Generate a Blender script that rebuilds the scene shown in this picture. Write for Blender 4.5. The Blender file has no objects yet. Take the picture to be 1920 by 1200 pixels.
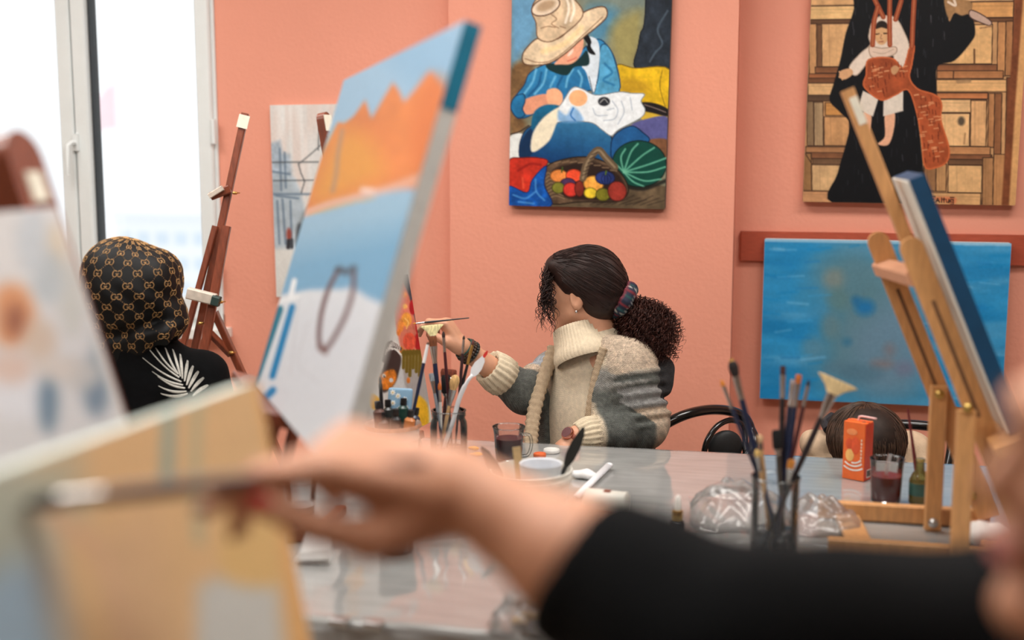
import bpy, math, random
import numpy as np
from mathutils import Vector
from mathutils.bvhtree import BVHTree

SC = bpy.context.scene
COL = SC.collection
random.seed(7)
RNG = np.random.default_rng(11)

# ------------------------------------------------------------------ camera
F = 2300.0                       # focal length for a 1920 px wide frame
YAW, PIT, CZ = math.radians(12.0), math.radians(7.92), 1.55
cam_data = bpy.data.cameras.new('camera')
cam = bpy.data.objects.new('camera', cam_data)
COL.objects.link(cam)
cam.location = (0, 0, CZ)
cam.rotation_euler = (math.pi / 2 - PIT, 0, YAW)
cam_data.sensor_width = 36.0
cam_data.lens = 36.0 * F / 1920.0
cam_data.clip_start = 0.05
cam_data.clip_end = 500
cam_data.dof.use_dof = True
cam_data.dof.focus_distance = 3.5
cam_data.dof.aperture_fstop = 1.5
SC.camera = cam

# ------------------------------------------------------------------ sky, lamps, exposure
SC.view_settings.view_transform = 'Standard'
SC.view_settings.look = 'None'
SC.view_settings.exposure = 0.0
SC.view_settings.gamma = 1.0
SC.view_settings.use_curve_mapping = False
w = bpy.data.worlds.new('overcast')
SC.world = w
w.use_nodes = True
nt = w.node_tree
bg = nt.nodes['Background']
tc = nt.nodes.new('ShaderNodeTexCoord')
sep = nt.nodes.new('ShaderNodeSeparateXYZ')
rmp = nt.nodes.new('ShaderNodeValToRGB')
nt.links.new(tc.outputs['Generated'], sep.inputs[0])
nt.links.new(sep.outputs['Z'], rmp.inputs[0])
rmp.color_ramp.elements[0].position = 0.0
rmp.color_ramp.elements[0].color = (0.93, 0.96, 1.0, 1)
rmp.color_ramp.elements[1].position = 0.5
rmp.color_ramp.elements[1].color = (1.0, 1.0, 1.0, 1)
nt.links.new(rmp.outputs[0], bg.inputs['Color'])
bg.inputs['Strength'].default_value = 1.3

LAMP_W = 18.0
LAMPS = [(-2.6, 3.0), (-0.9, 3.0), (0.8, 3.0), (-2.6, 1.2), (-0.9, 1.2), (0.8, 1.2)]
CEIL = 2.86
for i, (lx, ly) in enumerate(LAMPS):
    ld = bpy.data.lights.new('ceiling_lamp_light', 'AREA')
    ld.shape = 'RECTANGLE'
    ld.size, ld.size_y = 1.16, 0.56
    ld.energy = LAMP_W
    ld.color = (1.0, 0.965, 0.92)
    lo = bpy.data.objects.new('ceiling_lamp_light', ld)
    COL.objects.link(lo)
    lo.location = (lx, ly, CEIL - 0.085)

# ------------------------------------------------------------------ picture geometry
_r = np.array([math.cos(YAW), math.sin(YAW), 0.0])
_f = np.array([-math.sin(YAW) * math.cos(PIT), math.cos(YAW) * math.cos(PIT), -math.sin(PIT)])
_u = np.cross(_r, _f)
_c = np.array([0.0, 0.0, CZ])
FH = np.array([-math.sin(YAW), math.cos(YAW), 0.0])     # horizontal view direction
UP = np.array([0.0, 0.0, 1.0])
RT = _r

def ray(px, py):
    return _f + _r * (px - 960.0) / F + _u * (600.0 - py) / F
def P(px, py, d):
    return _c + d * ray(px, py)
def PY(px, py, y):
    q = ray(px, py)
    return _c + q * (y / q[1])
def PZ(px, py, z):
    q = ray(px, py)
    return _c + q * ((z - CZ) / q[2])
def V(*a):
    return np.array(a, float)
def nrm(a):
    a = np.asarray(a, float)
    return a / (np.linalg.norm(a) + 1e-12)

# ------------------------------------------------------------------ materials
def lin(c):
    c = np.asarray(c, float) / 255.0
    return np.where(c <= 0.04045, c / 12.92, ((c + 0.055) / 1.055) ** 2.4)

def _base(name):
    m = bpy.data.materials.new(name)
    m.use_nodes = True
    return m, m.node_tree, m.node_tree.nodes['Principled BSDF']

def mat(name, rgb, rough=0.6, var=0.10, scale=30.0, bump=0.0, bscale=None, metal=0.0, coat=0.0, spec=0.5,
        stretch=(1, 1, 1), attr=None, sheen=0.0, sss=0.0, detail=4.0, knit=0.0, kscale=260.0, rgb2=None, rough2=None):
    m, t, b = _base(name)
    N, L = t.nodes, t.links
    co = N.new('ShaderNodeTexCoord')
    mp = N.new('ShaderNodeMapping')
    mp.inputs['Scale'].default_value = stretch
    L.new(co.outputs['Object'], mp.inputs[0])
    nz = N.new('ShaderNodeTexNoise')
    nz.inputs['Scale'].default_value = scale
    nz.inputs['Detail'].default_value = detail
    L.new(mp.outputs[0], nz.inputs['Vector'])
    if attr:
        src = N.new('ShaderNodeVertexColor')
        src.layer_name = attr
        hsv = N.new('ShaderNodeMixRGB')
        hsv.blend_type = 'MULTIPLY'
        hsv.inputs['Fac'].default_value = 1.0
        L.new(src.outputs['Color'], hsv.inputs[1])
        mr = N.new('ShaderNodeMapRange')
        mr.inputs['From Min'].default_value = 0.3
        mr.inputs['From Max'].default_value = 0.7
        mr.inputs['To Min'].default_value = 1 - var
        mr.inputs['To Max'].default_value = 1 + var
        L.new(nz.outputs['Fac'], mr.inputs[0])
        cb = N.new('ShaderNodeCombineColor')
        for k in range(3):
            L.new(mr.outputs[0], cb.inputs[k])
        L.new(cb.outputs[0], hsv.inputs[2])
        out = hsv.outputs[0]
    else:
        c = lin(rgb)
        cr = N.new('ShaderNodeValToRGB')
        a = np.clip(c * (1 - var), 0, 1)
        z = np.clip(c * (1 + var), 0, 1)
        if rgb2 is not None:
            a, z = c, lin(rgb2)
        cr.color_ramp.elements[0].position = 0.32
        cr.color_ramp.elements[0].color = (*a, 1)
        cr.color_ramp.elements[1].position = 0.68
        cr.color_ramp.elements[1].color = (*z, 1)
        L.new(nz.outputs['Fac'], cr.inputs[0])
        out = cr.outputs[0]
    h = nz.outputs['Fac']
    if knit > 0:
        # a knitted / woven relief: two crossed fine waves
        wv = N.new('ShaderNodeTexWave')
        wv.inputs['Scale'].default_value = kscale / 6.28
        wv.inputs['Distortion'].default_value = 1.5
        wv.inputs['Detail'].default_value = 1.0
        wv.bands_direction = 'Z'
        L.new(co.outputs['Object'], wv.inputs['Vector'])
        wx = N.new('ShaderNodeTexWave')
        wx.inputs['Scale'].default_value = kscale / 6.28
        wx.inputs['Distortion'].default_value = 2.0
        wx.bands_direction = 'DIAGONAL'
        L.new(co.outputs['Object'], wx.inputs['Vector'])
        ad = N.new('ShaderNodeMath')
        ad.operation = 'MULTIPLY'
        L.new(wv.outputs['Fac'], ad.inputs[0])
        L.new(wx.outputs['Fac'], ad.inputs[1])
        h = ad.outputs[0]
        mk = N.new('ShaderNodeMixRGB')
        mk.blend_type = 'MULTIPLY'
        mk.inputs['Fac'].default_value = knit
        L.new(out, mk.inputs[1])
        rr = N.new('ShaderNodeValToRGB')
        rr.color_ramp.elements[0].color = (0.35, 0.35, 0.35, 1)
        rr.color_ramp.elements[1].color = (1.15, 1.15, 1.15, 1)
        rr.color_ramp.elements[1].position = 0.6
        L.new(h, rr.inputs[0])
        L.new(rr.outputs[0], mk.inputs[2])
        out = mk.outputs[0]
    L.new(out, b.inputs['Base Color'])
    if bump > 0:
        bn = N.new('ShaderNodeBump')
        bn.inputs['Strength'].default_value = bump
        bn.inputs['Distance'].default_value = 0.004
        if bscale and not knit:
            n2 = N.new('ShaderNodeTexNoise')
            n2.inputs['Scale'].default_value = bscale
            n2.inputs['Detail'].default_value = 5
            L.new(mp.outputs[0], n2.inputs['Vector'])
            L.new(n2.outputs['Fac'], bn.inputs['Height'])
        else:
            L.new(h, bn.inputs['Height'])
        L.new(bn.outputs[0], b.inputs['Normal'])
    b.inputs['Roughness'].default_value = rough
    b.inputs['Metallic'].default_value = metal
    b.inputs['Coat Weight'].default_value = coat
    b.inputs['Coat Roughness'].default_value = 0.08
    b.inputs['Specular IOR Level'].default_value = spec
    b.inputs['Sheen Weight'].default_value = sheen
    if sss > 0:
        b.inputs['Subsurface Weight'].default_value = sss
        b.inputs['Subsurface Radius'].default_value = (0.012, 0.005, 0.003)
    return m

def glass(name, tint=(1, 1, 1), refl=1.0, rough=0.02, density=0.0, colour=(255, 255, 255)):
    """thin clear sheet: mostly transparent, with a Fresnel reflection; density adds a milky film"""
    m, t, b = _base(name)
    N, L = t.nodes, t.links
    N.remove(b)
    o = N['Material Output']
    tr = N.new('ShaderNodeBsdfTransparent')
    tr.inputs[0].default_value = (*tint, 1)
    gl = N.new('ShaderNodeBsdfGlossy')
    gl.inputs['Roughness'].default_value = rough
    fr = N.new('ShaderNodeFresnel')
    fr.inputs['IOR'].default_value = 1.48
    ml = N.new('ShaderNodeMath')
    ml.operation = 'MULTIPLY'
    ml.inputs[1].default_value = refl
    L.new(fr.outputs[0], ml.inputs[0])
    mx = N.new('ShaderNodeMixShader')
    L.new(ml.outputs[0], mx.inputs[0])
    nzc = N.new('ShaderNodeTexNoise')
    nzc.inputs['Scale'].default_value = 25
    bn = N.new('ShaderNodeBump')
    bn.inputs['Strength'].default_value = 0.04
    L.new(nzc.outputs['Fac'], bn.inputs['Height'])
    L.new(bn.outputs[0], gl.inputs['Normal'])
    first = tr.outputs[0]
    if density > 0:
        df = N.new('ShaderNodeBsdfDiffuse')
        df.inputs[0].default_value = (*lin(colour), 1)
        m2 = N.new('ShaderNodeMixShader')
        m2.inputs[0].default_value = density
        L.new(first, m2.inputs[1])
        L.new(df.outputs[0], m2.inputs[2])
        first = m2.outputs[0]
    L.new(first, mx.inputs[1])
    L.new(gl.outputs[0], mx.inputs[2])
    L.new(mx.outputs[0], o.inputs[0])
    return m

# ------------------------------------------------------------------ geometry helpers: all return (verts Nx3, faces)
def join(*gs):
    vs, fs, n = [], [], 0
    for v, f in gs:
        v = np.asarray(v, float)
        vs.append(v)
        fs += [tuple(int(i) + n for i in q) for q in f]
        n += len(v)
    return np.vstack(vs), fs

def prism(sec, p0, p1, e1, e2, s0=1.0, s1=1.0):
    n = len(sec)
    a = [p0 + e1 * x * s0 + e2 * y * s0 for x, y in sec]
    b = [p1 + e1 * x * s1 + e2 * y * s1 for x, y in sec]
    f = [(i, (i + 1) % n, n + (i + 1) % n, n + i) for i in range(n)]
    f += [tuple(range(n))[::-1], tuple(range(n, 2 * n))]
    return np.array(a + b), f

def bar(p0, p1, w, t, ref=(0, 0, 1), ch=0.12):
    """a chamfered wooden bar from p0 to p1; w across (perpendicular to ref), t along ref"""
    p0, p1 = np.asarray(p0, float), np.asarray(p1, float)
    ax = nrm(p1 - p0)
    e1 = np.cross(ax, np.asarray(ref, float))
    if np.linalg.norm(e1) < 1e-5:
        e1 = np.cross(ax, V(1, 0, 0))
    e1 = nrm(e1)
    e2 = np.cross(e1, ax)
    a, b, c = w / 2, t / 2, min(w, t) * ch
    sec = [(-a + c, -b), (a - c, -b), (a, -b + c), (a, b - c), (a - c, b), (-a + c, b), (-a, b - c), (-a, -b + c)]
    return prism(sec, p0, p1, e1, e2)

def block(lo, hi, ch=0.0):
    lo, hi = np.asarray(lo, float), np.asarray(hi, float)
    c = (lo + hi) / 2
    d = hi - lo
    p0, p1 = c.copy(), c.copy()
    p0[2], p1[2] = lo[2], hi[2]
    if ch <= 0:
        x0, y0, z0 = lo
        x1, y1, z1 = hi
        v = [(x0, y0, z0), (x1, y0, z0), (x1, y1, z0), (x0, y1, z0), (x0, y0, z1), (x1, y0, z1), (x1, y1, z1), (x0, y1, z1)]
        return np.array(v), [(0, 3, 2, 1), (4, 5, 6, 7), (0, 1, 5, 4), (1, 2, 6, 5), (2, 3, 7, 6), (3, 0, 4, 7)]
    a, b, k = d[0] / 2, d[1] / 2, ch
    sec = [(-a + k, -b), (a - k, -b), (a, -b + k), (a, b - k), (a - k, b), (-a + k, b), (-a, b - k), (-a, -b + k)]
    return prism(sec, p0, p1, V(1, 0, 0), V(0, 1, 0))

def frames(pts):
    pts = np.asarray(pts, float)
    t = np.gradient(pts, axis=0)
    t /= np.linalg.norm(t, axis=1)[:, None] + 1e-12
    n0 = np.cross(t[0], V(0.3, 0.2, 0.93))
    if np.linalg.norm(n0) < 1e-3:
        n0 = np.cross(t[0], V(1, 0, 0))
    n = [nrm(n0)]
    for i in range(1, len(pts)):
        k = n[-1] - t[i] * np.dot(n[-1], t[i])
        n.append(nrm(k))
    n = np.array(n)
    return t, n, np.cross(t, n)

def tube(pts, rad, n=8, cap=True, flat=(1, 1), closed=False, fr=None):
    pts = np.asarray(pts, float)
    m = len(pts)
    rad = np.broadcast_to(np.asarray(rad, float), (m,))
    t, e1, e2 = frames(pts) if fr is None else fr
    an = np.arange(n) * 2 * math.pi / n
    v = pts[:, None, :] + rad[:, None, None] * (np.cos(an)[None, :, None] * e1[:, None, :] * flat[0] + np.sin(an)[None, :, None] * e2[:, None, :] * flat[1])
    v = v.reshape(-1, 3)
    f = []
    for i in range(m - 1 if not closed else m):
        j = (i + 1) % m
        for k in range(n):
            l = (k + 1) % n
            f.append((i * n + k, i * n + l, j * n + l, j * n + k))
    if cap and not closed:
        f.append(tuple(range(n))[::-1])
        f.append(tuple((m - 1) * n + k for k in range(n)))
    return v, f

def lathe(prof, p0, ax=(0, 0, 1), n=24, flat=1.0, ref=(1, 0, 0), cap0=True, cap1=True):
    """revolve [(radius, height)...] about ax from p0"""
    p0 = np.asarray(p0, float)
    ax = nrm(ax)
    e1 = np.asarray(ref, float) - ax * np.dot(ref, ax)
    if np.linalg.norm(e1) < 1e-4:
        e1 = np.cross(ax, V(0.1, 1, 0.2))
    e1 = nrm(e1)
    e2 = np.cross(ax, e1)
    an = np.arange(n) * 2 * math.pi / n
    v, f = [], []
    for q in prof:
        r, h = q[0], q[1]
        fl = q[2] if len(q) > 2 else flat
        for a in an:
            v.append(p0 + ax * h + e1 * r * math.cos(a) + e2 * r * fl * math.sin(a))
    m = len(prof)
    for i in range(m - 1):
        for k in range(n):
            l = (k + 1) % n
            f.append((i * n + k, i * n + l, (i + 1) * n + l, (i + 1) * n + k))
    if cap0:
        f.append(tuple(range(n))[::-1])
    if cap1:
        f.append(tuple((m - 1) * n + k for k in range(n)))
    return np.array(v), f

def blob(c, r, R=None, nu=16, nv=10):
    c = np.asarray(c, float)
    r = np.broadcast_to(np.asarray(r, float), (3,))
    v = [V(0, 0, 1)]
    for i in range(1, nv):
        ph = math.pi * i / nv
        for k in range(nu):
            a = 2 * math.pi * k / nu
            v.append(V(math.sin(ph) * math.cos(a), math.sin(ph) * math.sin(a), math.cos(ph)))
    v.append(V(0, 0, -1))
    v = np.array(v) * r
    if R is not None:
        v = v @ np.asarray(R)            # rows of R are the local axes
    f = [(0, 1 + k, 1 + (k + 1) % nu) for k in range(nu)]
    for i in range(nv - 2):
        for k in range(nu):
            a, b = 1 + i * nu + k, 1 + i * nu + (k + 1) % nu
            f.append((a, a + nu, b + nu, b))
    e = len(v) - 1
    s = 1 + (nv - 2) * nu
    f += [(s + k, e, s + (k + 1) % nu) for k in range(nu)]
    return v + c, f

def spline(pts, n=8, closed=False):
    pts = np.asarray(pts, float)
    if closed:
        q = np.vstack([pts[-1], pts, pts[0], pts[1]])
    else:
        q = np.vstack([2 * pts[0] - pts[1], pts, 2 * pts[-1] - pts[-2]])
    out = []
    t = np.arange(n)[:, None] / n
    for i in range(1, len(q) - 2):
        a, b, c, d = q[i - 1], q[i], q[i + 1], q[i + 2]
        out.append(0.5 * (2 * b + (c - a) * t + (2 * a - 5 * b + 4 * c - d) * t ** 2 + (3 * b - a - 3 * c + d) * t ** 3))
    r = np.vstack(out)
    return r if closed else np.vstack([r, pts[-1]])

# ------------------------------------------------------------------ objects
def _mesh(name, v, f, m, smooth, col, off):
    me = bpy.data.meshes.new(name)
    v = np.asarray(v, float) - off
    if isinstance(f, np.ndarray):
        nf = len(f)
        k = f.shape[1]
        me.vertices.add(len(v))
        me.vertices.foreach_set('co', v.astype(np.float32).ravel())
        me.loops.add(nf * k)
        me.loops.foreach_set('vertex_index', f.astype(np.int32).ravel())
        me.polygons.add(nf)
        me.polygons.foreach_set('loop_start', np.arange(0, nf * k, k, dtype=np.int32))
        me.update(calc_edges=True)
    else:
        me.from_pydata(v.tolist(), [], f)
        me.update()
    me.materials.append(m)
    if smooth:
        me.polygons.foreach_set('use_smooth', np.ones(len(me.polygons), bool))
        if smooth != 'all':
            me.set_sharp_from_angle(angle=math.radians(smooth if smooth is not True else 40))
    if col is not None:
        ca = me.color_attributes.new('Col', 'FLOAT_COLOR', 'POINT')
        c4 = np.ones((len(v), 4), np.float32)
        c4[:, :3] = col
        ca.data.foreach_set('color', c4.ravel())
    return me

def tag(o, label=None, cat=None, group=None, kind=None):
    if label: o['label'] = label
    if cat: o['category'] = cat
    if group: o['group'] = group
    if kind: o['kind'] = kind
    return o

def thing(name, base, label, cat, group=None):
    o = bpy.data.objects.new(name, None)
    o.empty_display_size = 0.05
    COL.objects.link(o)
    o.location = Vector(np.asarray(base, float))
    o['wbase'] = [float(x) for x in base]
    return tag(o, label, cat, group)

def part(name, g, m, parent, smooth=40, col=None, label=None, kind=None):
    v, f = g
    off = np.array(parent['wbase'])
    me = _mesh(name, v, f, m, smooth, col, off)
    o = bpy.data.objects.new(name, me)
    COL.objects.link(o)
    o.parent = parent
    o['wbase'] = [float(x) for x in off]
    return tag(o, label, None, None, kind)

def single(name, g, m, label=None, cat=None, group=None, kind=None, smooth=40, col=None):
    v, f = g
    v = np.asarray(v, float)
    lo, hi = v.min(0), v.max(0)
    base = V((lo[0] + hi[0]) / 2, (lo[1] + hi[1]) / 2, lo[2])
    me = _mesh(name, v, f, m, smooth, col, base)
    o = bpy.data.objects.new(name, me)
    COL.objects.link(o)
    o.location = Vector(base)
    o['wbase'] = [float(x) for x in base]
    return tag(o, label, cat, group, kind)

# ------------------------------------------------------------------ soft solids: smooth unions meshed with surface nets
def cap(a, b, ra, rb=None, k=None, op='+', flat=None):
    return dict(t='c', a=np.asarray(a, float), b=np.asarray(b, float), ra=ra, rb=ra if rb is None else rb, k=k, op=op, flat=flat)
def ell(c, r, R=None, k=None, op='+'):
    return dict(t='e', c=np.asarray(c, float), r=np.broadcast_to(np.asarray(r, float), (3,)), R=None if R is None else np.asarray(R, float), k=k, op=op)
def rbx(c, h, R=None, rd=0.01, k=None, op='+'):
    return dict(t='b', c=np.asarray(c, float), r=np.asarray(h, float), R=None if R is None else np.asarray(R, float), rd=rd, k=k, op=op)

def _bounds(p, pad):
    if p['t'] == 'c':
        r = max(p['ra'], p['rb'])
        return np.minimum(p['a'], p['b']) - r - pad, np.maximum(p['a'], p['b']) + r + pad
    r = p['r'] if p['R'] is None else np.abs(p['R'].T) @ p['r']
    e = p.get('rd', 0)
    return p['c'] - r - pad - e, p['c'] + r + pad + e

def _dist(p, X, Y, Z):
    if p['t'] == 'c':
        a, b = p['a'], p['b']
        d = b - a
        L2 = max(float(d @ d), 1e-12)
        x, y, z = X - a[0], Y - a[1], Z - a[2]
        t = np.clip((x * d[0] + y * d[1] + z * d[2]) / L2, 0, 1)
        x, y, z = x - t * d[0], y - t * d[1], z - t * d[2]
        if p['flat'] is not None:
            n, s = p['flat']
            c = x * n[0] + y * n[1] + z * n[2]
            e = c * (1 / s - 1)
            x, y, z = x + n[0] * e, y + n[1] * e, z + n[2] * e
        return np.sqrt(x * x + y * y + z * z) - (p['ra'] + t * (p['rb'] - p['ra']))
    x, y, z = X - p['c'][0], Y - p['c'][1], Z - p['c'][2]
    if p['R'] is not None:
        R = p['R']
        x, y, z = (x * R[0, 0] + y * R[0, 1] + z * R[0, 2], x * R[1, 0] + y * R[1, 1] + z * R[1, 2], x * R[2, 0] + y * R[2, 1] + z * R[2, 2])
    r = p['r']
    if p['t'] == 'e':
        q = np.sqrt((x / r[0]) ** 2 + (y / r[1]) ** 2 + (z / r[2]) ** 2)
        g = np.sqrt((x / r[0] ** 2) ** 2 + (y / r[1] ** 2) ** 2 + (z / r[2] ** 2) ** 2)
        return np.where(g > 1e-6, q * (q - 1) / np.maximum(g, 1e-6), -r.min())
    qx, qy, qz = np.abs(x) - r[0], np.abs(y) - r[1], np.abs(z) - r[2]
    o = np.sqrt(np.maximum(qx, 0) ** 2 + np.maximum(qy, 0) ** 2 + np.maximum(qz, 0) ** 2)
    return o + np.minimum(np.maximum(qx, np.maximum(qy, qz)), 0) - p['rd']

def solid(prims, res=0.006, k=0.012, disp=None):
    pad = 0.03
    lo = np.min([_bounds(p, pad)[0] for p in prims if p['op'] == '+'], axis=0)
    hi = np.max([_bounds(p, pad)[1] for p in prims if p['op'] == '+'], axis=0)
    n = np.ceil((hi - lo) / res).astype(int) + 2
    ax = [(lo[i] + np.arange(n[i]) * res).astype(np.float32) for i in range(3)]
    D = np.full(n, 9.0, np.float32)
    for p in prims:
        kk = p['k'] if p['k'] is not None else k
        a, b = _bounds(p, max(pad, kk * 1.2))
        i0 = np.clip(np.floor((a - lo) / res).astype(int), 0, n)
        i1 = np.clip(np.ceil((b - lo) / res).astype(int) + 1, 0, n)
        if np.any(i1 <= i0):
            continue
        sl = tuple(slice(i0[i], i1[i]) for i in range(3))
        X, Y, Z = np.meshgrid(ax[0][sl[0]], ax[1][sl[1]], ax[2][sl[2]], indexing='ij', sparse=True)
        d = _dist(p, X, Y, Z).astype(np.float32)
        A = D[sl]
        if p['op'] == '-':
            d = -d
            h = np.maximum(kk - np.abs(A - d), 0) / kk
            D[sl] = np.maximum(A, d) + h * h * kk * 0.25
        else:
            h = np.maximum(kk - np.abs(A - d), 0) / kk
            D[sl] = np.minimum(A, d) - h * h * kk * 0.25
    if disp is not None:
        near = np.abs(D) < 0.03
        I = np.nonzero(near)
        D[I] += disp(ax[0][I[0]], ax[1][I[1]], ax[2][I[2]]).astype(np.float32)
    return nets(D, lo, res)

def nets(D, lo, res):
    S = D < 0
    nx, ny, nz = D.shape
    cs = np.zeros((nx - 1, ny - 1, nz - 1), np.int8)
    for dx in (0, 1):
        for dy in (0, 1):
            for dz in (0, 1):
                cs += S[dx:nx - 1 + dx, dy:ny - 1 + dy, dz:nz - 1 + dz]
    act = (cs > 0) & (cs < 8)
    I = np.argwhere(act)
    idx = np.full(act.shape, -1, np.int64)
    idx[act] = np.arange(len(I))
    acc = np.zeros((len(I), 3))
    cnt = np.zeros(len(I))
    cor = [(0, 0, 0), (1, 0, 0), (0, 1, 0), (1, 1, 0), (0, 0, 1), (1, 0, 1), (0, 1, 1), (1, 1, 1)]
    for a in range(8):
        for b in range(a + 1, 8):
            ca, cb = np.array(cor[a]), np.array(cor[b])
            if np.abs(ca - cb).sum() != 1:
                continue
            da = D[tuple((I + ca).T)]
            db = D[tuple((I + cb).T)]
            m = (da < 0) != (db < 0)
            t = np.where(m, da / np.where(m, da - db, 1), 0)
            acc += np.where(m[:, None], ca + t[:, None] * (cb - ca), 0)
            cnt += m
    v = (I + acc / np.maximum(cnt, 1)[:, None]) * res + lo
    fs = []
    for axis in range(3):
        a1, a2 = [(1, 2), (2, 0), (0, 1)][axis]
        s0 = [slice(None)] * 3
        s1 = [slice(None)] * 3
        s0[axis] = slice(0, -1)
        s1[axis] = slice(1, None)
        A, B = S[tuple(s0)], S[tuple(s1)]
        for flip in (0, 1):
            E = np.argwhere((A & ~B) if not flip else (~A & B))
            ok = (E[:, a1] > 0) & (E[:, a2] > 0) & (E[:, a1] < D.shape[a1] - 1) & (E[:, a2] < D.shape[a2] - 1)
            E = E[ok]
            if not len(E):
                continue
            o1 = np.zeros(3, int); o1[a1] = 1
            o2 = np.zeros(3, int); o2[a2] = 1
            q = np.stack([idx[tuple((E - o1 - o2).T)], idx[tuple((E - o2).T)], idx[tuple(E.T)], idx[tuple((E - o1).T)]], 1)
            if flip:
                q = q[:, ::-1]
            fs.append(q)
    f = np.vstack(fs)
    return v, f[(f >= 0).all(1)]

def segdist(v, a, b):
    a, b = np.asarray(a, float), np.asarray(b, float)
    d = b - a
    t = np.clip(((v - a) @ d) / (d @ d), 0, 1)
    return np.linalg.norm(v - a - t[:, None] * d, axis=1), t

# ------------------------------------------------------------------ value noise
def vnoise(x, y, s, seed=0):
    rg = np.random.default_rng(seed)
    T = rg.random((64, 64))
    x, y = np.asarray(x, float) / s, np.asarray(y, float) / s
    i, j = np.floor(x).astype(int), np.floor(y).astype(int)
    fx, fy = x - i, y - j
    fx, fy = fx * fx * (3 - 2 * fx), fy * fy * (3 - 2 * fy)
    g = lambda a, b: T[a % 64, b % 64]
    return (g(i, j) * (1 - fx) + g(i + 1, j) * fx) * (1 - fy) + (g(i, j + 1) * (1 - fx) + g(i + 1, j + 1) * fx) * fy

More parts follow.
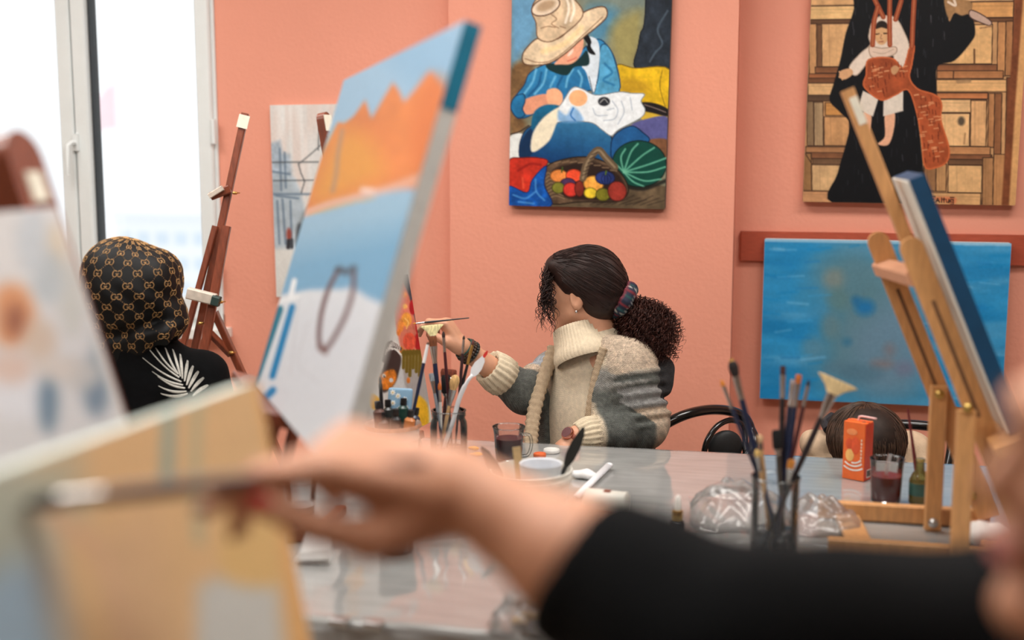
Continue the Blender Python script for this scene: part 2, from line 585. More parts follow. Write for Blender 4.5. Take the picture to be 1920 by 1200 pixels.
# ------------------------------------------------------------------ painted pictures: colours laid on the points of a canvas face
class Paint:
    def __init__(s, nx, ny, quad, bgc):
        s.nx, s.ny = nx, ny
        q = [np.asarray(c, float) for c in quad]           # TL TR BR BL in sketch units
        u = np.linspace(0, 1, nx)[None, :, None]
        v = np.linspace(0, 1, ny)[:, None, None]
        xy = q[0] * (1 - u) * (1 - v) + q[1] * u * (1 - v) + q[2] * u * v + q[3] * (1 - u) * v
        s.X, s.Y = xy[..., 0], xy[..., 1]
        s.img = np.empty((ny, nx, 3))
        s.img[:] = bgc
    def _put(s, mask, col, a, win):
        c = np.asarray(col, float)
        m = (mask * a)[..., None]
        s.img[win] = s.img[win] * (1 - m) + c * m
    def _win(s, lo, hi):
        m = (s.X >= lo[0]) & (s.X <= hi[0]) & (s.Y >= lo[1]) & (s.Y <= hi[1])
        if not m.any():
            return None
        r = np.nonzero(m.any(1))[0]
        c = np.nonzero(m.any(0))[0]
        return slice(r[0], r[-1] + 1), slice(c[0], c[-1] + 1)
    def fill(s, pts, col, soft=3.0, smooth=True, a=1.0, edge=None, ew=3.0, var=0, vs=40, seed=1, col2=None, dirv=None):
        """closed area; col2 with dirv shades the paint along a direction; edge adds a drawn outline"""
        p = spline(pts, 5, True) if smooth else np.asarray(pts, float)
        win = s._win(p.min(0) - soft * 2 - 4, p.max(0) + soft * 2 + 4)
        if win is None:
            return s
        X, Y = s.X[win], s.Y[win]
        d2 = np.full(X.shape, 1e12)
        ins = np.zeros(X.shape, bool)
        for i in range(len(p)):
            x0, y0 = p[i - 1]
            x1, y1 = p[i]
            dx, dy = x1 - x0, y1 - y0
            t = np.clip(((X - x0) * dx + (Y - y0) * dy) / (dx * dx + dy * dy + 1e-9), 0, 1)
            d2 = np.minimum(d2, (X - x0 - t * dx) ** 2 + (Y - y0 - t * dy) ** 2)
            if y0 != y1:
                cr = ((y0 > Y) != (y1 > Y)) & (X < dx * (Y - y0) / dy + x0)
                ins ^= cr
        d = np.sqrt(d2) * np.where(ins, 1, -1)
        m = np.clip(d / (2 * soft) + 0.5, 0, 1)
        c = np.broadcast_to(np.asarray(col, float), X.shape + (3,)).copy()
        if col2 is not None:
            g = nrm(dirv)
            q = X * g[0] + Y * g[1]
            pr = p @ g
            t = np.clip((q - pr.min()) / (np.ptp(pr) + 1e-9), 0, 1)[..., None]
            c = c * (1 - t) + np.asarray(col2, float) * t
        if var:
            c = c * (1 + var * 2 * (vnoise(X, Y * 0.6, vs, seed) * 0.65 + vnoise(X, Y, vs / 3, seed + 5) * 0.35 - 0.5))[..., None]
        s._put(m, c, a, win)
        if edge is not None:
            e = np.clip(1 - (np.abs(d) - ew / 2) / soft, 0, 1)
            s._put(e, edge, a, win)
        return s
    def line(s, pts, w, col, soft=2.0, a=1.0, smooth=True, taper=False):
        p = spline(pts, 5) if smooth and len(pts) > 2 else np.asarray(pts, float)
        win = s._win(p.min(0) - w - soft * 2, p.max(0) + w + soft * 2)
        if win is None:
            return s
        X, Y = s.X[win], s.Y[win]
        m = np.zeros(X.shape)
        n = len(p) - 1
        for i in range(n):
            x0, y0 = p[i]
            x1, y1 = p[i + 1]
            dx, dy = x1 - x0, y1 - y0
            t = np.clip(((X - x0) * dx + (Y - y0) * dy) / (dx * dx + dy * dy + 1e-9), 0, 1)
            d = np.sqrt((X - x0 - t * dx) ** 2 + (Y - y0 - t * dy) ** 2)
            ww = w * (1 - 0.8 * (i + 0.5) / n) if taper else w
            m = np.maximum(m, np.clip((ww / 2 - d) / soft + 0.5, 0, 1))
        s._put(m, col, a, win)
        return s
    def contrast(s, k, pivot=120):
        s.img = np.clip((s.img - pivot) * k + pivot, 4, 250)
        return s
    def oval(s, cx, cy, rx, ry, col, rot=0, **k):
        an = np.linspace(0, 2 * math.pi, 15)[:-1]
        c, sn = math.cos(rot), math.sin(rot)
        x, y = rx * np.cos(an), ry * np.sin(an)
        return s.fill(np.stack([cx + x * c - y * sn, cy + x * sn + y * c], 1), col, **k)
    def grain(s, amt, sc, seed=3, sx=1.0, sy=1.0):
        n = vnoise(s.X * sx, s.Y * sy, sc, seed) * 0.6 + vnoise(s.X * sx, s.Y * sy, sc / 3, seed + 1) * 0.4
        s.img *= (1 + 2 * amt * (n - 0.5))[..., None]
        return s
    def wash(s, col, sc, amt, seed, sx=1.0, sy=1.0, lo=0.45):
        n = vnoise(s.X * sx, s.Y * sy, sc, seed) * 0.65 + vnoise(s.X * sx, s.Y * sy, sc / 2.7, seed + 1) * 0.35
        m = np.clip((n - lo) * 4, 0, 1) * amt
        s.img = s.img * (1 - m[..., None]) + np.asarray(col, float) * m[..., None]
        return s

def canvas(name, base_label, cat, c, e1, e2, w, h, th, paint, side_rgb, group=None, side_mat=None, rough=0.55, side_col=None):
    """a stretched canvas: box body with rounded corners + painted front face. e1 right, e2 up, front looks along e1 x e2"""
    e1, e2 = nrm(e1), nrm(e2)
    nn = np.cross(e1, e2)
    base = c - e2 * h / 2 - nn * th / 2
    o = thing(name, base, base_label, cat, group)
    k = 0.004
    a, b = w / 2, h / 2
    sec = [(-a + k, -b), (a - k, -b), (a, -b + k), (a, b - k), (a - k, b), (-a + k, b), (-a, b - k), (-a, -b + k)]
    g = prism(sec, c - nn * th, c - nn * 0.0005, e1, e2)
    part('canvas_wrap', g, side_mat or mat(name + '_wrap', side_rgb, 0.75, 0.06, 60), o, smooth=0)
    ny, nx = paint.ny, paint.nx
    u = (np.linspace(0, 1, nx)[None, :, None] - 0.5) * (w - 0.001)
    v = (0.5 - np.linspace(0, 1, ny)[:, None, None]) * (h - 0.001)
    vv = (c + e1 * u + e2 * v + nn * 0.0003).reshape(-1, 3)
    ii = np.arange((ny - 1) * nx).reshape(ny - 1, nx)[:, :-1].ravel()
    f = np.stack([ii, ii + nx, ii + nx + 1, ii + 1], 1)
    m = mat(name + '_paint', (255, 255, 255), rough, 0.05, 90, bump=0.12, bscale=420, attr='Col', spec=0.2)
    part('painted_front', (vv, f), m, o, smooth=0, col=lin(np.clip(paint.img, 0, 255).reshape(-1, 3)))
    return o

def rect(px4, y):
    """rectangle on the plane y (photo corners TL TR BR BL): centre, e1, e2, w, h"""
    q = [PY(a, b, y) for a, b in px4]
    c = sum(q) / 4
    e1 = nrm((q[1] - q[0]) + (q[2] - q[3]))
    e2 = (q[0] - q[3]) + (q[1] - q[2])
    e2 = nrm(e2 - e1 * (e2 @ e1))
    w_ = abs(((q[1] - q[0]) + (q[2] - q[3])) @ e1) / 2
    h_ = abs(((q[0] - q[3]) + (q[1] - q[2])) @ e2) / 2
    return c, e1, e2, w_, h_
# ================================================================== the room
YL, YC, YR = 4.33, 4.25, 4.42            # wall planes: window part, pillar, recess on the right
XL, XR, YB = -4.2, 3.4, -2.6
m_wall = mat('salmon_plaster', (229, 154, 130), 0.75, 0.035, 1.6, bump=0.35, bscale=70)
m_white_wall = mat('cream_plaster', (176, 150, 134), 0.8, 0.03, 3, bump=0.2, bscale=60)
m_ceil = mat('white_ceiling', (235, 233, 228), 0.9, 0.02, 4)
m_floor = mat('beige_floor', (172, 160, 146), 0.4, 0.08, 6, bump=0.05)
m_pvc = mat('white_pvc', (228, 234, 234), 0.35, 0.015, 20)
m_gasket = mat('black_gasket', (40, 46, 50), 0.6, 0.05, 40)
m_sill = mat('white_sill', (236, 236, 232), 0.4, 0.02, 20)
m_rail = mat('red_brown_rail', (166, 74, 50), 0.42, 0.14, 18, stretch=(1.5, 20, 20))

def struct(name, g, m, smooth=0):
    return single(name, g, m, kind='structure', smooth=smooth)

struct('floor', block((XL, YB, -0.1), (XR, YR, 0)), m_floor)
struct('ceiling', block((XL, YB, CEIL), (XR, YR, CEIL + 0.1)), m_ceil)
wx1 = PY(411, 300, YL)[0]
wx0 = wx1 - 2.5
wz0, wz1 = PY(385, 612, YL)[2], 2.55
cx0, cx1 = PY(843, 300, YC)[0], PY(1376, 400, YC)[0]
TB = 0.22
wall = join(block((XL - 0.2, YL, 0), (wx0, YL + TB, CEIL)), block((wx1, YL, 0), (cx0 + 0.05, YL + TB, CEIL)),
            block((wx0, YL, 0), (wx1, YL + TB, wz0)), block((wx0, YL, wz1), (wx1, YL + TB, CEIL)))
struct('wall_back', wall, m_wall)
struct('wall_pillar', block((cx0, YC, 0), (cx1, YR + TB, CEIL)), m_wall)
struct('wall_back_right', block((cx1, YR, 0), (XR + 0.2, YR + TB, CEIL)), m_wall)
struct('wall_left', block((XL - 0.2, YB, 0), (XL, YL, CEIL)), m_white_wall)
struct('wall_right', block((XR, YB, 0), (XR + 0.2, YR, CEIL)), m_white_wall)
struct('wall_front', block((XL - 0.2, YB - 0.2, 0), (XR + 0.2, YB, CEIL)), m_white_wall)
rz1, rz0 = PY(1388, 433, YR)[2], PY(1388, 487, YR)[2]
struct('trim_1', join(block((cx1 + 0.02, YR - 0.022, rz0), (2.6, YR, rz1), 0.003)), m_rail)

# ---- window
win = thing('window_1', ((wx0 + wx1) / 2, YL, wz0), 'white plastic framed window beside the salmon wall', 'window')
win['kind'] = 'structure'
FY0, FY1 = YL - 0.012, YL + 0.06
fr = 0.055
mxa, mxb = PY(119, 100, YL)[0], PY(170, 100, YL)[0]            # middle post
part('window_frame', join(block((wx0, FY0, wz0), (wx0 + fr, FY1, wz1), 0.004), block((wx1 - 0.034, FY0, wz0), (wx1, FY1, wz1), 0.004),
                          block((wx0, FY0 + .001, wz0), (wx1, FY1, wz0 + 0.05)), block((wx0, FY0 + .001, wz1 - 0.05), (wx1, FY1, wz1))), m_pvc, win)
def sash(x0, x1):
    y0, y1 = FY0 - 0.018, FY1 - 0.01
    z0, z1 = wz0 + 0.035, wz1 - 0.035
    s = 0.058
    g = join(block((x0, y0, z0), (x0 + s, y1, z1), 0.006), block((x1 - s, y0, z0), (x1, y1, z1), 0.006),
             block((x0 + s - .004, y0 + .001, z0), (x1 - s + .004, y1, z0 + 0.075)), block((x0 + s - .004, y0 + .001, z1 - 0.075), (x1 - s + .004, y1, z1)))
    o = part('sash', g, m_pvc, win)
    q = 0.007
    part('gasket', block((x0 + s, y0 + 0.03, z0 + 0.075), (x0 + s + q, y1, z1 - 0.075)), m_gasket, o)
    return (x0 + s, x1 - s, z0 + 0.075, z1 - 0.075)
M_PANE = glass('window_glass', (0.985, 0.995, 0.99), 0.6)
for xa, xb in ((wx0 + 0.03, mxa + 0.045), (mxa + 0.05, wx1 - 0.012)):
    a, b, c, d = sash(xa, xb)
    part('pane', block((a, YL + 0.012, c), (b, YL + 0.018, d)), M_PANE, win)
hp = PY(142, 268, FY0 - 0.02)
hd = part('window_handle', join(block((hp[0] - 0.014, FY0 - 0.028, hp[2] - 0.03), (hp[0] + 0.014, FY0 - 0.016, hp[2] + 0.035), 0.004),
          tube([(hp[0], FY0 - 0.02, hp[2]), (hp[0], FY0 - 0.055, hp[2]), (hp[0] - 0.006, FY0 - 0.066, hp[2] - 0.01), (hp[0] - 0.012, FY0 - 0.066, hp[2] - 0.12)], [0.009, 0.009, 0.010, 0.008], 10)), m_pvc, win)
for zz in (PY(408, 247, YL)[2], PY(412, 510, YL)[2], 2.3):
    part('hinge', tube([(wx1 - 0.004, FY0 - 0.022, zz - 0.045), (wx1 - 0.004, FY0 - 0.022, zz + 0.045)], 0.010, 10), m_pvc, win)
struct('trim_2', block((wx0 - 0.05, YL - 0.09, wz0 - 0.035), (wx1 + 0.03, YL + 0.1, wz0 - 0.0005), 0.006), m_sill)

# ---- what shows through the window, with haze painted into its pale colours
m_pale = mat('haze_pale_concrete', (240, 243, 246), 0.9, 0.02, 0.2)
m_pale2 = mat('haze_blue_glazing', (214, 226, 238), 0.5, 0.03, 0.3)
single('ground_outside', block((-160, 22, -14.5), (60, 190, -14)), mat('haze_pale_ground', (236, 238, 238), 0.9, 0.03, 0.05), kind='structure', smooth=0)
b0 = P(215, 405, 62.0)
b1 = P(420, 405, 58.0)
bld = thing('office_building', ((b0[0] + b1[0]) / 2, b0[1], -14), 'pale far office block seen low through the window', 'building')
part('wall', block((b0[0], b0[1], -14), (b1[0], b0[1] + 14, b0[2])), m_pale, bld, 0)
part('roof_slab', block((b0[0] - 0.4, b0[1] - 0.4, b0[2]), (b1[0] + 0.4, b0[1] + 14.4, b0[2] + 0.25)), m_pale, bld, 0)
nb = 7
for r_ in range(3):
    for c_ in range(nb):
        x = b0[0] + (b1[0] - b0[0]) * (c_ + 0.2) / nb
        z = b0[2] - 0.8 - r_ * 1.25
        part('window', block((x, b0[1] - 0.06, z - 0.6), (x + (b1[0] - b0[0]) / nb * 0.62, b0[1] + 0.02, z)), m_pale2, bld, 0)
fp = P(216, 150, 30.0)
fl = thing('flagpole', (fp[0], fp[1], -14), 'tall thin flagpole with a haze pale pink flag outside the window', 'flagpole')
part('pole', tube([(fp[0], fp[1], -14), (fp[0], fp[1], fp[2] + 0.2)], [0.06, 0.03], 10), mat('haze_pale_metal', (240, 242, 246), 0.5), fl)
fu = np.linspace(0, 1, 10)
fv, ff = [], []
for i, s_ in enumerate(fu):
    for j, t_ in enumerate((0.0, 0.25, 0.5, 0.75, 1.0)):
        fv.append((fp[0] - 0.02 - 0.5 * s_, fp[1] + 0.05 * math.sin(s_ * 9), fp[2] - 0.45 * s_ - t_ * (1.15 - 0.35 * s_)))
for i in range(9):
    for j in range(4):
        ff.append((i * 5 + j, i * 5 + j + 1, i * 5 + j + 6, i * 5 + j + 5))
fv2 = np.array(fv) + V(0, 0.012, 0)
part('flag', join((np.array(fv), ff), (fv2, [q[::-1] for q in ff])), mat('haze_pale_flag', (250, 226, 232), 0.9, 0.03, 2), fl)  # pink cloth whitened in its colour to carry the outdoor haze

# ---- ceiling lamps (the light itself is set at the top)
m_lamp = mat('lamp_housing', (235, 235, 232), 0.5)
m_diff, _t, _b = _base('lamp_diffuser')
_b.inputs['Base Color'].default_value = (0.9, 0.9, 0.88, 1)
_b.inputs['Emission Color'].default_value = (1.0, 0.96, 0.9, 1)
_b.inputs['Emission Strength'].default_value = 4.0
for i, (lx, ly) in enumerate(LAMPS):
    o = thing('ceiling_lamp', (lx, ly, CEIL - 0.08), 'flat white rectangular ceiling lamp with a lit diffuser', 'lamp', 'flat ceiling lamps')
    part('housing', block((lx - 0.6, ly - 0.3, CEIL - 0.07), (lx + 0.6, ly + 0.3, CEIL), 0.01), m_lamp, o)
    part('diffuser', block((lx - 0.58, ly - 0.28, CEIL - 0.08), (lx + 0.58, ly + 0.28, CEIL - 0.07)), m_diff, o, 0)

# ================================================================== table
TZ = 0.75
TX0, TX1, TY0, TY1 = -1.15, 1.7, 1.91, 3.23
m_steel = mat('brushed_steel', (190, 190, 190), 0.3, 0.05, 60, metal=1.0)
m_tab = mat('grey_laminate', (150, 150, 148), 0.5, 0.1, 12, stretch=(2, 18, 18))
tb = thing('long_table', ((TX0 + TX1) / 2, (TY0 + TY1) / 2, 0), 'long studio table with grey top in the middle of the room', 'table')
part('tabletop', block((TX0, TY0, TZ - 0.032), (TX1, TY1, TZ - 0.002), 0.006), m_tab, tb)
for lx in (TX0 + 0.08, TX1 - 0.08):
    for ly in (TY0 + 0.08, TY1 - 0.08):
        part('leg', block((lx - 0.025, ly - 0.025, 0), (lx + 0.025, ly + 0.025, TZ - 0.03), 0.003), m_steel, tb)
part('apron', join(block((TX0 + 0.07, TY0 + 0.07, TZ - 0.09), (TX1 - 0.07, TY0 + 0.09, TZ - 0.032)), block((TX0 + 0.07, TY1 - 0.09, TZ - 0.09), (TX1 - 0.07, TY1 - 0.07, TZ - 0.032))), m_steel, tb)

def fold(s, lo, hi, r=0.014):
    """distance along the cloth -> (position, drop) over an edge at lo / hi"""
    o = np.clip(s, lo, hi)
    z = np.zeros_like(s)
    for sg, e in ((1, s - hi), (-1, lo - s)):
        m = e > 0
        q = r * math.pi / 2
        o = np.where(m, (hi if sg > 0 else lo) + sg * np.where(e < q, r * np.sin(np.clip(e, 0, q) / r), r), o)
        z = np.where(m, np.where(e < q, -r * (1 - np.cos(np.clip(e, 0, q) / r)), -r - (e - q)), z)
    return o, z
ed = np.concatenate([np.linspace(0.09, 0.025, 5), np.linspace(0.021, 0.0015, 9)])
sx = np.concatenate([TX0 - ed, np.linspace(TX0, TX1, 190), TX1 + ed[::-1]])
sy = np.concatenate([TY0 - ed, np.linspace(TY0, TY1, 90), TY1 + ed[::-1]])
SX, SY = np.meshgrid(sx, sy)
ox, zx = fold(SX, TX0 + .004, TX1 - .004)
oy, zy = fold(SY, TY0 + .004, TY1 - .004)
wr = 0.0016 * (vnoise(SX + 0.3 * SY, SY * 1.0, 0.16, 4) - 0.5) + 0.0011 * (vnoise(SX * 2, SY - SX, 0.09, 9) - 0.5)
far = np.clip((SY - 2.9) / 0.3, 0, 1) * np.clip((SX + 0.5) / 0.4, 0, 1)
wr = wr * (1 + 1.6 * far)
ZC = TZ + 0.0022 + np.where((zx + zy) < -0.002, 0, np.minimum(wr, 0.0012)) + np.minimum(zx, zy) + 0.004 * 0
hang = (np.minimum(zx, zy) < -0.016)
oy = oy + np.where(hang & (zy < -0.016), 0.006 * np.sin(SX * 40) * np.sign(SY - 2.5), 0)
cv = np.stack([ox, oy, ZC], -1).reshape(-1, 3)
nxc = len(sx)
ii = np.arange((len(sy) - 1) * nxc).reshape(-1, nxc)[:, :-1].ravel()
cf = np.stack([ii, ii + 1, ii + nxc + 1, ii + nxc], 1)
m_vinyl = mat('glossy_grey_vinyl', (150, 151, 150), 0.09, 0.2, 7, stretch=(1.2, 7, 7), coat=0.7, rgb2=(163, 164, 162), spec=0.6)
single('vinyl_tablecloth', (cv, cf), m_vinyl, 'glossy grey wood patterned vinyl cover spread over the long table', 'tablecloth', smooth='all')
TT = TZ + 0.0035                     # resting height of things on the cloth

# ================================================================== pictures on the wall
def zc(s, ox, oy):
    return lambda q: [(x * s + ox, y * s + oy) for x, y in q]

# ---- woman with a straw hat
qz = [(128, -150), (1028, -150), (975, 1172), (95, 1162)]
p = Paint(232, 340, qz, (130, 128, 108))
p.fill([(120, -160), (330, -160), (290, 120), (250, 240), (180, 310), (110, 390)], (104, 148, 178), 45)
p.fill([(560, -150), (900, -150), (860, 160), (760, 240), (640, 230), (540, 120)], (118, 130, 122), 40)
p.fill([(560, 40), (720, 60), (640, 230), (560, 210)], (86, 132, 156), 35)
p.fill([(690, 150), (860, 60), (820, 360), (720, 350)], (150, 142, 96), 35)
p.fill([(110, 380), (245, 345), (200, 480), (150, 600), (200, 700), (105, 740)], (124, 96, 66), 18, var=.2)
p.grain(0.10, 90, 8)
p.fill([(905, -170), (1040, -170), (1008, 384), (930, 388), (815, 368), (835, 260), (850, 180), (872, 120)], (46, 54, 64), 3, var=.25, edge=(25, 30, 38), ew=3)
p.line([(1000, 60), (945, 160), (970, 240), (930, 290), (900, 340)], 10, (90, 104, 116), 8, .7)
p.fill([(715, 362), (820, 376), (1010, 384), (1003, 600), (850, 575), (720, 525)], (214, 176, 40), 3, var=.16, edge=(120, 95, 30), ew=3)
p.line([(968, 388), (955, 480), (985, 600)], 5, (140, 112, 30))
p.fill([(740, 440), (860, 440), (900, 500), (760, 520)], (165, 128, 40), 22, a=.6)
p.fill([(850, 590), (1003, 596), (998, 655), (860, 668)], (200, 168, 62), 4)
p.fill([(850, 568), (930, 572), (998, 605), (996, 645), (920, 628), (855, 610)], (38, 32, 32), 3)
p.line([(870, 580), (930, 600), (985, 622)], 6, (120, 105, 100))
p.fill([(790, 705), (870, 662), (996, 650), (993, 782), (870, 790)], (94, 94, 142), 4, var=.1)
p.fill([(870, 785), (995, 778), (985, 900), (880, 860)], (122, 86, 62), 4, var=.2)
p.fill([(100, 768), (188, 755), (178, 890), (96, 905)], (216, 219, 216), 4)
p.line([(110, 750), (160, 735), (215, 700)], 8, (60, 50, 45))
# shirt
p.fill([(225, 400), (330, 345), (480, 300), (600, 215), (665, 250), (712, 345), (728, 505), (600, 528), (560, 500), (420, 560), (350, 540), (230, 640), (150, 656), (113, 600), (130, 545), (190, 470)], (58, 134, 180), 3, col2=(40, 104, 150), dirv=(0.4, 1), var=.12, edge=(30, 62, 92), ew=3)
for q_ in ([(260, 380), (240, 450), (190, 520)], [(320, 380), (300, 460), (250, 520)], [(370, 420), (340, 480)], [(470, 380), (440, 430), (430, 480)], [(500, 390), (520, 430), (510, 480)]):
    p.line(q_, 12, (120, 182, 214), 9, .8)
for q_ in ([(290, 400), (270, 470), (215, 530)], [(410, 420), (380, 480), (400, 510)]):
    p.line(q_, 12, (28, 88, 132), 9, .8)
p.fill([(622, 270), (660, 245), (705, 330), (728, 505), (582, 528), (612, 430)], (88, 156, 192), 3, var=.16, edge=(34, 74, 104), ew=3)
p.line([(650, 350), (690, 400), (640, 440), (700, 470)], 12, (44, 112, 156), 8, .8)
p.fill([(548, 205), (606, 215), (622, 290), (610, 410), (584, 518), (545, 400), (520, 360), (555, 300)], (206, 216, 224), 3)
p.line([(560, 420), (585, 515), (608, 440)], 4, (40, 60, 80))
p.fill([(318, 352), (400, 345), (500, 322), (548, 276), (560, 355), (480, 368), (432, 415), (340, 388)], (20, 54, 56), 3)
p.fill([(365, 348), (440, 280), (522, 205), (528, 262), (500, 322), (455, 352), (400, 354)], (222, 162, 134), 3)
p.line([(440, 335), (470, 325), (490, 315)], 6, (205, 110, 95), 4)
p.fill([(440, 300), (470, 265), (470, 285), (450, 305)], (240, 212, 196), 5)
p.fill([(528, 198), (555, 188), (575, 225), (572, 255), (598, 298), (565, 292), (548, 262), (552, 240)], (16, 20, 24), 2.5)
p.fill([(180, 560), (320, 520), (335, 585), (205, 638)], (214, 150, 122), 3)
p.fill([(322, 500), (375, 488), (410, 525), (398, 588), (340, 588), (320, 555)], (230, 172, 136), 4)
p.fill([(112, 600), (132, 540), (185, 520), (195, 560), (180, 605), (192, 640), (150, 656)], (44, 116, 160), 3, var=.15, edge=(25, 60, 90), ew=3)
# legs and cloth
p.fill([(162, 885), (168, 780), (225, 705), (380, 678), (560, 678), (655, 725), (692, 800), (684, 910), (500, 960), (330, 912), (235, 892)], (62, 120, 158), 3, col2=(16, 62, 108), dirv=(-.2, 1), var=.06, edge=(14, 38, 64), ew=3)
p.fill([(165, 880), (170, 790), (232, 715), (232, 860)], (24, 54, 86), 5)
p.fill([(688, 770), (790, 700), (860, 738), (892, 786), (770, 830), (692, 905)], (40, 92, 140), 3, var=.08, edge=(16, 44, 78), ew=3)
p.fill([(228, 705), (248, 620), (320, 580), (405, 596), (300, 650), (250, 722)], (30, 98, 130), 4, var=.1)
p.fill([(232, 850), (238, 745), (300, 655), (390, 590), (462, 488), (520, 490), (600, 526), (730, 508), (800, 516), (868, 520), (850, 560), (872, 610), (845, 655), (725, 720), (682, 756), (630, 722), (560, 680), (380, 682), (330, 785)], (222, 227, 230), 3, edge=(120, 128, 134), ew=2)
p.fill([(233, 850), (240, 745), (310, 648), (388, 600), (372, 690), (325, 790)], (226, 216, 192), 5)
p.fill([(385, 612), (430, 640), (470, 590), (525, 672), (395, 678)], (118, 162, 206), 8, a=.8)
p.line([(470, 600), (455, 640), (480, 670)], 8, (60, 115, 175), 5)
p.oval(498, 543, 52, 46, (232, 176, 130), soft=3)
p.oval(643, 562, 34, 26, (48, 50, 56), soft=3)
p.line([(620, 570), (645, 548), (665, 570)], 5, (150, 150, 150))
for q_ in ([(580, 600), (600, 640), (660, 640)], [(690, 560), (720, 610), (700, 660), (640, 670)], [(740, 560), (755, 620), (720, 690)], [(700, 600), (660, 610)], [(790, 540), (800, 610)]):
    p.line(q_, 6, (176, 186, 196), 5)
# hat
p.fill([(182, 305), (205, 262), (268, 208), (335, 222), (410, 196), (470, 130), (520, 72), (600, 38), (655, 38), (662, 90), (600, 150), (520, 212), (430, 290), (340, 345), (250, 358), (192, 348)], (218, 196, 166), 3, var=.14, edge=(96, 66, 48), ew=4)
p.line([(196, 320), (270, 342), (350, 330), (440, 268), (540, 180), (640, 90)], 5, (120, 84, 62), 4, .8)
p.line([(300, 280), (420, 240), (520, 150)], 30, (232, 204, 150), 16, .6)
p.fill([(238, 60), (255, 0), (330, -70), (420, -60), (490, 0), (530, 62), (505, 115), (420, 185), (340, 226), (272, 204), (262, 120)], (206, 182, 152), 3, var=.16, edge=(110, 80, 60), ew=3)
p.oval(318, 30, 84, 46, (218, 200, 178), -.35, soft=3, edge=(96, 66, 50), ew=4)
p.oval(320, 25, 56, 28, (176, 150, 122), -.35, soft=10)
for q_ in ([(430, -40), (450, 40), (430, 120)], [(470, -10), (480, 50), (460, 110)]):
    p.line(q_, 14, (240, 230, 214), 8, .8)
for q_ in ([(345, 70), (380, 100), (350, 125), (390, 150)], [(290, 150), (330, 140), (370, 146)], [(400, 140), (430, 150)]):
    p.line(q_, 5, (130, 94, 70), 4, .8)
# still life
p.fill([(300, 1060), (560, 1050), (985, 1040), (980, 1180), (300, 1180)], (98, 84, 66), 6, var=.3, vs=60)
for k_ in range(9):
    p.line([(560 + 40 * k_, 1150), (700 + 35 * k_, 1095 + (k_ % 3) * 12)], 5, (56, 46, 38), 4, .7)
p.oval(836, 915, 150, 132, (14, 76, 66), soft=3, edge=(8, 40, 36), ew=3)
for q_ in ([(750, 962), (735, 880), (760, 830)], [(750, 962), (790, 850), (830, 800)], [(750, 962), (850, 870), (920, 822)], [(750, 962), (880, 920), (985, 880)], [(750, 962), (880, 960), (982, 930)], [(750, 962), (860, 1010), (955, 1000)], [(750, 962), (800, 1015), (860, 1042)], [(750, 962), (720, 930), (690, 910)]):
    p.line(q_, 9, (112, 176, 150), 6, .9)
p.line([(760, 1045), (860, 1055), (980, 1010)], 22, (30, 30, 28), 12, .8)
p.fill([(298, 1010), (318, 932), (420, 890), (560, 878), (690, 930), (758, 1005), (772, 1080), (705, 1130), (500, 1136), (330, 1145)], (94, 76, 60), 3, var=.3, edge=(40, 32, 26), ew=4)
p.fill([(345, 990), (380, 935), (560, 905), (680, 945), (745, 1010), (755, 1080), (690, 1125), (520, 1125), (400, 1100)], (52, 38, 32), 8)
for k_ in range(8):
    p.line([(305 + 3 * k_, 985 + 19 * k_), (325 + 6 * k_, 970 + 19 * k_), (352 + 9 * k_, 1000 + 17 * k_)], 6, (146, 124, 98), 4, .8)
for k_ in range(8):
    p.line([(360 + 45 * k_, 915 - 6 * k_ + 1.6 * k_ * k_), (395 + 45 * k_, 905 - 4 * k_ + 1.6 * k_ * k_)], 7, (140, 118, 94), 4, .8)
for x_, y_, a_, b_, c_ in ((385, 988, 50, 36, (226, 142, 76)), (470, 985, 46, 36, (218, 84, 54)), (435, 1032, 44, 32, (78, 56, 88)), (380, 1056, 36, 32, (122, 122, 52)), (450, 1066, 42, 40, (192, 62, 52)), (500, 1060, 26, 46, (120, 50, 40)), (580, 1030, 56, 44, (234, 168, 80)), (645, 996, 54, 38, (46, 60, 112)), (562, 1084, 36, 30, (228, 198, 64)), (632, 1092, 40, 36, (122, 118, 42)), (712, 1072, 52, 56, (144, 58, 48))):
    p.oval(x_, y_, a_, b_, c_, soft=3, edge=tuple(v * .55 for v in c_), ew=2, var=.15, vs=25)
for dx in (-26, -8, 10, 28):
    p.line([(650 + dx * .4, 972), (650 + dx, 1000), (650 + dx * .6, 1028)], 4, (24, 32, 66))
p.line([(405, 940), (400, 965)], 9, (70, 90, 40)); p.line([(652, 958), (648, 975)], 9, (80, 100, 40))
p.line([(520, 1000), (545, 910), (605, 838), (650, 880), (700, 935)], 40, (104, 88, 70), 5)
p.line([(520, 1000), (545, 910), (605, 838), (650, 880), (700, 935)], 12, (150, 132, 106), 6, .8)
for k_ in range(6):
    p.line([(515 + 11 * k_, 985 - 24 * k_), (548 + 11 * k_, 970 - 24 * k_)], 4, (56, 44, 36))
p.fill([(97, 902), (180, 885), (262, 884), (322, 905), (272, 985), (215, 1085), (150, 1078), (94, 1050)], (188, 58, 42), 3, var=.18, edge=(96, 28, 24), ew=3)
p.line([(150, 960), (220, 920), (280, 925)], 14, (140, 36, 30), 8, .8); p.line([(180, 1060), (175, 1000)], 10, (214, 92, 66), 6, .8)
p.fill([(92, 1050), (200, 1086), (232, 1010), (312, 930), (300, 1040), (335, 1165), (90, 1170)], (26, 88, 164), 3, var=.25, vs=30, edge=(12, 40, 84), ew=3)
for q_ in ([(120, 1100), (190, 1120), (250, 1080)], [(250, 1010), (255, 1080), (300, 1130)], [(150, 1140), (240, 1150)]):
    p.line(q_, 10, (96, 156, 212), 7, .7)
p.grain(0.05, 26, 21)
p.contrast(1.14, 138)
hat = rect([(x / 3 + 920, y / 3) for x, y in qz], YC - 0.032)
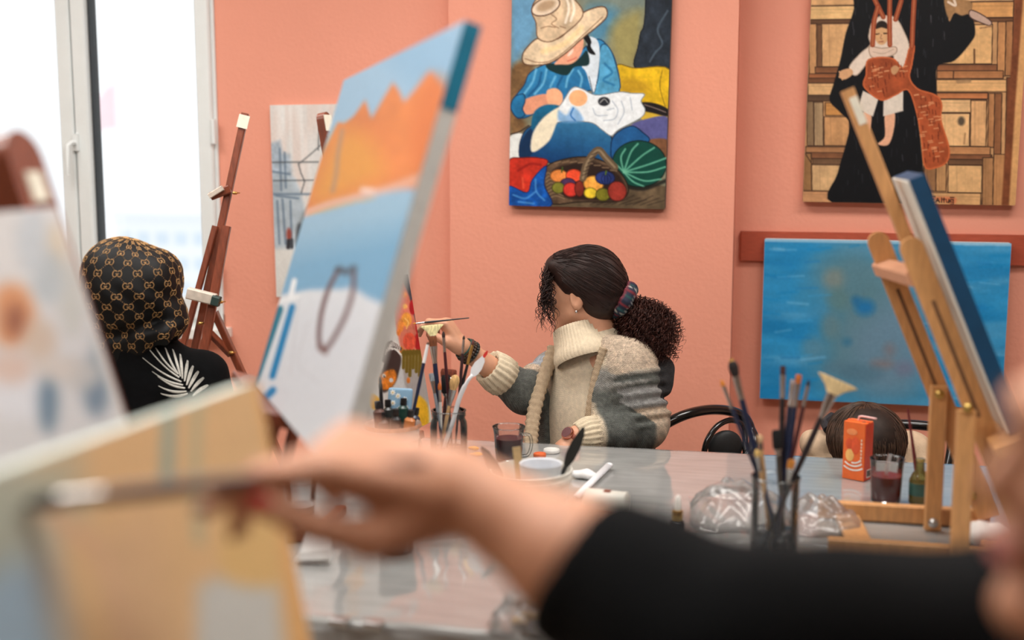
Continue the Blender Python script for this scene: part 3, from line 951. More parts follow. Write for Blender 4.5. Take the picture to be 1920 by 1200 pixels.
canvas('wall_painting', 'painting of a person in straw hat above watermelon and fruit basket', 'painting', hat[0], hat[1], hat[2], hat[3], hat[4], 0.031, p, (60, 60, 62), 'pictures on the salmon wall')

# ---- black robed figure carrying a baby in a woven sling
qz = [(78, -150), (1315, -150), (1258, 1175), (8, 1175)]
p = Paint(300, 320, qz, (202, 166, 122))
p.grain(0.10, 60, 5, 2.5, 0.4)
DK = (74, 56, 44)
def plank(x0, y0, x1, y1, c, o=True, v=.1, vert=False):
    p.fill([(x0, y0), (x1, y0), (x1, y1), (x0, y1)], c, 3, False, var=v, vs=45, seed=int(x0 + y0) % 97, edge=DK if o else None, ew=3)
    for k in range(3):
        if vert:
            xx = x0 + (x1 - x0) * (k + 1) / 4
            p.line([(xx, y0 + 6), (xx + 4, y1 - 6)], 5, tuple(v * (.82 + .12 * k) for v in c), 6, .6)
        else:
            yy = y0 + (y1 - y0) * (k + 1) / 4
            p.line([(x0 + 6, yy), (x1 - 6, yy + 3)], 5, tuple(v * (.82 + .12 * k) for v in c), 6, .6)
TANS = [(214, 180, 134), (198, 160, 116), (186, 144, 100), (222, 192, 150), (170, 128, 88)]
plank(50, -160, 420, 20, TANS[0]); plank(60, 22, 420, 100, (226, 198, 146)); plank(60, 100, 420, 122, (110, 84, 62))
plank(55, 125, 100, 440, TANS[1], vert=True); plank(100, 130, 130, 410, (120, 92, 68), vert=True); plank(130, 125, 300, 375, TANS[0], vert=True)
plank(90, 376, 300, 412, (136, 98, 70)); plank(50, 415, 260, 440, (160, 110, 76)); plank(45, 440, 260, 468, (120, 86, 62))
plank(45, 470, 230, 540, (216, 186, 140)); plank(42, 540, 200, 575, (96, 78, 62)); plank(38, 578, 78, 840, (140, 122, 96), vert=True); plank(80, 582, 135, 840, (168, 150, 120), vert=True)
plank(148, 585, 280, 660, (190, 146, 90)); plank(140, 668, 290, 838, TANS[1], vert=True); plank(28, 845, 270, 880, (170, 132, 96)); plank(60, 880, 260, 915, (132, 96, 70)); plank(70, 915, 250, 950, (118, 96, 74))
plank(64, 952, 250, 1108, (206, 180, 138), vert=True); plank(12, 885, 62, 1108, (150, 120, 84), vert=True); plank(5, 1110, 260, 1180, (200, 160, 120))
p.line([(25, 885), (66, 950)], 6, DK)
plank(800, -160, 1250, 10, TANS[3]); plank(990, 12, 1240, 100, (216, 172, 116)); plank(1000, 102, 1230, 122, (120, 88, 62)); plank(1185, 122, 1225, 430, (176, 134, 94), vert=True); plank(1140, 125, 1185, 432, (196, 152, 106), vert=True)
plank(800, 140, 1110, 362, (224, 190, 138), vert=True); p.line([(1010, 280), (1012, 362)], 10, (100, 74, 54), 5); p.line([(1040, 160), (1110, 150)], 5, (140, 104, 74))
plank(800, 366, 1140, 402, (146, 104, 74)); plank(800, 402, 1175, 446, (178, 132, 92)); p.line([(895, 405), (893, 446)], 6, DK)
plank(795, 452, 1200, 522, (226, 190, 138)); p.line([(920, 462), (985, 458)], 22, (150, 128, 100), 8, .7); plank(800, 528, 1090, 562, (196, 136, 92))
plank(1095, 530, 1130, 840, (186, 142, 100), vert=True); plank(1130, 530, 1170, 880, (150, 108, 76), vert=True)
plank(800, 565, 1085, 640, (226, 196, 150)); plank(800, 645, 990, 835, (228, 196, 148), vert=True); plank(995, 570, 1085, 835, (214, 178, 132), vert=True)
p.oval(942, 690, 20, 26, (96, 88, 76), soft=7); p.line([(965, 760), (960, 820)], 8, (140, 110, 80), 5, .7)
plank(870, 838, 1110, 884, (190, 146, 104)); plank(870, 884, 1120, 912, (140, 100, 72)); plank(870, 912, 1100, 942, (116, 90, 68)); p.line([(1070, 960), (1115, 890)], 6, DK)
plank(870, 945, 1065, 1105, (218, 186, 138), vert=True); plank(730, 940, 800, 1100, (150, 118, 86), vert=True); plank(800, 940, 860, 1100, (184, 150, 108), vert=True)
plank(1068, 900, 1130, 1180, (170, 134, 96), vert=True); plank(730, 1108, 1060, 1180, (206, 172, 126))
plank(1195, 440, 1240, 1180, (128, 84, 56), vert=True); plank(1225, -160, 1290, 420, (140, 92, 62), vert=True); plank(1130, 880, 1195, 1180, (190, 148, 104), vert=True)
p.fill([(1275, -160), (1330, -160), (1262, 1180), (1215, 1180), (1240, 600)], (216, 176, 124), 5, False, var=.06)
p.fill([(1245, -160), (1285, -160), (1245, 600), (1222, 1180), (1180, 1180), (1205, 600)], (126, 80, 54), 6, False, var=.15)
# robe
p.fill([(345, -160), (320, 40), (272, 180), (240, 330), (200, 470), (174, 570), (235, 640), (292, 705), (272, 820), (220, 1000), (188, 1180), (735, 1180), (728, 1000), (708, 800), (700, 660), (795, 545), (800, 380), (900, 342), (990, 240), (1014, 180), (988, 90), (900, 70), (862, 110), (850, -160)], (20, 22, 27), 3, smooth=True)
rg = np.random.default_rng(3)
for k in range(260):
    x, y = rg.uniform(210, 950), rg.uniform(-100, 1160)
    c = rg.choice([44, 60, 84, 34, 130], p=[.3, .3, .15, .2, .05])
    inside = (x < 720 and y > 640 and x > 300 - (y - 700) * .2) or (300 < x < 850 and y < 350) or (260 < x < 790 and 350 < y < 640)
    if inside:
        p.line([(x, y), (x + rg.uniform(-4, 4), y + rg.uniform(12, 60))], rg.uniform(3, 7), (c, c + 3, c + 12), 4, .6)
p.fill([(840, -20), (905, -10), (985, 10), (990, 60), (940, 88), (890, 70), (870, 110), (845, 60)], (168, 138, 100), 4, var=.12)
p.line([(860, 10), (900, 30), (890, -10)], 14, (228, 222, 210), 4)
p.fill([(985, 58), (1040, 78), (1102, 122), (1095, 145), (1060, 135), (985, 98)], (196, 178, 168), 3, edge=(80, 60, 56), ew=3)
# baby
SK = (218, 182, 146)
p.fill([(370, 640), (420, 655), (412, 745), (392, 762), (366, 700)], (226, 184, 156), 3)
p.fill([(500, 655), (556, 640), (552, 745), (520, 830), (458, 826), (500, 780)], (228, 186, 158), 3)
p.fill([(372, 515), (462, 560), (430, 665), (340, 622)], (222, 224, 218), 3, False)
p.fill([(492, 560), (606, 510), (606, 632), (490, 664)], (222, 224, 218), 3, False)
p.fill([(405, 200), (425, 120), (480, 84), (560, 96), (612, 180), (640, 262), (625, 335), (590, 392), (540, 372), (545, 310), (430, 322), (335, 425), (290, 380), (355, 300), (412, 250)], (226, 222, 214), 3, edge=(170, 160, 148), ew=2)
p.oval(480, 192, 40, 58, (214, 180, 138), soft=3)
p.fill([(442, 158), (455, 122), (482, 112), (508, 124), (518, 158), (480, 150)], (50, 40, 34), 3)
p.line([(448, 188), (466, 186)], 7, (60, 44, 38)); p.line([(492, 185), (512, 183)], 7, (60, 44, 38)); p.line([(480, 190), (474, 212), (484, 214)], 4, (150, 110, 84)); p.line([(466, 232), (488, 230)], 5, (150, 84, 70))
p.fill([(412, 258), (480, 270), (560, 262), (560, 300), (490, 325), (420, 318)], (220, 208, 196), 4, edge=(170, 154, 140), ew=2)
p.line([(430, 290), (490, 300), (550, 275)], 5, (190, 174, 160), 4)
p.fill([(312, 400), (290, 385), (240, 400), (232, 435), (262, 450), (306, 425)], (212, 176, 138), 3)
for q_ in ([(245, 410), (232, 404)], [(240, 425), (232, 436)], [(252, 436), (250, 450)]):
    p.line(q_, 8, (212, 176, 138), 3)
p.fill([(405, 335), (540, 328), (600, 385), (625, 330), (640, 275), (668, 258), (655, 360), (642, 440), (690, 505), (790, 540), (828, 590), (826, 690), (872, 840), (862, 925), (795, 962), (735, 955), (715, 800), (685, 640), (635, 510), (560, 540), (475, 568), (378, 490), (392, 420)], (166, 90, 56), 3, edge=(198, 112, 70), ew=6, var=.15)
for k in range(120):
    u, v = rg.uniform(0, 1), rg.uniform(0, 1)
    if k < 55:
        x, y = 400 + u * 230, 350 + v * 180
        if y - 350 > 210 - abs(x - 480) * .9: continue
    else:
        y = 540 + v * 390
        x = 668 + (y - 540) * .16 + u * (130 - abs(y - 720) * .06)
    if k % 2: p.line([(x, y), (x + 24, y - 4)], 6, (222, 170, 130), 4, .8)
    else: p.line([(x, y), (x + 3, y + 24)], 6, (112, 56, 36), 4, .8)
p.fill([(535, 385), (560, 368), (582, 388), (560, 420), (540, 415)], (196, 160, 122), 3)
for q_ in ([(430, -30), (460, 30), (490, 90)], [(460, 30), (436, 120), (428, 250)], [(527, -30), (526, 120), (528, 250)], [(592, 0), (560, 105)], [(668, -30), (660, 120), (655, 262)]):
    p.line(q_, 28, (156, 82, 52), 4); p.line(q_, 8, (214, 160, 124), 5, .5)
# signature
p.fill([(770, 1140), (905, 1132), (915, 1168), (880, 1170)], (206, 110, 76), 8, a=.6)
IK = (34, 28, 28)
for q_ in ([(765, 1135), (765, 1166)], [(760, 1135), (796, 1132)], [(765, 1149), (784, 1148)], [(786, 1164), (789, 1166)], [(798, 1166), (811, 1141), (823, 1166)], [(803, 1157), (820, 1157)], [(834, 1137), (834, 1166)], [(848, 1138), (848, 1166)], [(840, 1147), (857, 1146)], [(862, 1148), (862, 1163), (874, 1164), (877, 1148)], [(877, 1148), (877, 1166)], [(903, 1148), (886, 1148), (885, 1162), (902, 1162)], [(903, 1146), (903, 1174), (887, 1174)], [(884, 1136), (906, 1135)]):
    p.line(q_, 5.5, IK, 3, smooth=False)
p.grain(0.03, 20, 2)
p.contrast(1.10, 130)
p.img *= np.array([.96, .90, .86])
bb = rect([(x * .32508 + 1500, y * .325) for x, y in qz], YR - 0.042)
canvas('wall_painting', 'painting of a black robed figure carrying a baby before wooden doors', 'painting', bb[0], bb[1], bb[2], bb[3], bb[4], 0.04, p, (200, 170, 130), 'pictures on the salmon wall')

# ---- unfinished blue picture hung on the wooden rail
qz = [(1436, 449), (1897, 455), (1878, 768), (1422, 746)]
p = Paint(200, 140, qz, (52, 142, 192))
p.grain(0.10, 60, 4, .25, 1.6)
p.wash((100, 166, 206), 40, .55, 12, .22, 1.3, .5)
p.wash((24, 120, 176), 55, .6, 17, .3, 1.0, .5)
p.fill([(1530, 520), (1600, 470), (1700, 480), (1730, 600), (1720, 740), (1600, 740), (1530, 690), (1560, 600)], (98, 136, 152), 42, a=.95)
p.fill([(1540, 500), (1610, 480), (1660, 560), (1640, 660), (1560, 650), (1580, 570)], (92, 128, 138), 26, a=.7)
p.fill([(1600, 620), (1720, 560), (1740, 700), (1640, 740)], (112, 142, 166), 30, a=.7)
for x_, y_, a_, b_, c_, al in ((1570, 522, 22, 18, (134, 140, 132), .7), (1575, 560, 20, 22, (96, 128, 128), .6), (1560, 610, 18, 24, (110, 132, 134), .6), (1610, 520, 26, 34, (92, 132, 148), .6), (1626, 575, 18, 14, (36, 116, 172), .9), (1610, 562, 6, 5, (30, 104, 158), .9), (1592, 640, 6, 5, (40, 110, 150), .7), (1672, 655, 10, 12, (126, 120, 124), .7), (1658, 682, 22, 9, (140, 116, 112), .6), (1700, 690, 18, 14, (116, 122, 146), .7), (1580, 690, 34, 16, (90, 124, 142), .6), (1525, 650, 20, 20, (104, 136, 150), .5), (1620, 700, 40, 18, (84, 120, 140), .6), (1515, 560, 26, 20, (64, 138, 176), .6)):
    p.oval(x_, y_, a_, b_, c_, soft=9, a=al)
rg = np.random.default_rng(5)
for k in range(150):
    x, y = rg.uniform(1425, 1890), rg.uniform(452, 765)
    c = [(70, 156, 204), (36, 126, 184), (112, 176, 214), (30, 134, 190)][k % 4]
    if 1530 < x < 1730 and y > 470: continue
    p.line([(x, y), (x + rg.uniform(15, 50), y + rg.uniform(-5, 5))], rg.uniform(2, 6), c, 4, .55)
p.line([(1437, 451), (1897, 457)], 5, (176, 208, 226), 4, .8)
p.contrast(1.08, 140)
bl = rect(qz, YR - 0.062)
nn_ = np.cross(bl[1], bl[2])
canvas('wall_painting', 'unfinished blue landscape format canvas hanging on the red brown rail', 'painting', bl[0], bl[1], bl[2], bl[3], bl[4], 0.036, p, (206, 222, 230), 'pictures on the salmon wall')

# ---- pale street scene near the window
qz = [(510, 198), (760, 192), (764, 562), (514, 556)]
p = Paint(130, 190, qz, (214, 214, 212))
p.wash((222, 200, 190), 30, .5, 3, 1.6, .2, .45)
p.wash((236, 236, 234), 30, .6, 8, 1.6, .2, .5)
p.fill([(508, 268), (528, 262), (532, 285), (546, 288), (550, 330), (556, 334), (556, 462), (508, 465)], (172, 187, 200), 4, False, var=.2, vs=14)
p.fill([(512, 330), (552, 335), (570, 380), (572, 460), (512, 465)], (182, 196, 206), 4, var=.15)
for q_ in ([(527, 278), (528, 355)], [(536, 285), (537, 350)], [(520, 375), (522, 455)], [(530, 372), (534, 455)], [(545, 375), (546, 450)], [(518, 365), (560, 370)], [(512, 362), (585, 362)], [(512, 320), (545, 325)]):
    p.line(q_, 4, (98, 118, 138), 3, .8)
for q_ in ([(512, 303), (600, 302)], [(513, 337), (590, 336)], [(612, 265), (580, 292), (562, 306), (566, 322), (573, 338), (566, 360)], [(602, 240), (600, 280)]):
    p.line(q_, 2.2, (70, 76, 80), 1.6, .9, smooth=False)
p.fill([(512, 464), (760, 462), (764, 562), (514, 560)], (220, 220, 216), 5, False, var=.05)
p.fill([(572, 400), (600, 380), (640, 370), (640, 450), (560, 458)], (112, 120, 122), 8, var=.3)
p.fill([(558, 420), (570, 424), (574, 455), (556, 460)], (70, 74, 80), 4)
p.oval(541, 438, 5, 12, (150, 70, 58), soft=3); p.line([(540, 450), (539, 462)], 8, (50, 50, 56), 3); p.line([(546, 448), (546, 462)], 6, (60, 64, 70), 3)
p.fill([(690, 250), (730, 235), (764, 240), (764, 462), (700, 460), (680, 380)], (186, 196, 204), 5, False, var=.14)
for q_ in ([(715, 270), (716, 340)], [(735, 268), (736, 340)], [(710, 365), (712, 455)], [(735, 365), (736, 455)], [(700, 352), (762, 350)], [(640, 292), (760, 290)], [(630, 330), (760, 322)]):
    p.line(q_, 4, (112, 130, 146), 3, .8)
gp = rect(qz, YL - 0.022)
canvas('wall_painting', 'tall pale street scene in grey and white beside the window', 'painting', gp[0], gp[1], gp[2], gp[3], gp[4], 0.021, p, (214, 214, 210), 'pictures on the salmon wall')
# ================================================================== canvases on easels
def proj_xy(c, e1, e2, w_, h_, nx, ny):
    """where the points of a canvas face fall in the photograph: used only to copy the picture painted on it"""
    u = (np.linspace(0, 1, nx)[None, :, None] - 0.5) * w_
    v = (0.5 - np.linspace(0, 1, ny)[:, None, None]) * h_
    q = c + e1 * u + e2 * v - _c
    d = q @ _f
    return 960 + F * (q @ _r) / d, 600 - F * (q @ _u) / d

def paint3(c, e1, e2, w_, h_, nx, ny, bgc):
    p = Paint(nx, ny, [(0, 0), (1, 0), (1, 1), (0, 1)], bgc)
    p.X, p.Y = proj_xy(c, e1, e2, w_, h_, nx, ny)
    return p

m_wood_red = mat('red_brown_wood', (124, 62, 40), 0.38, 0.22, 14, stretch=(8, 8, 1.5), coat=0.2)
m_wood_pale = mat('pale_beech_wood', (206, 152, 98), 0.45, 0.12, 12, stretch=(9, 9, 1.6), coat=0.15)
m_brass = mat('brass', (190, 158, 92), 0.28, 0.06, 60, metal=1.0)
m_tape = mat('paper_tape', (232, 226, 208), 0.8, 0.06, 60)
m_raw = mat('raw_canvas', (214, 208, 196), 0.85, 0.06, 120, bump=0.1)

def wing(p, ax, s=0.012):
    """wing nut with its bolt head"""
    ax = nrm(ax)
    e = nrm(np.cross(ax, UP))
    return join(lathe([(s * .5, 0), (s * .5, s), (s * .3, s * 1.3)], p, ax, 10), bar(p + ax * s * .9 - e * s * 1.5, p + ax * s * .9 + e * s * 1.5, s * .35, s * .9, ax))

def round_top(p0, p1, w_, t_, ref):
    """bar whose far end p1 is rounded across its width"""
    p0, p1 = np.asarray(p0, float), np.asarray(p1, float)
    ax = nrm(p1 - p0)
    e1 = nrm(np.cross(ax, ref))
    e2 = np.cross(e1, ax)
    r = w_ / 2
    L = np.linalg.norm(p1 - p0) - r
    out = [(-r, 0), (r, 0)] + [(r * math.cos(a), L + r * math.sin(a)) for a in np.linspace(0, math.pi, 9)]
    n = len(out)
    v = [p0 + e1 * x + ax * y - e2 * t_ / 2 for x, y in out] + [p0 + e1 * x + ax * y + e2 * t_ / 2 for x, y in out]
    f = [tuple(range(n))[::-1], tuple(range(n, 2 * n))] + [(i, (i + 1) % n, n + (i + 1) % n, n + i) for i in range(n)]
    return np.array(v), f

def easel_for(label, cvs, above, s, zf, wood, base, mw=0.03, mt=0.022, group=None, spread=0.7, tape=False, back=0.30, clamp=True):
    """a table or floor easel behind a canvas cvs=(c,e1,e2,w,h,th): mast, two side legs, rear leg, ledge, clamp"""
    c, e1, e2, w_, h_, th = cvs
    nn = np.cross(e1, e2)
    nh = nrm(nn * V(1, 1, 0))
    m0 = c + e1 * s - nn * (th + mt / 2 + 0.002)
    top = m0 + e2 * (h_ / 2 + above)
    L = (m0[2] - zf - 0.004) / e2[2]
    bot = m0 - e2 * L
    o = thing('easel' if zf < 0.3 else 'table_easel', V(bot[0], bot[1], zf), label, 'easel', group)
    part('mast', round_top(bot, top, mw, mt, nn), wood, o)
    hb = c - e2 * (h_ / 2 + 0.012) + e1 * s
    Lb = max((hb[2] - zf) / e2[2], 0.02)
    part('ledge', bar(hb - e1 * w_ * 0.32 - nn * (th * .5), hb + e1 * w_ * 0.32 - nn * (th * .5), th + 0.05, 0.02, e2), wood, o)
    piv = m0 + e2 * min(h_ * .2, 0.25)
    for sg in (-1, 1):
        a = piv + e1 * sg * (mw * .5 + 0.012)
        k = (a[2] - zf - 0.006) / e2[2]
        b = a - e2 * k + e1 * sg * w_ * spread * .35
        b[2] = zf + 0.008
        part('leg', bar(b, a, 0.026, 0.018, nn), wood, o)
    a = piv - nn * (mt * .5 + .012)
    b = V(*(bot - nh * back)[:2], zf + 0.012)
    part('rear_leg', bar(b, a, 0.028, 0.018, nn), wood, o)
    eh = nrm(e1 * V(1, 1, 0))
    part('base_bar', bar(bot - eh * w_ * .3 * spread + UP * .008 - nh * .025, bot + eh * w_ * .3 * spread + UP * .008 - nh * .025, 0.02, 0.014, UP), wood, o)
    kt = c + e1 * s + e2 * (h_ / 2 + 0.014)
    if clamp: part('clamp', bar(kt - nn * (th + mt + .01), kt + nn * 0.008, 0.04, 0.022, e2), wood, o)
    if clamp: part('wing_nut', wing(m0 + e2 * (h_ / 2 + .014) - nn * (mt / 2 + .01), -nn), m_brass, o)
    if tape:
        t0 = top - e2 * 0.028
        part('paper_label', bar(t0 - e2 * .02 + nn * (mt / 2 + .001), t0 + e2 * .02 + nn * (mt / 2 + .001), mw * 1.04, 0.002, nn, 0), m_tape, o)
    return o

# ---- canvas with orange mountains over blue water
ct = lambda x, y, d: _r * x + _u * y + _f * d
e2o = nrm(ct(0.28, 0.96, 0))
TLo = P(645, 150, 2.40)
TRo = P(872, 38, 1.605)
e1o = TRo - TLo
Wo = np.linalg.norm(e1o)
e1o = nrm(e1o)
e2o = nrm(e2o - e1o * (e1o @ e2o))
Ho, Tho = 0.62, 0.024
co_ = TLo + e1o * Wo / 2 - e2o * Ho / 2
p = paint3(co_, e1o, e2o, Wo, Ho, 190, 170, (168, 202, 221))
p.fill([(560, 420), (640, 380), (790, 350), (760, 470), (700, 600), (500, 600)], (166, 202, 220), 14, False)
p.fill([(520, 480), (640, 450), (790, 420), (740, 600), (500, 620)], (128, 180, 209), 34, False, a=.8)
p.fill([(700, 60), (860, 60), (840, 160), (760, 150)], (150, 190, 214), 25, a=.7)
p.fill([(560, 410), (601, 297), (634, 229), (646, 231), (664, 217), (685, 187), (697, 222), (737, 154), (748, 168), (758, 191), (790, 154), (807, 131), (836, 166), (800, 340), (783, 352), (700, 360), (640, 378), (575, 402)], (233, 146, 84), 2.5, False, var=.07, vs=60)
p.fill([(590, 340), (640, 250), (690, 260), (720, 320), (680, 350), (600, 380)], (236, 172, 80), 24, a=.8)
p.fill([(800, 150), (836, 166), (790, 330), (770, 250)], (228, 132, 74), 16, a=.7)
p.line([(642, 245), (634, 290), (630, 330), (624, 358)], 9, (186, 156, 132), 6, .7)
p.line([(572, 400), (620, 382), (690, 364), (740, 350), (786, 334)], 13, (238, 196, 176), 6, .85)
p.line([(680, 356), (700, 358)], 10, (244, 214, 200), 5)
p.line([(580, 402), (640, 384), (700, 372)], 3, (240, 180, 80), 3, .7)
p.fill([(505, 580), (524, 553), (580, 543), (640, 542), (662, 538), (690, 558), (730, 575), (700, 700), (640, 930), (400, 930), (470, 720)], (219, 224, 230), 4, False)
p.fill([(540, 600), (680, 590), (660, 760), (500, 760)], (212, 216, 224), 30, a=.6)
p.line([(522, 566), (560, 556)], 6, (238, 242, 244), 3); p.line([(552, 527), (546, 552)], 10, (238, 242, 246), 3)
ring = [(637, 503), (617, 540), (603, 587), (598, 633), (604, 655), (614, 652), (630, 628), (650, 587), (662, 545), (664, 503)]
p.line(ring, 8, (122, 88, 82), 4)
p.line([(636, 505), (650, 510), (664, 503)], 12, (92, 104, 114), 6, .9)
p.line([(645, 512), (630, 505)], 6, (90, 96, 104), 5)
p.line([(600, 650), (610, 660)], 10, (130, 92, 84), 6)
p.line([(525, 580), (472, 735)], 13, (40, 132, 152), 3, smooth=False)
p.line([(548, 576), (511, 706)], 12, (24, 142, 192), 3, smooth=False)
p.line([(512, 732), (496, 748)], 13, (24, 142, 196), 4, smooth=False)
for q_ in ([(560, 560), (545, 700)], [(580, 600), (560, 680), (600, 720)], [(640, 640), (680, 620)]):
    p.line(q_, 2, (196, 198, 204), 3, .7)
p.img = np.where((p.img.min(-1) > 196)[..., None], p.img * .95, p.img * np.array([.90, .90, .93]))
p.contrast(1.10, 190)
cvo = canvas('easel_canvas', 'tilted canvas with orange mountains above blue water, half painted', 'canvas', co_, e1o, e2o, Wo, Ho, Tho, p, (206, 206, 202), 'canvases on easels')
nno = np.cross(e1o, e2o)
q0 = co_ + e1o * (Wo / 2 + 0.0006) + e2o * (Ho / 2) - nno * Tho / 2
part('painted_edge', bar(q0, q0 - e2o * 0.118, Tho, 0.0012, e1o, 0), mat('teal_paint', (10, 118, 150), 0.5, 0.06, 40), cvo, 0)
easel_for('red brown table easel carrying the tilted mountain canvas', (co_, e1o, e2o, Wo, Ho, Tho), -0.18, -0.33, TT, m_wood_red, None, spread=.05, back=0.06, clamp=False, group='easels')

# ---- flower vase canvas the seated woman is painting
def cam_dir(x, d):
    return nrm(RT * x + FH * d)
e1f = cam_dir(0.35, 0.94)
nhf = np.cross(e1f, UP)
al = math.radians(9.6)
e2f = nrm(UP * math.cos(al) - nhf * math.sin(al))
Wf, Hf, Thf = 0.46, 0.41, 0.022
TRf = P(765, 514, 3.34)
cf_ = TRf - e1f * Wf / 2 - e2f * Hf / 2
p = paint3(cf_, e1f, e2f, Wf, Hf, 120, 120, (206, 204, 200))
z4 = lambda q: [(x / 3.636 + 690, y / 3.636 + 500) for x, y in q]
p.fill(z4([(150, 0), (240, 0), (300, 250), (380, 580), (230, 600), (190, 400)]), (214, 120, 98), 2, False, var=.1, vs=12)
p.fill(z4([(250, 0), (285, 60), (430, 690), (420, 760), (370, 560), (280, 200), (225, 60)]), (66, 68, 78), 1.5, False)
p.fill(z4([(225, 660), (300, 620), (400, 700), (420, 900), (400, 1100), (330, 1180), (260, 1000), (200, 860)]), (168, 162, 160), 2, False)
p.fill(z4([(190, 640), (230, 640), (250, 800), (280, 880), (180, 820)]), (198, 200, 202), 2, False)
for x_, y_, a_, b_, c_ in ((305, 275, 24, 52, (172, 24, 34)), (345, 410, 22, 50, (168, 22, 34)), (345, 510, 30, 62, (176, 30, 36)), (262, 360, 36, 48, (236, 158, 64)), (222, 400, 22, 44, (232, 140, 64)), (252, 270, 16, 18, (238, 178, 96)), (282, 510, 44, 60, (216, 84, 60)), (208, 445, 14, 26, (232, 130, 56)), (226, 570, 18, 28, (234, 136, 56)), (275, 775, 12, 20, (228, 128, 48)), (250, 190, 14, 22, (230, 140, 60))):
    X_, Y_ = z4([(x_, y_)])[0]
    p.oval(X_, Y_, a_ / 3.636, b_ / 3.636, c_, soft=1.2, var=.15, vs=5)
p.line(z4([(250, 350), (275, 380), (262, 420)]), 2.2, (248, 194, 110), 1.5)
for k in range(7):
    x = 245 + k * 22
    p.line(z4([(x, 575), (x - 4, 690 + (k % 3) * 26)]), 6, (112, 92, 26), 2)
p.line(z4([(240, 590), (380, 580)]), 9, (104, 86, 24), 3)
p.fill(z4([(100, 700), (130, 590), (175, 540), (225, 620), (210, 720), (180, 800), (110, 860), (80, 800)]), (58, 44, 42), 1.6)
p.line(z4([(95, 690), (125, 580), (180, 560), (225, 600)]), 3.5, (226, 222, 216), 1)
p.line(z4([(110, 640), (145, 520), (220, 560)]), 7, (86, 70, 66), 1.5)
for k in range(10):
    x, y = 120 + k * 10, 600 - 60 * math.sin(k / 10 * 3.1)
    p.line(z4([(x, y), (x + 8, y - 34)]), 1.5, (226, 220, 214), .8)
p.fill(z4([(85, 740), (170, 700), (195, 760), (150, 830), (85, 830)]), (206, 118, 36), 2, var=.3, vs=5)
p.oval(*z4([(108, 745)])[0], 3.5, 3.5, (230, 230, 226), soft=1); p.oval(*z4([(158, 775)])[0], 4, 4, (214, 214, 214), soft=1); p.oval(*z4([(110, 750)])[0], 1.8, 1.8, (40, 40, 40), soft=1)
p.fill(z4([(20, 870), (75, 900), (70, 970), (20, 960)]), (228, 172, 50), 2)
p.fill(z4([(325, 880), (400, 930), (415, 1060), (380, 1090), (330, 1040)]), (234, 180, 40), 2.5, var=.1, vs=8)
p.fill([(560, 520), (650, 540), (690, 640), (660, 760), (560, 740)], (196, 190, 184), 10, var=.1)
for x_, y_, a_, b_, c_ in ((640, 620, 20, 26, (222, 150, 70)), (610, 660, 16, 22, (196, 60, 50)), (655, 690, 18, 22, (232, 170, 90)), (620, 740, 30, 18, (120, 100, 40)), (670, 770, 24, 24, (170, 164, 160))):
    p.oval(x_, y_, a_, b_, c_, soft=3, var=.15, vs=6)
canvas('easel_canvas', 'flower vase canvas with red and orange blooms, under the fine brush', 'canvas', cf_, e1f, e2f, Wf, Hf, Thf, p, (70, 72, 82), 'canvases on easels')
easel_for('red brown table easel with paper label on its tall mast', (cf_, e1f, e2f, Wf, Hf, Thf), 0.44, -0.03, TT, m_wood_red, None, mw=0.036, tape=True, spread=.5, back=0.14, group='easels')

# ---- large blurred canvas in the foreground, tan and grey
e1y = nrm((P(482, 712, 1.25) - P(0, 882, 0.897)) * V(1, 1, 0))
nhy = np.cross(e1y, UP)
al = math.radians(11)
e2y = nrm(UP * math.cos(al) - nhy * math.sin(al))
Wy, Hy, Thy = 0.62, 0.52, 0.026
cy_ = P(484, 714, 1.25) - e1y * Wy / 2 - e2y * Hy / 2
p = paint3(cy_, e1y, e2y, Wy, Hy, 120, 110, (213, 178, 134))
p.fill([(-900, 800), (40, 900), (90, 1050), (130, 1250), (-900, 1500)], (150, 172, 188), 50, False)
p.fill([(0, 880), (140, 850), (150, 960), (60, 1040), (-100, 1100), (-300, 1000)], (176, 178, 160), 40, False, a=.9)
p.line([(90, 960), (200, 1060), (260, 1300)], 40, (210, 172, 138), 30, .8)
p.line([(318, 740), (312, 900)], 24, (146, 164, 152), 10); p.line([(372, 740), (366, 860), (372, 1010)], 22, (184, 176, 144), 12, .9)
p.fill([(370, 1100), (410, 1080), (520, 1090), (540, 1300), (360, 1300)], (196, 197, 192), 18, False)
p.fill([(420, 960), (500, 880), (530, 1060), (510, 1100), (420, 1080)], (215, 180, 122), 14, a=.9)
p.fill([(470, 690), (500, 690), (680, 1500), (590, 1500), (540, 1150), (505, 880)], (219, 172, 116), 8, False)
p.fill([(180, 1000), (280, 960), (360, 1250), (230, 1300)], (206, 172, 138), 40, False, a=.6)
p.img = np.clip(p.img * 1.07, 0, 250)
canvas('easel_canvas', 'large tan and grey abstract canvas nearest the camera, touched by brush', 'canvas', cy_, e1y, e2y, Wy, Hy, Thy, p, (216, 226, 216), 'canvases on easels')
easel_for('pale wooden floor easel behind the large tan canvas', (cy_, e1y, e2y, Wy, Hy, Thy), -0.16, -0.02, 0.0, m_wood_pale, None, clamp=False, back=0.4, group='easels')

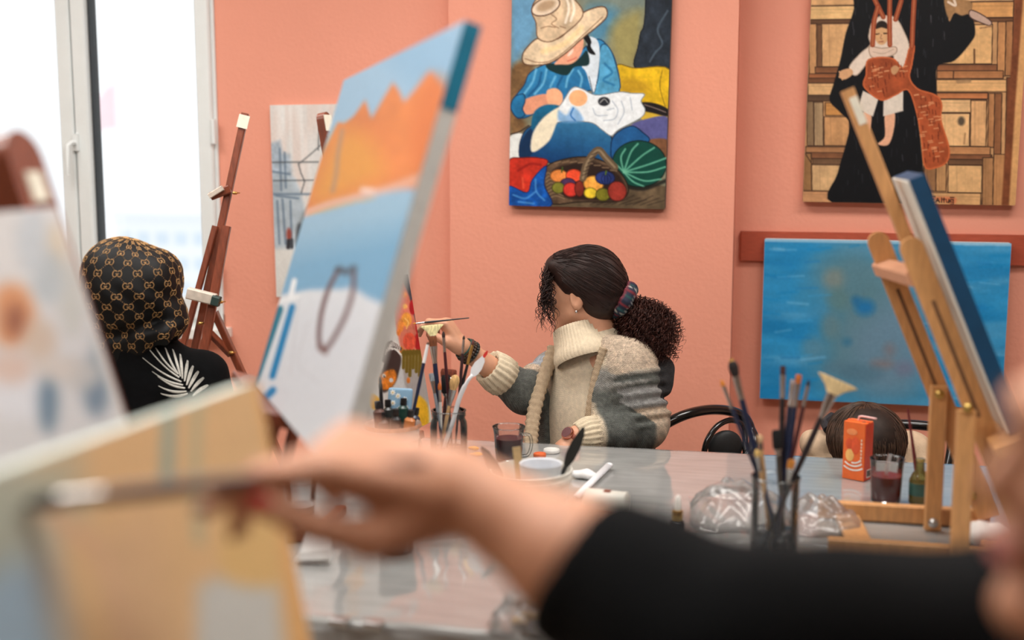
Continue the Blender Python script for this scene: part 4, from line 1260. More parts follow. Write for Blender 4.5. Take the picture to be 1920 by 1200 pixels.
# ---- blurred grey and white canvas on the left with its dark easel
e1a = cam_dir(0.2, 0.98)
nha = np.cross(e1a, UP)
al = math.radians(17)
e2a = nrm(UP * math.cos(al) - nha * math.sin(al))
Wa, Ha, Tha = 0.50, 0.60, 0.016
ca_ = P(106, 388, 1.45) - e1a * Wa / 2 - e2a * Ha / 2
p = paint3(ca_, e1a, e2a, Wa, Ha, 100, 110, (204, 202, 204))
p.fill([(-500, 300), (110, 380), (140, 560), (60, 600), (-500, 620)], (208, 206, 206), 30, False)
for x_, y_, a_, b_, c_ in ((100, 480, 26, 60, (204, 190, 170)), (20, 590, 46, 60, (206, 140, 96)), (28, 600, 18, 30, (140, 88, 70)), (135, 560, 24, 70, (190, 190, 186)), (90, 520, 30, 50, (176, 184, 190)), (75, 640, 30, 40, (196, 176, 160)), (40, 740, 60, 50, (214, 214, 220)), (90, 755, 18, 55, (92, 116, 136)), (180, 720, 26, 60, (110, 128, 146)), (150, 700, 40, 30, (190, 186, 184)), (20, 690, 40, 30, (206, 180, 168)), (190, 640, 18, 50, (170, 176, 180)), (100, 690, 40, 22, (202, 192, 186)), (60, 450, 30, 60, (188, 194, 200)), (-100, 600, 90, 120, (190, 180, 170))):
    p.oval(x_, y_, a_, b_, c_, soft=14, a=.9)
p.fill([(96, 360), (112, 380), (300, 940), (276, 940), (200, 720), (150, 540)], (206, 203, 200), 5, False)
canvas('easel_canvas', 'blurred grey and white abstract canvas leaning at the left edge', 'canvas', ca_, e1a, e2a, Wa, Ha, Tha, p, (206, 203, 200), 'canvases on easels')
oa = easel_for('dark red brown floor easel rising above the grey abstract canvas', (ca_, e1a, e2a, Wa, Ha, Tha), 0.10, 0.25, 0.0, m_wood_red, None, clamp=False, mw=0.07, mt=0.06, back=0.3, group='easels')
nna = np.cross(e1a, e2a)
tq = ca_ + e1a * 0.25 + e2a * (Ha / 2 + 0.03) + nna * (-Tha + 0.0)
part('paper_label', bar(tq - e2a * 0.018, tq + e2a * 0.018, 0.03, 0.003, nna, 0), m_tape, oa)

# ---- pale table easel on the right, with the canvas seen edge-on
ln = math.radians(23)
e2r = V(-math.sin(ln), 0, math.cos(ln))
nr = V(math.cos(ln), 0, math.sin(ln))
e1r = V(0, 1, 0)
zb = TT + 0.02
E0, E1 = PZ(1534, 950, zb), PZ(1838, 975, zb)
F0, F1 = PZ(1552, 1022, zb), PZ(1800, 1042, zb)
ye, yf = (E0[1] + E1[1]) / 2, (F0[1] + F1[1]) / 2
xr0, xr1 = (E0[0] + F0[0]) / 2, E1[0]
er = thing('table_easel', V((xr0 + xr1) / 2, (ye + yf) / 2, TT), 'pale beech table easel leaning right beside the orange juice carton', 'easel', 'easels')
part('base_bar', bar(V(E0[0], ye, zb), V(xr1 + 0.02, ye, zb), 0.022, 0.038, UP), m_wood_pale, er)
part('base_bar', bar(V(F0[0], yf, zb), V(xr1 + 0.02, yf, zb), 0.022, 0.038, UP), m_wood_pale, er)
part('base_bar', bar(V(E0[0] + 0.06, ye - 0.01, TT + 0.008), V(F0[0] + 0.07, yf + 0.01, TT + 0.008), 0.05, 0.014, UP), m_wood_pale, er)
part('base_bar', bar(V(xr1, ye - 0.01, TT + 0.01), V(xr1, yf + 0.01, TT + 0.01), 0.04, 0.018, UP), m_wood_pale, er)
Atop, Btop = PY(1640, 436, ye - 0.02), PY(1703, 420, yf + 0.02)
def lean_to(p, z):
    return p - e2r * ((p[2] - z) / e2r[2])
Abot = lean_to(Atop, TT + 0.03)
shift = V(Abot[0] - Atop[0], 0, Abot[2] - Atop[2])
Btop = V(Btop[0], yf + 0.02, Atop[2] + 0.005)
Bbot = lean_to(Btop, TT + 0.03)
for nm, a, b in (('upright', Abot, Atop), ('upright', Bbot, Btop)):
    u_ = part(nm, round_top(a, b, 0.044, 0.022, V(0, 1, 0)), m_wood_pale, er)
    mid = a + (b - a) * 0.62
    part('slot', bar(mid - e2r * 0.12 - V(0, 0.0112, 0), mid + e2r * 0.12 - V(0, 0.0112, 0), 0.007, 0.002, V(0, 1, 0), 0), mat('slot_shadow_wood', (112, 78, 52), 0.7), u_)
mt_top = P(1588, 168, np.dot((Atop + Btop) / 2 - _c, _f))
ymid = (ye + yf) / 2
mt_top = PY(1588, 168, ymid)
mast = part('mast', bar(lean_to(mt_top, Atop[2] - 0.35), mt_top, 0.034, 0.026, nr), m_wood_pale, er)
part('paper_label', bar(mt_top - e2r * 0.075 - V(0, 0.0176, 0) + nr * .004, mt_top - e2r * 0.018 - V(0, 0.0176, 0) + nr * .004, 0.016, 0.002, V(0, 1, 0), 0), m_tape, mast)
ck = 0.075
part('cross_block', bar(Atop - e2r * ck - V(0, -0.014, 0) - nr * 0.012, Btop - e2r * ck - V(0, 0.006, 0) - nr * 0.012, 0.036, 0.03, e2r), mat('pinkish_beech', (204, 150, 118), 0.5, 0.1, 20), er)
Cb = PZ(1742, 962, zb)
Cx = Cb[0]
Ct = PY(1747, 716, ye)[2]
part('post', bar(V(Cx, ye - 0.044, TT + 0.004), V(Cx, ye - 0.044, Ct), 0.022, 0.034, V(1, 0, 0)), m_wood_pale, er)
Dx = PZ(1790, 1030, zb)[0]
part('post', bar(V(Dx, yf - 0.024, TT + 0.004), V(Dx, yf - 0.024, PY(1812, 765, yf)[2]), 0.022, 0.034, V(1, 0, 0)), m_wood_pale, er)
for q in (V(Cx, ye - 0.055, Ct - 0.015), V(Cx, ye - 0.055, zb), PY(1815, 764, yf - 0.036), PY(1822, 930, ye - 0.035)):
    part('bolt', lathe([(0.010, 0), (0.010, 0.004), (0.006, 0.008), (0.003, 0.010)], q, V(0, -1, 0), 12), m_steel if q[2] < TT + 0.05 else m_brass, er)
# its canvas
Wr, Hr, Thr = 0.30, 0.51, 0.034
tn = PY(1700, 341, yf - 0.035)
cr_ = tn + e1r * Wr / 2 - e2r * Hr / 2 + nr * Thr
p = Paint(60, 70, [(0, 0), (100, 0), (100, 120), (0, 120)], (24, 92, 140))
p.wash((60, 140, 180), 30, .6, 3, .4, 1.4); p.wash((14, 66, 110), 26, .6, 7, .4, 1.4)
cvr = canvas('easel_canvas', 'deep blue edged canvas seen edge-on against the pale beech easel', 'canvas', cr_, e1r, e2r, Wr, Hr, Thr, p, (214, 210, 202), 'canvases on easels', side_mat=m_raw)
mbl = mat('deep_blue_paint', (8, 62, 96), 0.5, 0.1, 30)
eq = cr_ - e1r * (Wr / 2 + 0.0008) - nr * (Thr * .44)
part('painted_edge', bar(eq - e2r * Hr / 2, eq + e2r * Hr / 2, Thr * .88, 0.0016, e1r, 0), mbl, cvr, 0)
eq = cr_ + e2r * (Hr / 2 + 0.0008) - nr * (Thr * .44)
part('painted_edge', bar(eq - e1r * Wr / 2, eq + e1r * Wr / 2, Thr * .88, 0.0016, e2r, 0), mbl, cvr, 0)
lg = cr_ - e2r * (Hr / 2 + 0.012) - nr * (Thr / 2 + 0.01)
part('ledge', bar(lg - e1r * 0.2, lg + e1r * 0.2, Thr + 0.05, 0.02, e2r), m_wood_pale, er)

# ---- red brown floor easel by the window
el = thing('easel', V(*P(400, 640, 3.72)[:2], 0), 'slender red brown floor easel standing by the window', 'easel', 'easels')
def down(a, b, z=0.004):
    a, b = np.asarray(a), np.asarray(b)
    return a + (b - a) * ((z - a[2]) / (b[2] - a[2]))
ma, mb = P(460, 213, 3.86), P(405, 469, 3.85)
part('mast', bar(down(ma, mb), ma, 0.022, 0.022, FH), m_wood_red, el)
ua, ub = P(404, 424, 3.83), P(352, 616, 3.82)
part('upright', bar(down(ua, ub), ua, 0.018, 0.022, FH), m_wood_red, el)
va, vb = P(425, 424, 3.80), P(384, 651, 3.79)
part('upright', bar(down(va, vb), va, 0.026, 0.022, FH), m_wood_red, el)
lt = mat('paint_flecked_wood', (214, 202, 188), 0.6, 0.12, 50)
part('ledge', bar(P(352, 549, 3.77), P(404, 562, 3.77), 0.03, 0.034, UP), lt, el)
part('ledge_end', bar(P(398, 562, 3.755), P(412, 566, 3.755), 0.03, 0.03, UP), mat('dark_green_wood', (40, 62, 58), 0.6), el)
part('clamp', bar(P(396, 368, 3.84), P(432, 354, 3.84), 0.03, 0.026, UP), m_wood_red, el)
part('clamp_jaw', bar(P(392, 368, 3.82), P(418, 352, 3.82), 0.02, 0.016, UP), lt, el)
ra, rb = P(402, 585, 3.86), P(456, 704, 3.90)
part('rear_leg', bar(down(ra, rb), ra, 0.030, 0.02, RT), m_wood_red, el)
part('brace', bar(P(394, 625, 3.83), P(432, 664, 3.885), 0.024, 0.016, RT), m_wood_red, el)
part('paper_label', bar(P(459, 216, 3.845), P(453, 240, 3.845), 0.034, 0.004, FH, 0), m_tape, el)
for q in (P(438, 362, 3.83), P(411, 566, 3.77), P(431, 661, 3.87), P(374, 606, 3.79)):
    part('wing_nut', wing(q, RT - FH * .4, 0.010), m_brass, el)
# ================================================================== people
m_skin = mat('warm_skin', (205, 146, 114), 0.5, 0.05, 30, bump=0.06, bscale=300, sss=0.08)
m_skin_w = mat('olive_skin', (206, 152, 122), 0.5, 0.06, 30, bump=0.06, bscale=300, sss=0.08)
m_eye = mat('eye_white', (236, 232, 226), 0.2, 0.02, 30)
m_iris = mat('brown_iris', (58, 36, 26), 0.2, 0.1, 200)
m_lip = mat('lips', (186, 104, 94), 0.45, 0.06, 80)
m_hair_d = mat('dark_brown_hair', (40, 23, 19), 0.5, 0.35, 60, spec=0.3)
m_hair_c = mat('auburn_curls', (62, 30, 22), 0.5, 0.45, 40, spec=0.35)
m_black = mat('black_knit', (9, 10, 12), 0.95, 0.2, 60, bump=0.25, bscale=500, spec=0.15)
m_jean = mat('dark_denim', (44, 50, 66), 0.85, 0.15, 80)
m_blackmetal = mat('black_lacquer', (16, 17, 19), 0.18, 0.1, 30, coat=0.4)
m_blackpad = mat('black_vinyl_pad', (30, 32, 34), 0.5, 0.2, 60)

def frame3(f, up=(0, 0, 1)):
    f = nrm(f)
    l = nrm(np.cross(up, f))
    return f, l, np.cross(f, l)

def head_prims(O, f, l, u, s=1.0, ears=True):
    R = np.array([f, l, u])
    Q = lambda x, y, z: O + s * (f * x + l * y + u * z)
    p = [ell(Q(-.012, 0, .035), V(.096, .075, .084) * s, R, .02), ell(Q(.028, 0, -.025), V(.066, .060, .088) * s, R, .03),
         cap(Q(.01, .042, -.055), Q(.068, .014, -.098), .022 * s, .016 * s, .02), cap(Q(.01, -.042, -.055), Q(.068, -.014, -.098), .022 * s, .016 * s, .02),
         ell(Q(.078, 0, -.098), V(.017, .018, .015) * s, R, .02),
         cap(Q(.088, 0, .012), Q(.108, 0, -.024), .008 * s, .011 * s, .012), ell(Q(.098, .011, -.030), V(.010, .008, .008) * s, R, .008), ell(Q(.098, -.011, -.030), V(.010, .008, .008) * s, R, .008),
         ell(Q(.090, 0, .026), V(.012, .045, .010) * s, R, .02), ell(Q(.072, .036, -.022), V(.02, .02, .018) * s, R, .02), ell(Q(.072, -.036, -.022), V(.02, .02, .018) * s, R, .02),
         ell(Q(.092, .031, .006), V(.014, .017, .011) * s, R, .012, '-'), ell(Q(.092, -.031, .006), V(.014, .017, .011) * s, R, .012, '-'),
         ell(Q(.092, 0, -.055), V(.012, .022, .007) * s, R, .008), ell(Q(.090, 0, -.067), V(.012, .019, .007) * s, R, .008), ell(Q(.104, 0, -.061), V(.004, .024, .0015) * s, R, .003, '-'),
         cap(Q(-.025, 0, -.05), Q(-.045, 0, -.19), .054 * s, .058 * s, .03)]
    if ears:
        for y in (.074, -.074):
            p += [ell(Q(-.012, y, -.012), V(.020, .009, .032) * s, R, .008), ell(Q(-.010, y * 1.13, -.008), V(.011, .006, .019) * s, R, .005, '-')]
    return p, Q

def face_parts(Q, f, l, u, person, s=1.0, brow=True):
    for y in (.031, -.031):
        e = part('eye', blob(Q(.078, y, .004), .0125 * s, None, 14, 9), m_eye, person)
        part('iris', blob(Q(.0868, y, .003), V(.0042, .0062, .0062) * s, np.array([f, l, u]), 10, 7), m_iris, e)
        if brow:
            part('eyebrow', tube([Q(.094, y * .45, .024), Q(.096, y, .031), Q(.080, y * 1.65, .026)], [.003 * s, .0042 * s, .0018 * s], 6), m_hair_d, person)
    part('lips', join(blob(Q(.0985, 0, -.0555), V(.0065, .021, .0048) * s, np.array([f, l, u]), 14, 8), blob(Q(.0965, 0, -.0660), V(.0065, .018, .0055) * s, np.array([f, l, u]), 14, 8)), m_lip, person)

def hand_prims(O, x, y, z, s=1.0, bends=((28, 45, 20), (42, 55, 30), (52, 62, 30), (58, 62, 30)), thumb=None):
    """right hand: x to the fingers, y to the thumb side, z the back of the hand"""
    Q = lambda a, b, c: O + s * (x * a + y * b + z * c)
    pr, tips = [], []
    ys = (.027, .009, -.009, -.026)
    lens = ((.044, .027, .021), (.049, .030, .022), (.045, .028, .021), (.035, .021, .018))
    rad = (.0095, .0098, .0092, .0080)
    kx = (.088, .092, .087, .079)
    for i in range(4):
        pr.append(cap(Q(.006, ys[i] * .55, 0), Q(kx[i], ys[i], 0), .0155 * s, .0115 * s, .014))
        p0 = Q(kx[i], ys[i], 0)
        a = 0
        for j in range(3):
            a += math.radians(bends[i][j])
            d = x * math.cos(a) - z * math.sin(a) + y * (ys[i] * .9) * (1 if j == 0 else .2)
            p1 = p0 + nrm(d) * lens[i][j] * s
            r0, r1 = rad[i] * (1 - .09 * j) * s, rad[i] * (.93 - .1 * j) * s
            pr.append(cap(p0, p1, r0, r1, .004))
            if j == 2:
                tips.append((p0, p1, x * math.sin(a) + z * math.cos(a), r1))
            p0 = p1
    pr.append(rbx(Q(.045, .0, -.004), V(.036, .026, .006) * s, np.array([x, y, z]), .006 * s, .012))
    t = thumb or [(.012, .020, -.008), (.042, .046, -.022), (.072, .045, -.040), (.098, .032, -.052)]
    tq = [Q(*q) for q in t]
    pr += [cap(tq[0], tq[1], .020 * s, .0150 * s, .014), cap(tq[1], tq[2], .0140 * s, .0118 * s, .005), cap(tq[2], tq[3], .0118 * s, .0095 * s, .005)]
    td = nrm(tq[3] - tq[2])
    tn = nrm(y - td * (y @ td))
    tips.append((tq[2], tq[3], tn, .0092 * s))
    return pr, tips, Q

def nails(tips, m, person, which, s=1.0):
    for i in which:
        p0, p1, n, r = tips[i]
        d = nrm(p1 - p0)
        n = nrm(n - d * (n @ d))
        part('fingernail', blob(p1 + n * r * .60 + d * r * .30, V(r * 1.2, r * .92, r * .50), np.array([d, np.cross(n, d), n]), 12, 7), m, person)

def tubes(paths, rad, n=3):
    """many thin strands at once: paths (N, M, 3), rad (M,) or (N, M)"""
    paths = np.asarray(paths, float)
    N, M, _ = paths.shape
    rad = np.broadcast_to(np.asarray(rad, float), (N, M))
    t = np.gradient(paths, axis=1)
    t /= np.linalg.norm(t, axis=2, keepdims=True) + 1e-12
    e1 = np.cross(t, V(0.31, 0.17, 0.93))
    e1 /= np.linalg.norm(e1, axis=2, keepdims=True) + 1e-9
    e2 = np.cross(t, e1)
    an = np.arange(n) * 2 * math.pi / n
    v = paths[:, :, None, :] + rad[:, :, None, None] * (np.cos(an)[:, None] * e1[:, :, None, :] + np.sin(an)[:, None] * e2[:, :, None, :])
    b = (np.arange(N)[:, None, None] * M + np.arange(M - 1)[None, :, None]) * n
    k = np.arange(n)[None, None, :]
    l = (k + 1) % n
    f = np.stack([b + k, b + l, b + n + l, b + n + k], -1).reshape(-1, 4)
    return v.reshape(-1, 3), f

def curls(roots, ends, bulge, rad, turns, cr, M=34, seed=1):
    rg = np.random.default_rng(seed)
    N = len(roots)
    s = np.linspace(0, 1, M)[None, :, None]
    roots, ends, bulge = (np.asarray(a, float)[:, None, :] for a in (roots, ends, bulge))
    path = roots * (1 - s) ** 2 + 2 * bulge * s * (1 - s) + ends * s ** 2
    t = np.gradient(path, axis=1)
    t /= np.linalg.norm(t, axis=2, keepdims=True) + 1e-9
    e1 = np.cross(t, V(.2, .9, .37)); e1 /= np.linalg.norm(e1, axis=2, keepdims=True) + 1e-9
    e2 = np.cross(t, e1)
    tn = rg.uniform(turns[0], turns[1], (N, 1, 1))
    ph = rg.uniform(0, 6.28, (N, 1, 1))
    c = rg.uniform(cr[0], cr[1], (N, 1, 1)) * np.clip(s * 4, 0, 1)
    a = s * tn * 6.283 + ph
    path = path + c * (np.cos(a) * e1 + np.sin(a) * e2)
    return tubes(path, rad * np.clip(1.3 - np.linspace(0, 1, M) ** 3, .3, 1), 3)

# ------------------------------------------------------------------ the woman in the striped cardigan
Hc = P(1092, 549, 3.50)
hf, hl, hu = frame3(nrm(-RT * .88 + FH * .42 - UP * .10))
hp_, HQ = head_prims(Hc, hf, hl, hu)
SL, SR = P(1180, 694, 3.44), P(1046, 694, 3.63)
ELb, WRl = P(1212, 795, 3.45), P(1082, 818, 3.37)
ERb, WRr = P(985, 738, 3.52), P(866, 650, 3.40)
chest = (SL + SR) / 2 - UP * .08
side = nrm((SL - SR) * V(1, 1, 0))
front = nrm(np.cross(side, UP))
if front @ _f > 0: front = -front
TR_ = np.array([side, front, UP])
pelv = V(chest[0] + .02, chest[1] + .02, 0.53)
base_w = V(pelv[0], pelv[1], 0.0)
woman = thing('person', base_w, 'person in striped knit cardigan with curly ponytail, painting at her easel', 'person', 'people painting in the studio')
hx = nrm(-RT * .52 + UP * .84 - FH * .05)
hy = nrm(-FH * .95 - UP * .1 - RT * .12); hy = nrm(hy - hx * (hx @ hy))
hz = np.cross(hx, hy)
hand, tipsw, HWQ = hand_prims(WRr, hx, hy, hz, 0.93, ((50, 40, 15), (58, 48, 25), (70, 55, 30), (80, 58, 30)),
                              [(.012, .020, -.008), (.042, .044, -.020), (.070, .040, -.038), (.085, .026, -.058)])
lx = nrm(WRl - ELb) * .6 + nrm(-RT * .9 - FH * .3) * .4
lx = nrm(lx * V(1, 1, 0) - UP * .75); lz = UP - lx * (UP @ lx); lz = nrm(lz); ly = np.cross(lz, lx)
WL2 = WRl + lx * .045
lhand, _, _ = hand_prims(WL2, lx, -ly, lz, .92, ((20, 25, 15), (20, 25, 15), (22, 28, 15), (25, 28, 15)))
body = hp_ + [cap(HQ(-.045, 0, -.19), chest, .06, .09, .04), ell(chest, V(.15, .10, .17), TR_, .04), ell((chest + pelv) / 2, V(.135, .10, .24), TR_, .05), ell(pelv, V(.16, .13, .13), TR_, .05),
              cap(SR, ERb, .045, .038, .03), cap(ERb, ERb + (WRr - ERb) * .35, .038, .037, .02), cap(ERb + (WRr - ERb) * .35, WRr, .037, .0245, .02),
              cap(SL, ELb, .045, .038, .03), cap(ELb, WRl, .038, .026, .02), cap(WRl, WL2, .026, .024, .02)] + hand + lhand
bm_ = solid(body, .0045, .012)
part('body', bm_, m_skin_w, woman, 'all')
face_parts(HQ, hf, hl, hu, woman)
part('earring', blob(HQ(-.012, .084, -.045), .0042, None, 10, 7), m_steel, woman)

# hair: cap of combed-back hair, strands over it, ponytail and loose front locks
RH = np.array([hf, hl, hu])
PT = P(1162, 566, 3.48)
hair_pr = [ell(HQ(-.022, 0, .045), V(.104, .088, .090), RH, .02), ell(HQ(-.058, 0, .0), V(.078, .080, .085), RH, .03), cap(HQ(-.08, 0, -.01), PT, .062, .026, .03),
           ell(HQ(.055, 0, .085), V(.045, .066, .035), RH, .03),
           ell(HQ(.098, 0, -.035), V(.082, .13, .086), RH, .015, '-'), ell(HQ(.012, .085, -.050), V(.040, .05, .05), RH, .012, '-'), ell(HQ(.012, -.085, -.050), V(.040, .05, .05), RH, .012, '-')]
hm = solid(hair_pr, .005, .012)
ho = part('hair', hm, m_hair_d, woman, 'all')
bvh = BVHTree.FromPolygons([tuple(v) for v in hm[0]], [tuple(int(i) for i in f) for f in hm[1]])
rg = np.random.default_rng(4)
paths = []
for k in range(420):
    a = rg.uniform(-1.5, 1.5)
    st = HQ(.085 - .05 * abs(math.sin(a)) ** 2 + rg.uniform(-.12, 0), .085 * math.sin(a), .10 * math.cos(a) + .03)
    pth = []
    for s in np.linspace(0, 1, 15):
        q = st * (1 - s) + PT * s
        cq = HQ(-.03, 0, .02) * (1 - s) + (HQ(-.06, 0, 0) * .3 + PT * .7) * s
        d = nrm(q - cq + 1e-6)
        hit = bvh.ray_cast(Vector(cq + d * .3), Vector(-d), .5)
        pth.append((np.array(hit[0]) if hit[0] is not None else q) + d * (.0005 + .0012 * math.sin(k + s * 7)))
    paths.append(pth)
part('combed_strand', tubes(paths, .0013, 3), m_hair_d, ho, 'all', kind='stuff')
PB = P(1212, 616, 3.47)
pdir = nrm(PB - PT)
part('ponytail_core', solid([cap(PT, PT + pdir * .05, .026, .040, .02), ell(PB, V(.058, .060, .066), None, .03), ell(PB - UP * .03 + RT * .012, V(.05, .05, .05), None, .03)], .006, .02), m_hair_c, ho, 'all')
N = 1100
d_ = rg.normal(size=(N, 3)); d_ /= np.linalg.norm(d_, axis=1)[:, None]
d_ = d_ + pdir * .35
roots = PT + pdir * .02 + rg.normal(size=(N, 3)) * .012
r_ = rg.uniform(.45, 1.12, (N, 1)) ** .6
ends = PB - UP * .006 + d_ * V(.084, .084, .094) * r_
bul = (roots + ends) / 2 + d_ * .045
part('ponytail_curls', curls(roots, ends, bul, .0012, (4, 9), (.004, .010), 44, 5), m_hair_c, ho, 'all', kind='stuff')
N = 64
roots = np.array([HQ(.085 + rg.uniform(-.02, .012), rg.uniform(.0, .06), .085 + rg.uniform(-.02, .01)) for _ in range(N)])
ends = np.array([P(rg.uniform(1004, 1046), rg.uniform(570, 632), 3.44 + rg.uniform(-.03, .03)) for _ in range(N)])
bul = np.array([P(rg.uniform(1006, 1034), rg.uniform(520, 560), 3.43) for _ in range(N)])
part('loose_lock', curls(roots, ends, bul, .0013, (2, 6), (.003, .009), 40, 9), m_hair_d, ho, 'all', kind='stuff')
# scrunchie
ax_ = nrm(RT * .80 - UP * .50 + FH * .05)
e1_ = nrm(UP - ax_ * (UP @ ax_)); e2_ = np.cross(ax_, e1_)
an = np.arange(64) * 2 * math.pi / 64
ringp = np.array([P(1168, 562, 3.455) + (e1_ * math.cos(a) + e2_ * math.sin(a)) * .038 for a in an])
nr_ = 14
sv, sf, scol = [], [], []
for i, a in enumerate(an):
    rr = .019 + .0016 * math.sin(a * 9) + .0012 * math.sin(a * 21 + 1)
    ro = e1_ * math.cos(a) + e2_ * math.sin(a)
    for j in range(nr_):
        b = 2 * math.pi * j / nr_
        sv.append(ringp[i] + ro * rr * math.cos(b) + ax_ * rr * 1.15 * math.sin(b))
        c = (18, 28, 50)
        if i % 8 == 2: c = (120, 34, 44)
        if i % 8 == 5: c = (26, 70, 70)
        if j in (2, 9) and i % 2: c = (140, 140, 136)
        if j in (5, 12): c = (110, 36, 48)
        if i % 16 == 7 and j % 2: c = (170, 170, 160)
        scol.append(lin(c))
for i in range(64):
    for j in range(nr_):
        sf.append((i * nr_ + j, i * nr_ + (j + 1) % nr_, ((i + 1) % 64) * nr_ + (j + 1) % nr_, ((i + 1) % 64) * nr_ + j))
part('hair_scrunchie', (np.array(sv), sf), mat('tartan_cloth', (255, 255, 255), .8, .12, 80, bump=.2, attr='Col'), woman, 'all', col=np.array(scol), label='dark tartan hair scrunchie')

# cream roll-neck sweater
m_cream = mat('cream_wool', (226, 210, 184), .95, .10, 90, bump=.5, knit=.35, kscale=900)
swv = solid([ell(chest - front * .002 - UP * .01, V(.155, .112, .19), TR_, .04), ell((chest + pelv) / 2 + front * .006, V(.155, .132, .26), TR_, .05), ell(pelv, V(.165, .135, .13), TR_, .05), cap(chest + UP * .12, HQ(-.04, 0, -.15), .105, .068, .04)], .007, .02)
part('roll_neck_sweater', swv, m_cream, woman, 'all')
na = P(1098, 676, 3.47); nb_ = P(1083, 620, 3.495)
nax = nrm(nb_ - na)
L_ = np.linalg.norm(nb_ - na)
ncol = []
nref = nrm(np.cross(nax, FH))
prof = [(.082, .0), (.088, .012), (.084, .03), (.076, .05), (.070, L_ + .0), (.068, L_ + .01), (.062, L_ + .012), (.058, L_ - .01), (.056, .02)]
nv_, nf_ = lathe(prof, na, nax, 144, .92, nref, False, False)
ang = np.tile(np.arange(144), len(prof))
rib = (.0022 * np.cos(ang * 2 * math.pi / 3.0))[:, None]
ctr = na + ((nv_ - na) @ nax)[:, None] * nax
rad_ = nv_ - ctr
nv_ = nv_ + rad_ / (np.linalg.norm(rad_, axis=1)[:, None] + 1e-9) * rib
part('folded_collar', (nv_, nf_), mat('cream_rib', (222, 205, 178), .95, .08, 90, bump=.3, knit=.25, kscale=900), woman, 'all')

# cardigan
CREAM, DARK, GREY, BEIGE, BLUE = (226, 208, 182), (104, 107, 102), (176, 176, 174), (216, 194, 170), (188, 196, 204)
cuffL = WRl + (ELb - WRl) * .16
cuffR = ERb + (WRr - ERb) * .36
SLo = SL + UP * .01
card = [ell(chest - front * .004, V(.185, .130, .20), TR_, .04), ell((chest + pelv) / 2, V(.182, .156, .27), TR_, .05), ell(pelv - front * .02, V(.185, .145, .14), TR_, .05),
        cap(SLo - side * .03 + UP * .005, SLo + side * .012 - UP * .02, .068, .074, .04), cap(SLo, ELb, .074, .068, .03), cap(ELb + UP * .004, ELb + (WRl - ELb) * .35, .066, .060, .02), cap(ELb + (WRl - ELb) * .35, cuffL, .058, .046, .02),
        cap(SR, ERb, .066, .060, .03), cap(ERb, cuffR, .058, .050, .02),
        cap(chest + UP * .13 - front * .07 - side * .07, chest + UP * .13 - front * .05 + side * .09, .045, .045, .03), cap(P(1135, 650, 3.44), P(1188, 664, 3.42), .032, .038, .03), ell(P(1240, 712, 3.47), V(.035, .04, .055), None, .02), ell(P(1232, 690, 3.50), V(.05, .05, .04), None, .02)]
op0, op1 = P(1086, 640, 3.37), P(1056, 870, 3.33)
card += [rbx(chest + front * .165 + side * .022 - UP * .17, V(.066, .12, .42), np.array([nrm(side + UP * .10), front, nrm(UP - side * .10)]), .012, .012, '-'), cap(op0, op0 + (op1 - op0) * .3, .056, .066, .012, '-'), cap(op0 + (op1 - op0) * .3, op1 - UP * .2, .068, .082, .012, '-'), cap(P(1083, 600, 3.50), P(1090, 655, 3.48), .074, .080, .012, '-'),
         ]
def fold_disp(X, Y, Z):
    v = np.stack([X, Y, Z], 1)
    d, t = segdist(v, SLo, ELb)
    L = np.linalg.norm(ELb - SLo)
    w_ = np.clip((.10 - d) / .03, 0, 1) * np.clip((t + .05) * 6, 0, 1)
    dd = (v @ side)
    out = .006 * np.sin((t * L + .25 * ((v - SLo) @ front)) / .030 * 6.283 + 9 * dd) * w_
    d2, t2 = segdist(v, ELb, cuffL)
    w2 = np.clip((.085 - d2) / .03, 0, 1) * np.clip((.9 - t2) * 4, 0, 1) * np.clip(t2 * 5, 0, 1)
    out += .004 * np.sin(t2 * 17 + 20 * v[:, 2]) * w2
    d3, t3 = segdist(v, SR, ERb)
    out += .004 * np.sin(t3 * 16 + 15 * v[:, 2]) * np.clip((.09 - d3) / .03, 0, 1)
    return out
cm = solid(card, .0055, .014, fold_disp)
cvx = cm[0]
dl, tl = segdist(cvx, SLo, ELb); dl2, tl2 = segdist(cvx, ELb, cuffL)
dr, tr = segdist(cvx, SR, ERb); dr2, tr2 = segdist(cvx, ERb, cuffR)
dL, dR = np.minimum(dl, dl2), np.minimum(dr, dr2)
sL = np.where(dl <= dl2, tl * .62, .62 + tl2 * .38)
tilt = (cvx - SLo) @ front * .9
sLt = sL + np.clip(tilt, -.1, .1) * np.where(sL < .6, 1, 0)
def stripes(s, stops):
    c = np.zeros((len(s), 3)); c[:] = stops[0][1]
    for a, col in stops:
        m = np.clip((s - a) / .02 + .5, 0, 1)[:, None]
        c = c * (1 - m) + np.array(col, float) * m
    return c
colL = stripes(sLt, [(-1, BEIGE), (.08, DARK), (.22, GREY), (.44, BEIGE), (.64, DARK), (.93, CREAM)])
sR = np.where(dr <= dr2, tr * .7, .7 + tr2 * .3)
colR = stripes(sR, [(-1, GREY), (.2, BLUE), (.42, BEIGE), (.52, DARK), (.97, CREAM)])
hgt = (cvx[:, 2] - chest[2])
colB = stripes(-hgt, [(-1, BEIGE), (-.145, CREAM), (-.11, (150, 148, 142)), (-.05, DARK), (.6, GREY)])
col = np.where((dL < .085)[:, None] & (dL < dR)[:, None], colL, np.where((dR < .085)[:, None], colR, colB))
hd = np.linalg.norm(cvx - P(1240, 712, 3.47), axis=1) < .075
col[hd] = (58, 58, 60)
n1 = vnoise(cvx[:, 0] * 1000, (cvx[:, 2] + cvx[:, 1]) * 1000, 7, 3)
col = col * (.86 + .28 * n1)[:, None]
m_knit = mat('striped_knit', (255, 255, 255), .95, .22, 240, bump=.8, attr='Col', knit=.5, kscale=640)
